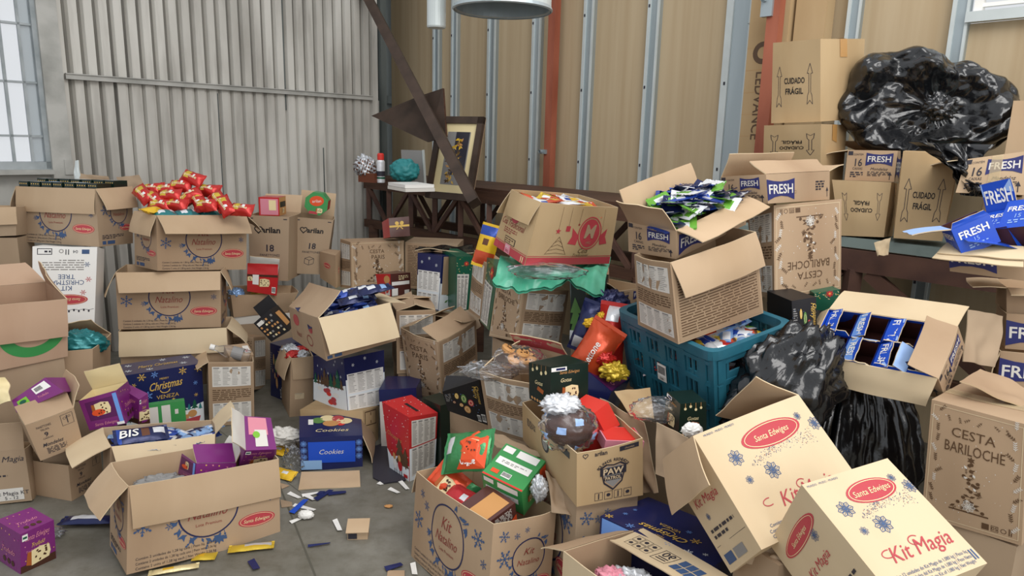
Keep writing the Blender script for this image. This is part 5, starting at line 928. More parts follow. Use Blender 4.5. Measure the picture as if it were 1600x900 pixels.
carton('C27', 'hamper_carton', 'upside-down tree-print hamper carton behind the teal crate', closed='flaps', prints={'r': lambda P: pr_bariloche(P, flip=True), 'f': pr_nutri})
carton('C22', 'open_carton', 'small drink-powder carton with open flaps wedged left of the teal crate', prints={'f': pr_fresh_end}, group='drink-powder cartons', extra=[('l', (.1, .55, .55, 0, 0)), ('k', (.1, 1.5, 1.5, 0, 0))])
carton('C49', 'open_carton', 'open nutrition carton with a wrapped cookie pack on its flaps, mid pile', prints={'f': pr_nutri, 'r': pr_nutri}, bul=.012, extra=[('k', (.08, 2.1, 2.1, 0, 0), lambda P: (P.rect(P.W * .02, P.H * .05, P.W * .98, P.H * .95, 'logored'), P.text('CESTA', P.W * .55, P.H * .5, P.H * .16, 'pink', PI)))])
carton('C47', 'open_carton', 'open carton with a black shield print, chocolate cake inside', prints={'r': pr_paw, 'f': pr_paw_side}, out='kraft_old', inn='kraft_old', bul=.008)
carton('C46', 'open_carton', 'open snowflake kit carton at the front centre, full of green and orange panettone packs', group=KNG, prints=NAT, bul=.012)
def pr_icons(P):
    W, H = P.W, P.H
    for i in range(3):
        for j in range(2): P.frame(W * (.08 + .1 * i), H * (.3 + .24 * j), W * (.17 + .1 * i), H * (.52 + .24 * j), W * .004, 'ink'); P.ell(W * (.125 + .1 * i), H * (.41 + .24 * j), W * .022, W * .022, 'ink', 1, 8)
    P.frame(W * .42, H * .3, W * .6, H * .78, W * .006, 'ink'); P.text('90', W * .51, H * .44, H * .2, 'ink', PI, 0, 1, .01); P.rect(W * .45, H * .58, W * .57, H * .61, 'ink', 1); P.rect(W * .45, H * .66, W * .57, H * .69, 'ink', 1)
    for i in range(3):
        for j in range(2): P.rect(W * (.65 + .085 * i), H * (.3 + .25 * j), W * (.725 + .085 * i), H * (.52 + .25 * j), 'inkblue')
carton('C45', 'open_carton', 'half-closed carton with blue grid and 90 mark at the bottom edge', out='kraft_pale', inn='kraft', fprints={'k': (lambda P0: pr_icons(Paint(P0.mb, lambda a, t, o: P0.fn(1 - a, t, o), P0.W, P0.H)), 1)})
# ------------------------------------------------------------------ right side
carton('C30', 'open_carton', 'tilted open drink-powder carton showing blue display boxes in two rows', prints={'r': pr_fresh_end, 'f': pr_fresh_side}, group='drink-powder cartons', inn='blue', flap_in='kraft_pale', bul=.003)
carton('C32', 'fragile_carton', 'top fragile carton of the bench stack, arrows pointing up, beside the black bag', closed='flaps', prints={'f': pr_fragil}, out='kraft_old', tape='tapeold')
carton('C33', 'fragile_carton', 'fragile carton just under the top one on the bench', closed='flaps', prints={'f': lambda P: pr_fragil(P, True)}, out='kraft_old', tape='tapeold')
carton('C35', 'fragile_carton', 'upside-down fragile carton standing on the grey bench top', closed='flaps', prints={'f': lambda P: pr_fragil(P, True)}, out='kraft_old', tape='tapeold')
carton('C34', 'open_carton', 'small drink-powder carton on the upside-down fragile carton', prints={'f': pr_fresh_end, 'r': pr_fresh_side}, group='drink-powder cartons')
carton('C36', 'fragile_carton', 'leaning fragile carton on the bench right below the hanging black bag', closed='flaps', prints={'f': pr_fragil}, out='kraft_old')
carton('C37', 'open_carton', 'taped drink-powder carton at the right edge below the black bag', prints={'f': lambda P: (pr_fresh_end(P), P.rect(P.W * .44, .001, P.W * .62, P.H - .001, 'tapeclear', 6))}, closed='flaps', out='kraft_in')
carton('C38', 'open_carton', 'drink-powder carton under torn blue display boxes at the right edge', prints={'f': lambda P: fresh_logo(P, P.W * .32, P.H * .5, P.H * .62)}, group='drink-powder cartons', extra=[('f', (.085, -.2, -.2, -.01, .02))], skip=(), flap_in='kraft_pale')
carton('C39c', 'open_carton', 'open drink-powder carton topmost of the stack at the right edge', group='drink-powder cartons', extra=[('f', (.07, -.1, -.1, 0, 0))])
carton('C39', 'open_carton', 'drink-powder carton second of the right edge stack', prints={'f': pr_fresh_side}, group='drink-powder cartons')
carton('C39b', 'open_carton', 'lowest drink-powder carton of the right edge stack above the big tree-print carton', prints={'f': pr_fresh_side}, group='drink-powder cartons', extra=[('l', (.09, -1.3, -1.3, 0, 0))])
carton('C40', 'hamper_carton', 'upright tree-print hamper carton at the right front with tree print', closed='flaps', prints={'f': pr_bariloche, 'l': pr_nutri_text}, bul=.006, tape='tapeclear')
carton('C41', 'open_carton', 'tilted open red-script kit carton with a flap hanging left', prints={'f': pr_magia, 'l': pr_magia_side}, out='kraft_pale', group='red-script kit cartons')
carton('C42', 'kit_carton', 'closed red-script kit carton lying at the bottom right front', closed='flaps', prints={'f': pr_magia, 'l': pr_magia_side}, out='kraft_pale', group='red-script kit cartons')
carton('C43', 'carton', 'drink-powder carton lying upside down at the bottom right corner', closed='flaps', prints={'f': lambda P0: pr_fresh_side(Paint(P0.mb, lambda a, t, o: P0.fn(1 - a, 1 - t, o), P0.W, P0.H))}, out='kraft_in')
# ------------------------------------------------------------------ printed christmas hampers
carton('C6', 'christmas_box', 'navy christmas hamper box with snowy village print, left of the narrow carton', cat='gift box', closed=True, out='g_navy', prints={'f': pr_xmas, 't': pr_xmas_top}, bul=.003)
carton('C16', 'christmas_box', 'navy hamper box with a white nutrition panel and black film on the cream table', cat='gift box', closed=True, out='g_navy', prints={'f': pr_xmas_nutri, 'r': pr_poinsettia}, bul=.003)
carton('C17', 'christmas_box', 'narrow green hamper box with white table, right of the navy one on the table', cat='gift box', closed=True, out='g_dgreen', prints={'f': pr_greenxmas}, bul=.003)
carton('C19', 'christmas_box', 'leaning green hamper box with white table left of the torn tree-print carton', cat='gift box', closed=True, out='g_dgreen', prints={'f': pr_greenxmas}, bul=.003)
carton('C21', 'christmas_box', 'dark green hamper box with gold christmas lettering behind the foil bags', cat='gift box', closed=True, out='g_xgreen', prints={'f': pr_greenpeople}, bul=.003)
carton('C53', 'christmas_box', 'navy and white hamper box with nutrition tables under the tilted biscuit carton', cat='gift box', closed=True, out='g_navy', prints={'f': pr_villagered, 'r': pr_xmas_nutri}, bul=.003)
carton('C57', 'cookie_box', 'bright blue cookie tray box lying open on the floor in the middle', cat='gift box', closed=True, out='g_navy', bul=.002, prints={'f': lambda P: (P.rect(P.W * .13, P.H * .22, P.W * .88, P.H * .85, 'blue'), P.text('Cookies', P.W * .5, P.H * .55, P.H * .14, 'offwhite', 0, .3), P.rect(P.W * .01, P.H * .02, P.W * .34, P.H * .3, 'sky', 3), [P.flower(P.W * x, P.H * y, P.H * .09, 'lblue', 1) for x in (.06, .94) for y in (.4, .6, .8)]), 't': lambda P: ([P.ell(P.W * x, P.H * y, P.W * a, P.H * .14, m, 1) for x, y, a, m in ((.3, .75, .1, 'leafgreen'), (.45, .85, .12, 'cream'), (.62, .82, .1, 'logored'), (.72, .7, .13, 'cream'), (.5, .6, .13, 'tan'), (.66, .62, .08, 'red2'))], P.rect(P.W * .14, P.H * .55, P.W * .22, P.H * .8, 'white', 3), P.text('Cookies', P.W * .52, P.H * .28, P.H * .13, 'cream', 0, .3))}, extra=[('r', (.16, -1.2, -1.0, 0, -.02))], flap_in='kraft')
carton('C58', 'gift_box', 'red snowy christmas box with a slot handle and nutrition side on the floor', cat='gift box', closed=True, out='g_red', prints={'f': pr_redsnow, 'r': pr_redsnow_nutri, 't': pr_redsnow_top}, bul=.003)
carton('C59', 'christmas_box', 'navy hamper box standing behind the red snowy box', cat='gift box', closed=True, out='g_navy', prints={'f': lambda P: P.rect(.001, .001, P.W - .001, P.H * .8, 'offwhite')}, bul=.002)
carton('C78', 'christmas_box', 'thin black box between the red snowy box and the plain open carton', cat='gift box', closed=True, out='g_xgreen', bul=.002)
carton('C55', 'christmas_box', 'dark navy box in the gap left of the narrow sweets carton', cat='gift box', closed=True, out='g_navy', prints={'f': pr_cookie}, bul=.002)
carton('C61', 'cookie_box', 'tilted black cookie box with round biscuits pictured, in the plain open carton', cat='gift box', closed=True, out='black', prints={'f': pr_cookie}, bul=.002)
carton('C44', 'christmas_box', 'navy hamper box lying on its back between the shield-print carton and the red-script kit cartons', cat='gift box', closed=True, out='g_navy', prints={'t': lambda P0: pr_xmas(Paint(P0.mb, lambda a, t, o: P0.fn(1 - a, 1 - t, o), P0.W, P0.H), False), 'f': lambda P: P.rect(P.W * .02, P.H * .7, P.W * .3, P.H * .98, 'lblue', 2)}, bul=.003)
carton('C74', 'christmas_box', 'navy hamper box with gold lettering under the upside-down tree-print carton', cat='gift box', closed=True, out='g_navy', prints={'r': lambda P: (P.text('Christmas', P.W * .42, P.H * .7, P.H * .22, 'gold', 0, .3, fit=P.W * .7), P.barcode(P.W * .8, P.H * .75, P.W * .95, P.H * .98)), 'f': lambda P: P.table(P.W * .3, P.H * .2, P.W * .95, P.H * .8)}, bul=.002)
carton('C75', 'cookie_box', 'dark cookie box with red biscuit picture right of the teal crate', cat='gift box', closed=True, out='black', prints={'f': pr_cookie}, bul=.002)
carton('C76', 'christmas_box', 'green and gold hamper box end behind the dark cookie box', cat='gift box', closed=True, out='g_dgreen', prints={'f': lambda P: pr_greenxmas(P, False)}, bul=.002)
carton('C77', 'christmas_box', 'navy and purple hamper box under the red foil bags', cat='gift box', closed=True, out='g_navy', prints={'t': lambda P: (P.rect(.002, .002, P.W - .002, P.H * .95, 'purple2'), P.ring(P.W * .8, P.H * .3, P.W * .06, P.W * .06, .004, 'pink', 2))}, bul=.003)
# ------------------------------------------------------------------ cartons that carry the pile from below
def support(name_label, key, z0=0, out='kraft_grey', shrink=.94, prints=None, cat='cardboard box', top=None, dx=0, dy=0, sx=1, sy=1):
    loc, rot, dm, _, _ = K[key]; zt = loc[2] - .004 if top is None else top
    k = 'S' + key; K[k] = ((loc[0] + dx, loc[1] + dy, z0), (rot[0], 0, 0), (dm[0] * shrink * sx, dm[1] * shrink * sy, zt - z0), {}, [])
    return carton(k, 'carton', name_label, cat, None, prints, closed='flaps', out=out, bul=.004)
support('dark crushed snowflake kit carton squeezed under the shield-print carton', 'C47', 0, prints={'r': pr_natalino_side, 'f': pr_natalino})
support('carton deep under the teal crate, mostly hidden', 'C28', 0, shrink=.8)
support('shaded carton under the upright tree-print carton at the right front', 'C40', .28, shrink=.95)
support('shaded carton under the right edge stack of drink-powder cartons', 'C39b', 0, shrink=.9)
support('shaded carton between the taped drink-powder carton and the bench top', 'C37', 1.206, shrink=.7, dx=.1, dy=.06)
support('plain carton carrying the torn tree-print hamper carton', 'C20', 0, shrink=.9)
support('plain carton carrying the dark green christmas hamper box', 'C21', 0, shrink=.9)
support('plain carton carrying the nutrition carton with the cookie pack', 'C49', 0, shrink=.95)
support('plain carton under the tilted red-script kit carton', 'C41', 0, shrink=.8)
support('plain carton under the closed red-script kit carton at the bottom', 'C42', 0, shrink=.8)
support('plain carton under the navy box with gold lettering', 'C74', 0, shrink=1.2)
support('plain carton under the pinkish carton at the left edge', 'C62', 0, shrink=.9)
support('carton in shade under the tilted nine panettone carton', 'C66', 0, shrink=.6, dx=-.06, dy=.06)
support('carton in shade under the white tree kit carton', 'C63', 0, shrink=.95)
support('carton in shade under the teal bag carton', 'C64', 0, shrink=.95)
support('carton in shade under the low wide cookie carton', 'C9', 0, prints={'f': lambda P: P.rect(.001, P.H * .88, P.W - .001, P.H - .002, 'offwhite')})
support('carton in shade under the dented hamper carton', 'C50', 0)
support('carton in shade under the nutrition carton behind the dented one', 'C51', 0, prints={'f': pr_nutri})
support('carton under the drink-powder carton wedged left of the crate', 'C22', 0)
carton('C65', 'open_carton', 'plain carton at the far left edge behind the snowflake carton under the window', out='kraft_grey')
support('shaded carton at the far left edge under the plain one', 'C65', 0, out='kraft_grey')
# ------------------------------------------------------------------ loose printed boxes
PUR = {'f': pr_purple, 'r': pr_purple_plain, 't': pr_purple_plain, 'l': pr_purple_plain}
giftbox('P1', 'panettone_box', 'purple panettone box standing on the floor at the bottom left corner', prints={'f': pr_purple, 'l': pr_purple_plain, 't': pr_purple_plain}, group='purple panettone boxes')
giftbox('P2', 'panettone_box', 'purple panettone box with white barcode label lying in the tilted nine carton', prints={'f': pr_purple_back, 't': lambda P: P.barcode(P.W * .7, P.H * .2, P.W * .95, P.H * .6)}, group='purple panettone boxes')
def win(P):
    P.rect(P.W * .12, P.H * .28, P.W * .88, P.H * .88, 'purple2', 0); P.slice(P.W * .5, P.H * .6, P.H * .28); P.ell(P.W * .4, P.H * .5, P.W * .18, P.H * .1, 'orange', 3); P.text('Santa Edwiges', P.W * .5, P.H * .14, P.H * .09, 'pink', 0, .3, fit=P.W * .6); P.rect(P.W * .86, P.H * .1, P.W * .97, P.H * .95, 'lblue', 3); P.rect(P.W * .78, P.H * .02, P.W * .98, P.H * .1, 'white', 4)
giftbox('P3', 'panettone_box', 'purple panettone box with window, open cream lining on top, left of the navy hamper', prints={'f': win, 'r': pr_purple_plain}, group='purple panettone boxes', open_top=True, lid=[('k', (.1, 1.9, 1.9, 0, 0))], inn='cream')
giftbox('P3b', 'panettone_box', 'purple panettone box half hidden behind the windowed one', prints={'f': pr_purple, 'r': pr_purple}, group='purple panettone boxes')
giftbox('P4', 'panettone_box', 'torn-open purple panettone box in the front left kit carton', prints={'f': win, 'r': pr_purple_plain}, group='purple panettone boxes', open_top=True, lid=[('r', (.09, 2.4, 2.3, 0, 0)), ('k', (.08, 1.2, 1.2, 0, 0))], inn='offwhite')
giftbox('P5', 'panettone_box', 'upended purple panettone box with pink film at the right end of the kit carton', prints={'t': lambda P: (P.rect(P.W * .15, P.H * .45, P.W * .8, P.H * .97, 'pink', 1), P.rect(P.W * .35, P.H * .1, P.W * .75, P.H * .6, 'offwhite', 2), P.ell(P.W * .4, P.H * .45, P.W * .12, P.H * .1, 'lime', 4)), 'f': pr_purple}, group='purple panettone boxes', lid=[('l', (.09, .9, .9, 0, 0))])
giftbox('P6', 'cookie_box', 'torn red cookie box with white inner lid in the low wide carton', col='g_red', prints={'f': lambda P: (P.slice(P.W * .55, P.H * .58, P.H * .3), P.rect(P.W * .18, P.H * .45, P.W * .38, P.H * .98, 'white', 3), P.rect(.001, P.H * .88, P.W - .001, P.H - .001, 'choc', 2), P.slice(P.W * .1, P.H * .75, P.H * .18), P.barcode(P.W * .82, P.H * .1, P.W * .95, P.H * .4))}, open_top=True, lid=[('f', (.07, 1.75, 1.75, 0, 0)), ('k', (.08, 2.2, 2.2, 0, 0))], inn='white')
giftbox('P7', 'gift_box', 'glossy red and gold window gift box on the first tall panettone carton', col='g_red', prints={'f': lambda P: (P.rect(P.W * .08, P.H * .05, P.W * .95, P.H * .92, 'pink'), P.rect(P.W * .5, P.H * .3, P.W * .85, P.H * .85, 'cream', 2)), 'r': lambda P: (P.rect(.001, .001, P.W - .001, P.H - .001, 'tan'), P.rect(P.W * .1, P.H * .45, P.W * .9, P.H * .75, 'black', 2), P.slice(P.W * .5, P.H * .25, P.H * .2, 3))})
giftbox('P8', 'gift_box', 'brown and red gift box with white labels in front of the star-print hamper carton', col='g_brownbox', faces={'f': 'g_red'}, prints={'r': lambda P: (P.rect(P.W * .06, P.H * .48, P.W * .94, P.H * .64, 'white'), P.rect(P.W * .06, P.H * .02, P.W * .35, P.H * .34, 'white'), P.rect(P.W * .68, P.H * .05, P.W * .92, P.H * .22, 'offwhite'), P.para(P.W * .4, P.H * .7, P.W * .9, P.H * .92, 3, 'cream', 3)), 'f': lambda P: (P.ell(P.W * .75, P.H * .75, P.W * .2, P.H * .18, 'tan'), P.rect(P.W * .6, P.H * .05, P.W * .95, P.H * .4, 'offwhite'))})
def bow(P):
    P.rect(.001, P.H * .5, P.W - .001, P.H * .6, 'gold', 1)
    for e in (-1, 1): P.ell(P.W * (.5 + e * .12), P.H * .7, P.W * .1, P.H * .1, 'gold', 2, 12, e * .6); P.line((P.W * .5, P.H * .55), (P.W * (.5 + e * .16), P.H * .38), P.W * .04, 'gold', 2)
giftbox('P9', 'gift_box', 'brown and red gift box with printed gold bow on the star-print hamper carton', col='g_brownbox', faces={'l': 'g_red'}, prints={'f': bow})
giftbox('D1', 'panettone_box', 'dark green chocolate panettone box standing behind the wrapped cake in the shield-print carton', col='g_xgreen', prints={'r': pr_dark, 'f': pr_dark_side}, group='dark green panettone boxes')
giftbox('D2', 'panettone_box', 'dark green panettone box leaning on the teal crate with a white tuft', col='g_xgreen', prints={'r': pr_dark_side, 'f': pr_dark}, group='dark green panettone boxes')
giftbox('D3', 'panettone_box', 'black patterned panettone box tipped over in the gap left of the biscuit carton', col='black', prints={'f': lambda P: ([P.rect(P.W * (.08 + .15 * i), P.H * (.1 + .17 * j), P.W * (.08 + .15 * i) + P.W * .09, P.H * (.1 + .17 * j) + P.H * .08, ('tan', 'greytext', 'cream')[(i * j + i) % 3]) for i in range(6) for j in range(5) if (i * 7 + j * 3) % 4], P.rect(P.W * .08, P.H * .75, P.W * .4, P.H * .9, 'offwhite', 2)), 'r': lambda P: P.rect(P.W * .2, P.H * .2, P.W * .7, P.H * .8, 'tan')}, open_top=True, lid=[('k', (.08, 1.5, 1.5, 0, 0))], inn='black')
mb = MB(); mb.box((0, 0, .022), (.08, .05, .044), 'kraft_in'); mb.box((0, -.005, .05), (.09, .075, .004), 'kraft_in', Euler((.3, 0, 0)).to_matrix()); mb.box((-.02, -.026, .02), (.035, .004, .03), 'ink')
tag(mb.build('small_box', None, TR((-0.602, 2.610) + (0,), .1)), 'small brown cardboard box alone on the middle of the floor', 'box')
# dark gift boxes packed in the top left carton
for i in range(7):
    for j in range(2):
        dm = (.066, .1, .14); M = put('C1', .075 + .142 * i, .27 + .46 * j, .66 + .04 * ((i * 3 + j) % 3), .05 * ((i % 3) - 1))
        giftbox(None, 'gift_box_small', 'dark gift box packed upright in the carton under the left window', col='g_xgreen', mw=M, dims=dm, group='dark gift boxes in the top left carton', prints={'t': lambda P, i=i, j=j: (P.rect(P.W * .1, P.H * .05, P.W * .9, P.H * (.5 if (i + j) % 2 else .95), ('grey', 'offwhite', 'sky')[(i + j) % 3]) if (i * 2 + j) % 3 else P.rect(P.W * .3, .001, P.W * .7, P.H * .3, 'tan')), 'f': lambda P: [P.ell(P.W * (.15 + .23 * q), P.H * .9, P.W * .06, P.W * .06, 'gold', 0, 6) for q in range(4)]})
P_RED = [(-1.940, 4.275, 1.329), (-2.012, 4.265, 1.281), (-2.037, 4.173, 1.230), (-1.846, 4.260, 1.259), (-1.919, 4.171, 1.222), (-1.866, 4.167, 1.205), (-1.741, 4.168, 1.208), (-1.690, 4.122, 1.184), (-1.592, 4.118, 1.164), (-1.982, 4.121, 1.180), (-2.127, 4.168, 1.210), (-2.192, 4.173, 1.234), (-2.189, 4.259, 1.254), (-2.104, 4.259, 1.253), (-1.802, 4.121, 1.181), (-2.072, 4.120, 1.174)]
# teal packs and red bags in the kit carton by the wall
for i in range(4):
    pouch('teal_pack', 'teal gift pack in the front row under the red panettone bags', put('C3', .14 + .24 * i, .2, .98, 0, .3), .14, .11, .07, 'foil_teal', group='teal packs under the red bags', patches=[(.1, .35, .2, .5, 'foil_white'), (.6, .8, .3, .6, 'foil_white')], seed=i)
pouch('yellow_pack', 'yellow pack at the left end of the teal row under the red bags', put('C3', .04, .3, 1.06, .5, .2), .12, .08, .05, 'foil_yellow', seed=9)
for i, (x, y, a) in enumerate(((301, 279, -.25), (282, 291, .05), (265, 306, .15), (325, 298, 0), (296, 309, .8), (310, 314, -.8), (343, 314, -.7), (352, 322, -.8), (378, 328, 0), (274, 321, .1), (241, 311, -.5), (224, 304, -.6), (236, 297, .2), (258, 298, .3), (322, 322, .2), (250, 322, .1))):
    p = P_RED[i]
    pouch('panettone_bag', 'red foil panettone bag in the heap by the corrugated wall', Matrix.Translation(p) @ Euler((.95, 0, -.25), 'XYZ').to_matrix().to_4x4() @ Euler((0, 0, a), 'XYZ').to_matrix().to_4x4(), .15, .088, .085, 'foil_red', group='red panettone bags in the heap', patches=[(.25, .45, .2, .8, 'foil_gold'), (.6, .72, .3, .7, 'foil_white')], text=[('Panettone', .55, .5, .22, 'cream')], seed=i, flat=.55, crimp=i % 3 == 0)
# packets in other cartons
def heap(key, n, name, label, group, maker, ur=(.1, .9), vr=(.1, .9), w0=.85, dome=.25, seed=0, tilt=.5):
    rnd = random.Random(seed)
    for i in range(n):
        u = rnd.uniform(*ur); v = rnd.uniform(*vr); q = max(0, 1 - ((u - .5) * 2) ** 2) * max(0, 1 - ((v - .5) * 2) ** 2)
        M = put(key, u, v, w0 + dome * q * rnd.uniform(.5, 1.1), rnd.uniform(0, 6.28), rnd.uniform(-tilt, tilt), rnd.uniform(-tilt, tilt)); maker(i, M, rnd)
def sachet(i, M, rnd):
    c = rnd.choice((('foil_navy', 'foil_white', 'foil_green'), ('foil_blue', 'foil_white', 'foil_navy'), ('foil_white', 'foil_blue', 'foil_green'), ('foil_green', 'foil_navy', 'foil_white'), ('foil_navy', 'foil_lblue', 'foil_white')))
    pouch('drink_sachet', 'drink powder sachet in the brimming carton on the tall pile', M, .125, .085, .012, c[0], group='drink powder sachets', patches=[(.2, .5, .2, .8, c[1]), (.6, .85, .1, .6, c[2])], seed=i, text=[('FRESH', .5, .5, .3, 'white')] if i % 3 == 0 else None)
heap('C24', 90, 's', '', '', sachet, (.1, .9), (.08, .92), .82, .75, 1, .5)
def snack(i, M, rnd):
    c = rnd.choice((('foil_yellow', 'foil_white', 'foil_red'), ('foil_white', 'foil_yellow', 'foil_blue'), ('foil_orange', 'foil_white', 'foil_gold'), ('foil_gold', 'foil_red', 'foil_white')))
    pouch('snack_packet', 'yellow and white snack packet in the red M panettone carton', M, .13, .08, .025, c[0], group='snack packets in the M carton', patches=[(.3, .6, .2, .8, c[1]), (.65, .85, .3, .7, c[2])], seed=i)
heap('C23', 24, 's', '', '', snack, (.25, .75), (.2, .8), .86, .1, 2, .3)
def candy(i, M, rnd):
    c = rnd.choice((('foil_white', 'foil_blue', 'foil_lblue'), ('foil_orange', 'foil_brown', 'foil_white'), ('foil_red', 'foil_white', 'foil_gold'), ('foil_lblue', 'foil_white', 'foil_blue'), ('foil_brown', 'foil_orange', 'foil_gold'), ('foil_white', 'foil_red', 'foil_green'), ('foil_silver', 'foil_blue', 'foil_white')))
    pouch('snack_bar', 'small wrapped snack bar in the teal crate', M, .14, .05, .026, c[0], group='snack bars in the teal crate', patches=[(.2, .55, .2, .8, c[1]), (.6, .85, .1, .9, c[2])], seed=i)
HX['C28'] = (TR(K['C28'][0], *K['C28'][1]), Hexa(K['C28'][2], {}, 0, True))
heap('C28', 80, 's', '', '', candy, (.13, .87), (.18, .82), .76, .14, 3, .35)
heap('C28', 36, 's', '', '', candy, (.06, .94), (.08, .92), .3, .4, 13, .6)
def biscuit(i, M, rnd):
    pouch('biscuit_pack', 'dark blue biscuit pack spilling from the tilted carton in the middle left', M, .17, .075, .045, rnd.choice(('foil_navy', 'foil_blue', 'foil_navy')), group='dark blue biscuit packs', patches=[(.25, .5, .25, .7, 'foil_white'), (.6, .8, .1, .5, 'foil_lblue')], seed=i)
heap('C52', 26, 's', '', '', biscuit, (.14, .86), (.2, .95), .72, .3, 4, .5)
for i, (u, v, w_, a) in enumerate(((.45, .75, 1.18, .5), (.62, .9, 1.25, .4), (.8, .92, 1.3, .7), (.35, .9, 1.15, .6), (.7, .7, 1.1, .5))): biscuit(60 + i, put('C52', u, v, w_, a + .9, .3), random.Random(i))
def wafer(i, M, rnd):
    pouch('wafer_bar', 'blue wafer bar lying in the carton behind the front left kit carton', M, .15, .05, .026, rnd.choice(('foil_blue', 'foil_navy', 'foil_blue', 'foil_lblue')), group='blue wafer bars', patches=[(.15, .45, .3, .7, 'foil_white'), (.6, .75, .2, .8, 'foil_navy')], seed=i)
heap('C71', 34, 's', '', '', wafer, (.08, .95), (.15, .9), .87, .05, 5, .15)
pouch('wafer_bag', 'navy wafer bag with big white lettering lying on the blue wafer bars', put('C71', .3, .38, 1.02, .05, .45), .19, .085, .03, 'foil_navy', patches=[(.46, .62, .25, .75, 'foil_brown'), (.68, .95, .3, .8, 'foil_white'), (0, .06, 0, 1, 'foil_blue')], text=[('BIS', .25, .55, .5, 'white')], seed=2)
pouch('wafer_bag', 'navy wafer packet with white label lying on the floor by the purple box', TR((-1.725, 2.643) + (.022,), .1), .19, .07, .035, 'foil_navy', patches=[(.1, .35, .2, .8, 'foil_white'), (.4, .7, .2, .6, 'foil_white')], seed=5)
for i, (u, v, a, m1) in enumerate(((.3, .3, .3, 'foil_red'), (.65, .25, 1.2, 'foil_silver'), (.4, .6, 2, 'foil_white'), (.7, .6, .4, 'foil_red'), (.3, .8, .1, 'foil_silver'), (.6, .85, .9, 'foil_navy'))):
    crumple('wrapped_sweet', 'red and silver wrapped sweet in the narrow open carton', put('C54', u, v, .97, a), .042, m1, 'sweet', 'wrapped sweets in the narrow carton', (1.2, .9, .7), .4, i)
# bottle and brown pack on the narrow carton
M = put('C7', .3, .3, 1.0, -.3, 0, PI / 2) ; r = empty('bottle', put('C7', .16, .3, 1.02, -.35, 0, 1.35)); mb = MB(); mb.lathe([(.001, 0), (.034, .002), (.036, .02), (.036, .13), (.015, .18), (.014, .2)], 'clearfilm', 20); mb.build('bottle_body', r); mb = MB(); mb.lathe([(.037, .04), (.037, .1)], 'grey', 20); mb.build('bottle_label', r)
mb = MB(); mb.lathe([(.016, .195), (.017, .22), (.001, .221)], 'white', 16); mb.build('cap', r); r.matrix_world = put('C7', .95, .25, 1.02, -.25, 0, -1.3); tag(r, 'clear plastic bottle with white cap lying on the narrow nutrition carton', 'bottle')
giftbox(None, 'brown_pack', 'brown pack with white and red end lying on the narrow nutrition carton', col='kraft', mw=put('C7', .7, .5, .96, .2, .35), dims=(.13, .12, .05), prints={'t': lambda P: (P.rect(P.W * .7, P.H * .2, P.W * .95, P.H * .8, 'offwhite'), P.rect(P.W * .75, P.H * .3, P.W * .88, P.H * .5, 'logored', 2))})
crumple('teal_pack_bag', 'shiny teal gift bag with white label in the carton below the white tree kit', put('C64', .6, .45, .98), .11, 'foil_teal', 'bag', None, (1.1, .8, .6), .3, 4, mfn=lambda i, j: 'foil_white' if 31 <= i < 36 and 7 <= j < 12 else 'foil_teal')
crumple('film_wrap', 'grey plastic film lying inside the front left kit carton', put('C70', .24, .5, .8), .06, 'grey', 'plastic film', None, (1.5, .9, .5), .5, 6)
giftbox(None, 'green_box', 'green box with two white windows leaning on the navy village hamper', col='g_green', mw=Matrix.Translation((-1.758, 3.371, 0.001)) @ Euler((-.06, 0, .5), 'XYZ').to_matrix().to_4x4(), dims=(.2, .05, .25), prints={'f': lambda P: (P.rect(P.W * .04, P.H * .5, P.W * .38, P.H * .95, 'offwhite'), P.rect(P.W * .46, P.H * .5, P.W * .66, P.H * .96, 'offwhite'), P.rect(P.W * .76, P.H * .75, P.W * .84, P.H * .85, 'offwhite'))})
# green octagonal gift in the second tall carton
r = MB(); N8 = 8; R8 = .085
ring0 = [Vector((R8 * math.cos(PI / 8 + i * PI / 4), 0, R8 * math.sin(PI / 8 + i * PI / 4) + R8)) for i in range(N8)]; bk = Vector((0, .12, 0))
r.poly(ring0[::-1], 'g_green'); r.poly([p + bk for p in ring0], 'g_green')
for i in range(N8): r.poly([ring0[i], ring0[(i + 1) % 8], ring0[(i + 1) % 8] + bk, ring0[i] + bk], 'g_green' if i < 5 else 'g_red')
P = Paint(r, lambda a, t, o: Vector(((a - .5) * .17, -o, t * .17)), .17, .17); P.ell(.085, .105, .05, .036, 'orange', 1, 18, .2); P.text('arilan', .085, .105, .02, 'white', .2, 0, 1, k=3); P.rect(.04, .01, .1, .03, 'logored', 1); P.slice(.11, .04, .025, 2)
tag(r.build('octagonal_box', None, Matrix.Translation((-1.407, 4.972, 1.046)) @ Euler((0, .15, .1), 'XYZ').to_matrix().to_4x4()), 'green octagonal panettone box with orange badge in the second tall carton', 'gift box')
crumple('junk_packet', 'blue and white crumpled packet at the left end of the low wide carton', put('C9', .1, .2, .95), .05, 'foil_lblue', 'wrapper', None, (1, 1, .8), .5, 2)
crumple('junk_packet', 'beige crumpled packet beside the red cookie box in the low wide carton', put('C9', .5, .3, .9), .05, 'foil_gold', 'wrapper', None, (1.4, 1, .6), .5, 7)
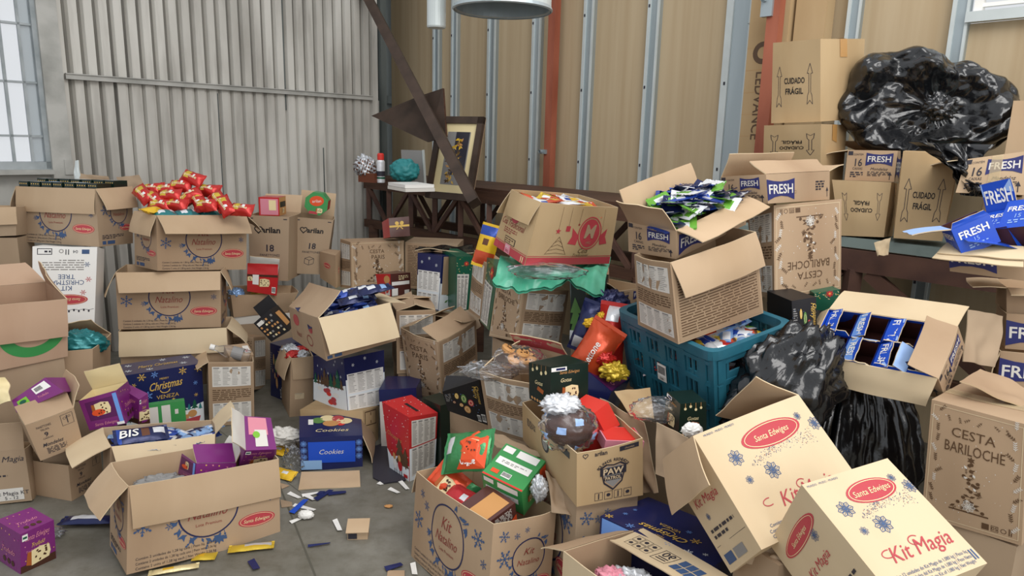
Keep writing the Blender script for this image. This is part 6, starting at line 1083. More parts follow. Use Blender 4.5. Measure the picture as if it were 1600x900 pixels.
# marilan packs in the front centre kit carton
def at(x, y, z, yaw, tx, ty): return Matrix.Translation((x, y, z)) @ Euler((tx, ty, yaw), 'XYZ').to_matrix().to_4x4()
MG = 'green and orange panettone packs'
pouch('panettone_bag', 'green and orange panettone bag standing topmost in the front kit carton', at(*(-0.149, 2.458, 0.455), -.6, .95, -.35), .215, .16, .08, 'foil_green2', group=MG, patches=[(.05, .2, .3, .75, 'foil_white')], draw=lambda P: (P.fan((P.W * .68, P.H * .42), [(P.W * .36, P.H * .05), (P.W * .98, P.H * .05), (P.W * .98, P.H * .8), (P.W * .72, P.H * .98), (P.W * .45, P.H * .7)], 'orange', 0), P.slice(P.W * .7, P.H * .56, P.H * .25, 2), P.text('arilan', P.W * .66, P.H * .16, P.H * .14, 'white', PI, 0, 1, .02, k=3)), seed=1)
pouch('panettone_bag', 'green and orange panettone bag pressed against the far corner of the front kit carton', at(*(-0.209, 2.466, 0.297), -.5, .95, .5), .175, .15, .07, 'foil_orange2', group=MG, patches=[(.75, 1, .3, 1, 'foil_green2')], draw=lambda P: P.slice(P.W * .4, P.H * .5, P.H * .3, 1), seed=2)
giftbox(None, 'panettone_box', 'green panettone box with white labels lying on top in the front kit carton', col='g_green', mw=at(*(0.034, 2.392, 0.338), -.55, .4, .15), dims=(.17, .16, .13), prints={'t': pr_marigreen, 'r': pr_marigreen_side, 'f': pr_marigreen}, group=MG)
giftbox(None, 'panettone_box', 'brown and orange panettone box with pale panel, nearest in the front kit carton', col='g_brownbox', faces={'f': 'g_red'}, mw=at(*(-0.055, 2.271, 0.246), -.8, .25, .1), dims=(.14, .14, .12), prints={'r': pr_choco_side, 't': lambda P: P.rect(P.W * .3, P.H * .1, P.W * .9, P.H * .9, 'tan'), 'f': lambda P: (P.slice(P.W * .5, P.H * .4, P.H * .28))}, group=MG)
pouch('panettone_bag', 'red panettone bag with small barcode between the bag and the brown box', at(*(-0.164, 2.384, 0.296), -.7, .6, .1), .16, .1, .05, 'foil_red2', group=MG, patches=[(.45, .6, .3, .7, 'foil_white'), (.7, .9, .5, 1, 'foil_cream')], seed=3)
pouch('panettone_bag', 'orange bag at the bottom of the front kit carton near the brown box', at(*(-0.161, 2.424, 0.195), -.7, .5, .1), .12, .1, .06, 'foil_orange2', group=MG, patches=[(.2, .5, .2, .7, 'foil_cream')], seed=4)
crumple('film_knot', 'crumpled clear film at the right end of the front kit carton', Matrix.Translation((0.114, 2.256, 0.419)), .035, 'foil_silver', 'plastic film', None, (.8, .8, 1.3), .5, 8)
# shield-print carton contents
def cake():
    M = Matrix.Translation((0.207, 2.253, 0.649)); r = empty('wrapped_cake', M); crumple('cake', None, None, .078, 'choc', sq=(1.05, .9, .8), amp=.12, seed=2, parent=r, nu=40)
    crumple('plastic_wrap', None, None, .094, 'clearfilm', sq=(1.05, .95, .85), amp=.2, seed=4, parent=r, freq=3.0, mfn=lambda i, j: 'paleblue' if (i // 3 + 2 * (j // 4)) % 6 == 0 and j % 4 < 3 and 6 < j < 22 else 'clearfilm'); o = crumple('plastic_knot', None, None, .055, 'foil_white', sq=(1.2, 1, .6), amp=.5, seed=9, parent=r); o.location = (-.03, .02, .075)
    tag(r, 'chocolate cake wrapped in clear printed plastic inside the shield-print carton', 'cake')
cake()
mb = MB(); pr_ = [(-.08, 0), (.08, 0), (.1, .1), (.045, .17), (-.045, .17), (-.1, .1)]
a = [Vector((x, 0, z)) for x, z in pr_]; b = [p + Vector((0, .1, 0)) for p in a]; mb.poly(a, 'g_red'); mb.poly(b[::-1], 'g_red')
for i in range(6): mb.poly([a[(i + 1) % 6], a[i], b[i], b[(i + 1) % 6]], 'g_red2')
tag(mb.build('red_box', None, at(*(0.256, 2.349, 0.521), -.6, .1, .1)), 'faceted red box behind the wrapped chocolate cake', 'gift box')
mb = MB(); mb.box((0, 0, .02), (.14, .1, .04), 'pink'); mb.box((0, 0, .041), (.13, .09, .002), 'red2'); tag(mb.build('red_pack', None, at(*(0.384, 2.289, 0.577), .2, .1, .1)), 'flat pinkish red pack at the right corner of the shield-print carton', 'gift box')
# cookie pack on the nutrition carton
r = empty('cookie_pack', at(*(0.042, 2.798, 0.713), .3, .35, .1)); rnd = random.Random(3)
for i in range(7):
    mb = MB(); mb.lathe([(.001, .012), (.026, .012), (.03, .004), (.026, -.008), (.001, -.008)], 'tan', 16)
    for q in range(6): mb.box((rnd.uniform(-.016, .016), rnd.uniform(-.016, .016), .012), (.007, .006, .004), 'choc')
    o = mb.build('cookie', r); o.location = (rnd.uniform(-.06, .06), rnd.uniform(-.03, .03), .01 + .012 * (i % 3)); o.rotation_euler = (rnd.uniform(-.4, .4), rnd.uniform(-.4, .4), 0)
crumple('plastic_wrap', None, None, .1, 'clearfilm', sq=(1.15, .8, .45), amp=.2, seed=12, parent=r, freq=2)
o = crumple('plastic_tail', None, None, .08, 'clearfilm', sq=(1.5, .7, .35), amp=.3, seed=14, parent=r, freq=2.4); o.location = (-.13, -.04, -.03); tag(r, 'clear bag of chocolate chip cookies on the open nutrition carton', 'cookies')
# drink-powder display boxes
def display(i, M, dims, lid, label, group, rot=1.25, side=None):
    fpr = (lambda P: (P.rect(.001, P.H * .02, P.W - .001, P.H * .98, ('blue', 'lblue')[i % 2], 0), P.poly([(P.W * .02, P.H * .55), (P.W * .5, P.H * .7), (P.W * .98, P.H * .55), (P.W * .98, P.H * .98), (P.W * .02, P.H * .98)], 'paleblue' if i % 2 == 0 else 'blue', 1), P.text('FRESH', P.W * .5, P.H * .5, P.H * .46, 'white', 0, 0, 1, .02, fit=P.W * .86, k=3)), 1)
    r = empty('display_box', M); hx = Hexa(dims, {}, .001, True, i); mb = MB()
    for f in 'frkl': mb.grid(lambda a, t, f=f: hx.pt(f, a, t), 3, 3, 'g_blue'); mb.grid(lambda a, t, f=f: hx.pt(f, .01 + .98 * a, .02 + .98 * t, -.0015), 3, 3, 'brownbox', flip=True)
    mb.grid(lambda a, t: hx.tri(a, t, .01), 2, 2, 'brownbox')
    for f in side or '':
        W, H = hx.size(f); P = Paint(mb, lambda a, t, o, f=f: hx.pt(f, a, t, o), W, H); P.text('FRESH', W * .5, H * .68, min(H * .3, W * .2), 'white', 0, 0, 1, .02, fit=W * .8); P.text('15', W * .5, H * .42, H * .14, 'paleblue'); P.para(W * .25, H * .15, W * .75, H * .3, 2, 'paleblue', 3)
    mb.build('tray', r)
    flap(r, hx, lid[0], lid[1], 'g_blue', 'paleblue', fpr, 'lid'); flap(r, hx, 'f' if lid[0] != 'f' else 'k', (.02, 1.0 + .5 * (i % 3), 1.0 + .5 * (i % 3), .01, -.01), 'g_blue', 'paleblue', None, 'tuck_flap')
    return tag(r, label, 'display box', group)
for i in range(4):
    for j in range(2):
        if (i, j) == (3, 0):
            display(8, put('C30', .125 + .25 * i, .25, .12), (.098, .094, .095), ('l', (.05, 1.0, 1.0, 0, 0)), 'blue drink display with a sachet in it, lower right of the tilted carton', None)
            continue
        display(i + 2 * j, put('C30', .125 + .25 * i, .25 + .5 * j, .03), (.098, .094, .105), ('l', (.056, 2.85 - .12 * ((i + j) % 3), 2.85 - .08 * (i % 2), 0, 0)), 'torn blue drink display box in the tilted carton', 'blue displays in the tilted carton')
pouch('drink_sachet', 'navy and green drink sachet standing in the lower right display box', put('C30', .87, .25, .75, .6, 1.0), .11, .075, .012, 'foil_navy', patches=[(.6, 1, 0, .6, 'foil_green')], text=[('FRESH', .5, .6, .3, 'white')], seed=3)
display(0, at(*(1.619, 2.340, 1.307), .1, -.5, .9), (.12, .1, .11), ('l', (.1, .5, .5, 0, 0)), 'torn blue drink display leaning right at the right edge, middle one', None, side='frkl')
display(1, at(*(1.562, 2.366, 1.289), -.2, .0, -.5), (.12, .1, .1), ('l', (.12, .35, .35, 0, 0)), 'torn blue drink display with lid pointing left at the right edge', None, side='frkl')
display(2, at(*(1.664, 2.292, 1.326), .3, -.3, .7), (.13, .1, .12), ('k', (.1, 1.2, 1.2, 0, 0)), 'torn blue drink display cut off by the right edge of the picture', None, side='frkl')
mb = MB(); mb.grid(lambda u, v: Vector(((u - .5) * .22, (v - .5) * .1, .004 * math.sin(u * 5) + .002)), 8, 3, 'g_blue'); mb.grid(lambda u, v: Vector(((u - .5) * .22, (v - .5) * .1, .004 * math.sin(u * 5))), 8, 3, 'paleblue', flip=True); tag(mb.build('display_cardboard', None, at(*(1.605, 2.319, 1.308), -.2, .1, .1)), 'flat blue display lid lying on the flap at the right edge', 'cardboard')
# wrappers in the bottom carton
for i, (u, v, m1) in enumerate(((.35, .3, 'pink'), (.5, .25, 'foil_white'), (.6, .4, 'foil_white'), (.7, .25, 'foil_brown'), (.45, .45, 'foil_silver'))): crumple('sweet_wrapper', 'crumpled pink or white wrapper in the bottom half-closed carton', put('C45', u, v, .8), .055, m1, 'wrapper', 'wrappers in the bottom carton', (1.2, 1, .6), .5, i + 20)
# ------------------------------------------------------------------ teal vented crate
def crate():
    loc, rot, (W, D, H), dl, _ = K['C28']; M = TR(loc, *rot); r = empty('plastic_crate', M)
    rad = .045
    def path(sc=1, grow=0):
        w, d = W / 2 * sc + grow, D / 2 * sc + grow; q = []
        for cx, cy, a0 in ((w - rad, d - rad, 0), (-w + rad, d - rad, 90), (-w + rad, -d + rad, 180), (w - rad, -d + rad, 270)):
            for k in range(5): a = R(a0 + 22.5 * k); q.append((cx + rad * math.cos(a), cy + rad * math.sin(a)))
        return q
    def sc(z): return .93 + .07 * z / H
    def band(mb, z0, z1, g0, th, m='crate_teal', gap=None):
        o0, o1 = path(sc(z0), g0), path(sc(z1), g0); i0, i1 = path(sc(z0), g0 - th), path(sc(z1), g0 - th); n = len(o0)
        for k in range(n):
            j = (k + 1) % n
            if gap and gap(o0[k], o0[j]): continue
            A, B, C_, E = [Vector(p + (z0,)) for p in (o0[k], o0[j])] + [Vector(p + (z1,)) for p in (o1[j], o1[k])]; a, b, c, e = [Vector(p + (z0,)) for p in (i0[k], i0[j])] + [Vector(p + (z1,)) for p in (i1[j], i1[k])]
            for q in ((A, B, C_, E), (b, a, e, c), (E, C_, c, e), (B, A, a, b)): mb.poly(q, m)
    mb = MB(); band(mb, H - .035, H, .014, .022); band(mb, H - .052, H - .036, .006, .01); mb.build('rim', r)
    mb = MB()
    for z0, z1 in ((0, .03), (.105, .125), (.2, .22), (.285, .3)): band(mb, z0, z1, .008, .012)
    gapr = lambda p, q: abs((p[0] + q[0]) / 2) > W * .4 and abs(p[1] - q[1]) > .1
    band(mb, .22, .235, .002, .006); band(mb, H - .06, H - .04, .002, .006)
    # posts and slats
    def slat(f, t, wd, z0, z1, th=.008):
        for zz in ((z0, z1),):
            w, d = W / 2, D / 2
            if f in 'fk':
                y = -d if f == 'f' else d; a = [Vector(((t - .5) * W * sc(z), y * sc(z), z)) for z in zz]; mb.bar(a[0], a[1], wd, th, 'crate_teal', (0, 1, 0))
            else:
                x = w if f == 'r' else -w; a = [Vector((x * sc(z), (t - .5) * D * sc(z), z)) for z in zz]; mb.bar(a[0], a[1], wd, th, 'crate_teal', (1, 0, 0))
    for f, n in (('f', 17), ('k', 17), ('l', 11), ('r', 11)):
        for i in range(n):
            t = .09 + .82 * i / (n - 1); wide = i in (0, n // 2, n - 1) or (n > 12 and i in (4, 12))
            for z0, z1 in ((.02, .11), (.12, .205), (.215, H - .04)):
                if f in 'lr' and z0 > .2 and not wide and .25 < t < .75: continue
                slat(f, t, .034 if wide else .011, z0, z1, .016 if wide else .008)
    for f in 'lr':
        for zz in ((.215, .245),): 
            for i in range(9): slat(f, .25 + .5 * i / 8, .05, *zz)
    for sx in (-1, 1):
        for sy in (-1, 1):
            mb.bar((sx * (W / 2 - .012) * .93, sy * (D / 2 - .012) * .93, 0), (sx * (W / 2 - .014), sy * (D / 2 - .014), H - .02), .03, .03, 'crate_teal', (0, 1, 0))
    mb.build('basket', r)
    mb = MB(); mb.box((0, 0, .008), (W * .9, D * .88, .012), 'crate_teal'); mb.build('base', r)
    mb = MB(); P = Paint(mb, lambda a, t, o: Vector(((.44 + .1 * a - .5) * W * .97, -(D / 2) * .985 - .012 - o, .13 + .07 * t)), .055, .07); P.rect(0, 0, .055, .07, 'offwhite'); P.barcode(.003, .02, .052, .066); P.text('0381', .027, .01, .01, 'black', k=4); mb.build('barcode_label', r)
    tag(r, 'teal vented plastic crate full of wrapped snack bars under the nutrition-text carton', 'crate')
crate()
# ------------------------------------------------------------------ black rubbish bags
def upper_bag():
    c = Vector((1.915, 3.310, 1.798)); Z = 3.2 / 1100
    tab = [(0, 128), (20, 118), (40, 96), (60, 88), (80, 80), (100, 95), (115, 110), (150, 142), (180, 143), (205, 125), (235, 92), (265, 70), (300, 74), (330, 118), (360, 128)]
    def rad(a):
        a = a % 360
        for (a0, r0), (a1, r1) in zip(tab, tab[1:]):
            if a0 <= a <= a1: t = (a - a0) / (a1 - a0); t = t * t * (3 - 2 * t); return (r0 + (r1 - r0) * t) * Z
    def p(u, v):
        a = u * 360; ra = R(a); d = 2 * v
        rho = rad(a) * (math.sin(PI * v) ** .62 if v > .02 else .0)
        depth = -.20 * math.cos(PI * v) - .02
        dent = math.exp(-(v / .16) ** 2) * .17
        x, z = math.cos(ra) * rho, math.sin(ra) * rho
        cr = Vector((x * 2.6, z * 2.6, v * .8)); big = 1 - min(1, abs(noise.noise(cr + Vector((3, 1, 7)))) * 3.2)
        pl = math.sin(ra * 9 + 5 * noise.noise(Vector((x * 3, z * 3, 2)))) * math.exp(-((v - .18) / .2) ** 2)
        xr, zr = x * .5 - z * .87, x * .87 + z * .5; st = abs(noise.noise(Vector((xr * 9, zr * 2.6, v * 2)))) + .6 * abs(noise.noise(Vector((x * 3.2, z * 6, v * 2 + 4))))
        q = abs(noise.noise(Vector((x * 12, z * 12, v * 4 + 3)))) * .6 + abs(noise.noise(Vector((x * 26, z * 26, v * 6)))) * .3
        k = -big * .085 * min(1, v * 4) + pl * .003 + (st - .3) * .12 * min(1, v * 2) + (q - .25) * .05
        return Vector((x * (1 + k * .6), depth + dent - k * 1.1 + .15, z * (1 + k * .6)))
    mb = MB(); mb.grid(p, 180, 80, 'blackbag'); r = empty('rubbish_bag', Matrix.Translation(c) @ Euler((0, 0, -.35), 'XYZ').to_matrix().to_4x4())
    mb.build('bag', r, merge=True); o = crumple('knot', None, None, .055, 'blackbag', sq=(1.2, .8, 1), amp=.6, seed=3, parent=r); o.location = (0, -.02, 0)
    mb = MB(); A = [Vector(q) for q in ((1.539, 2.807, 1.635), (1.827, 2.786, 1.633), (1.740, 2.704, 1.440))]
    def tl(u, v):
        w0 = .07 + .93 * (1 - v); pnt = A[0].lerp(A[1], .5 + (u - .5) * w0) .lerp(A[2] + Vector(((u - .5) * .1 * .3, 0, 0)), v); return pnt + Vector((0, -1, 0)) * (abs(noise.noise(Vector((u * 6, v * 3, 1)))) * .09 + .03 * math.sin(u * 14 + v * 4) * (1 - v * .5)) + Vector((.02, 0, .0)) * noise.noise(Vector((u * 9, v * 7, 4)))
    mb.grid(tl, 40, 30, 'blackbag'); mb.grid(lambda u, v: tl(u, v) + Vector((.0, .02, 0)), 40, 30, 'blackbag', flip=True); mb.build('bag_tail', r).matrix_world = Matrix.Identity(4)
    tag(r, 'big black rubbish bag with a gathered knot on top of the bench boxes', 'rubbish bag')
upper_bag()
def lower_bag():
    c = Vector((1.303, 2.580, 0.180)); c = Vector((c.x + .02, 2.62, .05)); r_ = MB()
    def p(u, v):
        a = u * 2 * PI; h = v
        prof = min(1, (math.sin(PI * min(1, .06 + h * .9)) ** .45)) * (1 - .12 * h)
        f = abs(noise.noise(Vector((math.cos(a) * 3.4, math.sin(a) * 3.4, h * .9)))) * 1.1 + abs(noise.noise(Vector((math.cos(a) * 8, math.sin(a) * 8, h * 1.6 + 4)))) * .5 + .25 * abs(noise.noise(Vector((math.cos(a) * 5, math.sin(a) * 5, h * 9))))
        k = (1 - .2 + f * .33) * prof
        return Vector((math.cos(a) * .33 * k, math.sin(a) * .25 * k, h * .76 + .03 * noise.noise(Vector((a, h * 3, 2)))))
    r_.grid(p, 140, 50, 'blackbag'); tag(r_.build('rubbish_bag', None, Matrix.Translation(c), merge=True), 'tall black rubbish bag with vertical folds under the tilted drink-powder carton', 'rubbish bag')
    def p2(u, v):
        a = u * 2 * PI; th = v * PI; d = Vector((math.sin(th) * math.cos(a), math.sin(th) * math.sin(a), math.cos(th)))
        k = 1 + .35 * (abs(noise.noise(d * 3.1)) - .2) + .15 * abs(noise.noise(d * 9)); return Vector((d.x * .17, d.y * .13, d.z * .24)) * k
    m2 = MB(); m2.grid(p2, 90, 44, 'blackbag'); tag(m2.build('rubbish_bag', None, Matrix.Translation((0.949, 2.329, 0.770)) @ Euler((0, .5, 0), 'XYZ').to_matrix().to_4x4(), merge=True), 'smaller crumpled black rubbish bag beside the right end of the teal crate', 'rubbish bag')
lower_bag()
# ------------------------------------------------------------------ green plastic sheet, yellow bag, foil bags
A = [Vector(q) for q in ((-0.085, 2.944, 1.121), (0.391, 2.936, 1.080), (-0.004, 3.363, 1.071), (0.475, 3.364, 1.074))]
def gs(u, v):
    p = A[0].lerp(A[1], u).lerp(A[2].lerp(A[3], u), v); e = (1 - v)
    sag = -.085 * max(0, (.35 - v) / .35) * (1 + .3 * math.sin(u * 7)) ; return p + Vector((0, 0, sag + .03 * noise.noise(Vector((u * 5, v * 4, 2))) + .018 * noise.noise(Vector((u * 14, v * 9, 7))) - .02)) + Vector((0, -.05 * e * abs(noise.noise(Vector((u * 6, 3, v * 3)))), 0))
mb = MB(); mb.grid(gs, 60, 30, 'greenfilm'); mb.grid(lambda u, v: gs(u, v) + Vector((0, .004, -.012)), 60, 30, 'greenfilm', flip=True); tag(mb.build('plastic_sheet'), 'crumpled green plastic sheet spread under the red M panettone carton', 'plastic sheet')
crumple('plastic_roll', 'clear crumpled film lying on the green plastic sheet', Matrix.Translation((0.146, 2.903, 1.069)), .07, 'clearfilm', 'plastic film', None, (2.3, .7, .5), .22, 33, 2.2)
pouch('yellow_bag', 'yellow and blue snack bag standing left of the red M carton', at(*(-0.133, 3.567, 1.072), -.2, 1.35, 0) @ Matrix.Rotation(1.35, 4, 'Z'), .2, .11, .05, 'foil_yellow', patches=[(.75, 1, .0, 1, 'foil_blue'), (.45, .6, .4, .7, 'foil_brown'), (0, .3, 0, 1, 'foil_orange')], seed=4, cat='snack bag')
P_FOIL = [(0.421, 2.849, 0.811), (0.343, 2.740, 0.777), (0.415, 2.972, 0.911), (0.323, 2.905, 0.835)]
P_BOW = [(0.413, 2.656, 0.720), (0.395, 2.866, 0.891), (0.330, 2.830, 0.868), (0.376, 2.686, 0.763)]
for i, (x, y, d, L, W, T, m, a, lab) in enumerate(((955, 525, 2.95, .25, .13, .14, 'foil_red', 1.5, 'tall red foil panettone bag with white label left of the teal crate'), (930, 548, 2.85, .22, .15, .14, 'foil_orange', 1.1, 'orange red foil panettone bag leaning against the tall red one'), (949, 478, 3.05, .19, .19, .16, 'foil_navy', .9, 'dark blue foil bag on top of the red ones by the crate'), (917, 510, 3.0, .2, .1, .08, 'foil_navy', 1.3, 'dark foil bag with silver edge left of the red foil bags'))):
    if i == 2: crumple('foil_panettone_bag', lab, Matrix.Translation(P_FOIL[2]) @ Matrix.Translation((.01, 0, -.01)), .085, m, 'panettone bag', None, (1.05, .9, .95), .4, 91); continue
    pouch('foil_panettone_bag', lab, at(*P_FOIL[i], -.3, 1.35, 0) @ Matrix.Rotation(a, 4, 'Z'), L, W, T, m, group=None, patches=[(.7, .95, .15, .6, 'foil_white')] if i == 0 else ([(.0, .25, .2, .8, 'foil_silver')] if i == 3 else ()), text=[('Panettone', .4, .5, .2, 'white')] if i == 1 else None, seed=i + 40, cat='panettone bag')
for i, (x, lab) in enumerate(((0, 'gold foil bow at the foot of the red foil bags'), (1, 'small gold foil tuft on the dark foil bag, upper one'), (2, 'small gold foil tuft at the neck of the dark foil bag, left one'), (3, 'red and silver foil scrap between the red bags and the gold bow'))):
    crumple('foil_bow', lab, Matrix.Translation(P_BOW[i]), (.045, .026, .024, .034)[i], ('foil_gold', 'foil_yellow', 'foil_yellow', 'foil_red')[i], 'foil bow', None, (1.2, .8, .8), .6, 50 + i)
mb = MB(); mb.tube([(0.267, 3.194, 0.994), (0.275, 3.161, 0.887), (0.282, 3.100, 0.691)], .004, 'galv'); mb.box((0.264, 3.183, 0.993), (.05, .02, .02), 'galv_white'); tag(mb.build('metal_rod'), 'thin metal rod with a white tip in front of the dark green hamper box', 'rod')
# ------------------------------------------------------------------ loose sheets of cardboard
def sheet(name, label, pts, m, cat='cardboard', th=.004, wob=.012):
    q = [Vector(p) for p in pts]; n = (q[1] - q[0]).cross(q[3] - q[0]).normalized(); mb = MB()
    f = lambda u, v, o: q[0].lerp(q[1], u).lerp(q[3].lerp(q[2], u), v) + n * (o + wob * noise.noise(Vector((u * 2.5, v * 2.5, q[0].x * 9))))
    mb.grid(lambda u, v: f(u, v, 0), 12, 12, m); mb.grid(lambda u, v: f(u, v, -th), 12, 12, m, flip=True)
    for x in (0, 1): mb.grid(lambda u, v, x=x: f(x, v, -th * u), 1, 12, 'kraft_pale'); mb.grid(lambda u, v, x=x: f(u, x, -th * v), 12, 1, 'kraft_pale')
    return tag(mb.build(name), label, cat)
sheet('cardboard_sheet', 'bent brown cardboard panel between the shield-print carton and the dark green box', [(0.339, 2.483, 0.672), (0.485, 2.352, 0.634), (0.526, 2.255, 0.415), (0.487, 2.301, 0.389)], 'kraft', wob=.03)
sheet('cardboard_sheet', 'torn nutrition cardboard panel below the dark green box by the crate', [(0.494, 2.211, 0.693), (0.590, 2.154, 0.666), (0.581, 2.122, 0.510), (0.495, 2.176, 0.525)], 'kraft_grey')
sheet('cardboard_sheet', 'cardboard with cut-out holes lying below the teal crate', [(0.388, 2.469, 0.703), (0.516, 2.452, 0.723), (0.517, 2.355, 0.646), (0.436, 2.375, 0.647)], 'kraft_old')
crumple('film_knot', 'dark clear film bag under the teal crate beside the holed cardboard', Matrix.Translation((0.506, 2.286, 0.709)), .06, 'clearfilm', 'plastic film', None, (1.5, .8, .7), .28, 77, 2.0)
crumple('paper_tuft', 'white tissue tuft hanging on the dark green box by the crate', Matrix.Translation((0.575, 2.066, 0.730)), .026, 'white', 'tissue', None, (1.2, .8, .9), .4, 71)
sheet('cardboard_sheet', 'brown carton flap standing behind the dark gift boxes under the window', [(-2.546, 4.536, 1.308), (-2.399, 4.539, 1.323), (-2.325, 4.469, 1.233), (-2.483, 4.467, 1.221)], 'kraft_grey')
sheet('metal_offcut', 'bent pale metal strip standing behind the window carton', [(-2.810, 4.556, 1.405), (-2.786, 4.557, 1.406), (-2.743, 4.479, 1.277), (-2.784, 4.478, 1.276)], 'galv_white', 'metal strip')
sheet('cardboard_sheet', 'dark edged flap lying behind the dark gift boxes', [(-2.767, 4.520, 1.327), (-2.572, 4.495, 1.309), (-2.552, 4.470, 1.283), (-2.737, 4.469, 1.278)], 'kraft_grey')
sheet('cardboard_sheet', 'cream paper flap curling up at the left edge above the white label carton', [(-2.225, 2.845, 0.550), (-2.149, 2.847, 0.558), (-2.079, 2.779, 0.476), (-2.185, 2.775, 0.458)], 'cream', wob=.03)
sheet('cardboard_sheet', 'loose carton flap sloping in front of the right edge stack', [(1.502, 2.157, 0.924), (1.616, 2.098, 0.882), (1.544, 1.989, 0.851), (1.373, 2.053, 0.914)], 'kraft')
sheet('cardboard_sheet', 'square carton flap hanging beside the right edge stack', [(1.544, 2.323, 1.081), (1.675, 2.339, 1.058), (1.626, 2.264, 0.899), (1.501, 2.249, 0.920)], 'kraft_grey', wob=.02)
sheet('cardboard_sheet', 'brown panel lying between the kit carton packs and the shield-print carton', [(-0.093, 2.578, 0.492), (0.028, 2.541, 0.463), (0.135, 2.418, 0.458), (-0.044, 2.471, 0.467)], 'kraft_grey')
sheet('cardboard_sheet', 'crumpled carton piece in the dark gap right of the front kit carton', [(0.135, 2.315, 0.458), (0.199, 2.286, 0.414), (0.223, 2.190, 0.346), (0.157, 2.212, 0.355)], 'kraft_grey', wob=.03)
sheet('cardboard_sheet', 'crumpled piece of old carton in the gap under the red-script kit cartons', [(0.640, 1.756, 0.471), (0.725, 1.728, 0.579), (0.757, 1.677, 0.582), (0.717, 1.665, 0.524)], 'kraft_grey', wob=.04)
sheet('cardboard_sheet', 'piece of brown cardboard in front of the green hamper box, under the nutrition carton', [(-0.280, 3.886, 0.643), (-0.208, 3.889, 0.656), (-0.165, 3.773, 0.590), (-0.224, 3.766, 0.554)], 'kraft_grey')
sheet('corrugated_offcut', 'small torn corrugated piece hanging over the bench front edge', [(1.564, 3.034, 1.206), (1.619, 3.009, 1.234), (1.599, 2.974, 1.166), (1.564, 2.992, 1.154)], 'kraft_pale')
sheet('cardboard_sheet', 'flat brown flap of the open cookie tray box on the floor', [(-0.959, 2.977, 0.004), (-0.683, 3.023, 0.004), (-0.710, 3.132, 0.030), (-0.981, 3.103, 0.030)], 'kraft_in', wob=.004)
sheet('film_cover', 'black plastic film over the navy hamper box on the cream table', [(-0.600, 4.254, 0.935), (-0.238, 4.205, 0.944), (-0.266, 4.557, 0.919), (-0.613, 4.555, 0.910)], 'blackbag', 'plastic film', wob=.04)
# ------------------------------------------------------------------ litter on the floor
G = lambda *q: [tuple(p) for p in q]
WS = 'white paper strips on the floor'
def strip(a, b, w, m, lab, grp=None, z=.001, name='paper_strip', cat='paper strip'):
    d = Vector((b[0] - a[0], b[1] - a[1], 0)).normalized(); n = Vector((-d.y, d.x, 0)) * w / 2; a = Vector(a + (0,)); b = Vector(b + (0,)); scrap(name, lab, [a - n, b - n, b + n, a + n], .0012, m, cat, grp, z, .004)
for i, (a, b) in enumerate((((-0.994, 2.947), (-0.931, 2.903)), ((-0.925, 2.921), (-0.859, 2.954)), ((-0.908, 2.922), (-0.860, 2.884)), ((-0.938, 2.840), (-0.834, 2.802)), ((-0.906, 2.693), (-0.867, 2.736)), ((-0.727, 2.722), (-0.685, 2.639)), ((-0.547, 3.013), (-0.496, 2.973)), ((-0.512, 3.091), (-0.460, 3.006)), ((-0.353, 2.425), (-0.335, 2.353)), ((-0.608, 3.066), (-0.587, 3.048)))):
    strip(a, b, .02, 'white', 'white paper strip lying on the floor between the cartons', WS, .001 + .002 * (i % 3))
for i, (a, b) in enumerate((((-0.923, 2.765), (-0.896, 2.882)), ((-0.854, 2.884), (-0.806, 2.975)), ((-0.811, 2.939), (-0.735, 2.961)), ((-0.782, 2.518), (-0.700, 2.544)), ((-0.450, 2.380), (-0.393, 2.415)), ((-0.970, 2.414), (-0.928, 2.359)), ((-0.851, 2.925), (-0.843, 2.961)))):
    strip(a, b, .026 if i != 3 else .012, ('blue', 'navy')[i > 0], 'dark blue wrapper strip lying on the floor between the cartons', 'blue wrapper strips on the floor', .006, 'wrapper_strip', 'wrapper')
scrap('cardboard_bit', 'brown cardboard scrap by the right end of the front left kit carton', [(-1.011, 2.882), (-0.953, 2.862), (-0.940, 2.829), (-0.984, 2.816)], .003, 'kraft_grey', 'cardboard')
scrap('cardboard_bit', 'brown cardboard scrap at the bottom edge of the floor', [(-0.440, 2.376), (-0.377, 2.379), (-0.370, 2.331), (-0.436, 2.329)], .003, 'kraft', 'cardboard')
scrap('cardboard_bit', 'small brown cardboard scrap beside the paper strips', [(-1.061, 3.035), (-1.012, 3.013), (-1.037, 2.981)], .003, 'kraft', 'cardboard')
scrap('tray_lid', 'dark grey plastic tray lid flat on the floor beside the red snowy box', [(-0.712, 3.450), (-0.626, 3.536), (-0.482, 3.092), (-0.579, 3.055), (-0.641, 3.109)], .006, 'ink', 'plastic tray')
scrap('paper_scrap', 'off-white torn label beside the tray lid', [(-0.664, 3.375), (-0.653, 3.406), (-0.587, 3.291), (-0.597, 3.276)], .002, 'offwhite', 'paper')
crumple('foam_piece', 'white foam piece on the floor beside the paper strips', Matrix.Translation((-0.852, 2.733, 0.020)), .026, 'white', 'foam', None, (1.3, .8, .7), .2, 61)
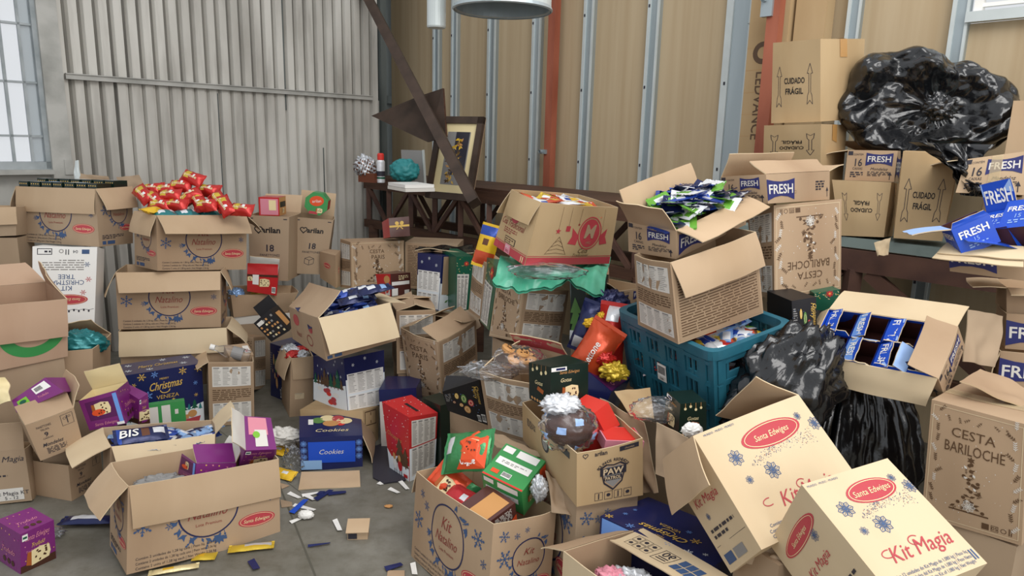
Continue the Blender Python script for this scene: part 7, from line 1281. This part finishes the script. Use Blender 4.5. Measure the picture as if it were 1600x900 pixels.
for i, (x, lab, m, L, W) in enumerate(((((-1.150, 2.423)), 'crumpled gold foil packet on the floor in front of the kit carton', 'foil_gold', .075, .05), (((-0.997, 2.495)), 'long gold and silver foil packet by the kit carton corner', 'foil_gold', .15, .05), (((-1.227, 2.338)), 'cream and gold wrapper cut by the bottom edge', 'foil_cream', .15, .035))):
    pouch('gold_packet', lab, TR(x + (.012,), .15 + .1 * i), L, W, .018, m, patches=[(.3, .95, .3, .8, 'foil_silver')] if i == 1 else [(.2, .5, .2, .7, 'foil_yellow')], seed=70 + i, cat='wrapper')
for i, (x, lab) in enumerate((((-1.171, 3.352), 'yellow foil wrapper right of the upended purple box'), ((-1.056, 3.093), 'yellow foil wrapper behind the kit carton corner'))): pouch('yellow_wrapper', lab, TR(x + (.02,), -.4, .4), .1, .06, .02, 'foil_yellow', patches=[(.3, .6, .3, .7, 'foil_white')], seed=80 + i, cat='wrapper')
crumple('paper_tissue', 'white crumpled paper left of the blue cookie tray box', Matrix.Translation((-1.152, 3.369, 0.090)), .075, 'offwhite', 'paper', None, (1.3, .8, .55), .5, 62)
scrap('carton_bit', 'flattened brown carton piece under the white crumpled paper', [(-1.253, 3.496), (-1.148, 3.553), (-1.102, 3.426), (-1.210, 3.388)], .03, 'kraft_old', 'cardboard')
crumple('clear_film', 'clear film scrap standing beside the blue cookie tray box', Matrix.Translation((-1.036, 3.157, 0.060)), .07, 'clearfilm', 'plastic film', None, (.7, .5, 1), .5, 63)
crumple('clear_film', 'clear film scrap on the floor below the white label carton', Matrix.Translation((-1.855, 2.551, 0.020)), .05, 'clearfilm', 'plastic film', None, (1.6, .8, .4), .5, 64)
crumple('crumbs', 'white crumbs on the floor near the front kit carton', Matrix.Translation((-0.434, 2.252, 0.004)), .02, 'white', 'crumbs', None, (1.5, 1, .25), .6, 65)
crumple('dried_leaf', 'small pale chip on the floor right of the small brown box', Matrix.Translation((-0.520, 2.846, 0.006)), .012, 'tan', 'chip', None, (1.5, 1, .4), .4, 66)
mb = MB(); mb.box((0, 0, .31), (.26, .22, .62), 'kraft_in'); mb.box((0, -.111, .31), (.04, .002, .62), 'tapeold'); tag(mb.build('carton', None, TR((2.320, 3.154, 1.206), -.75)), 'plain carton at the right edge behind the big black bag', 'cardboard box')
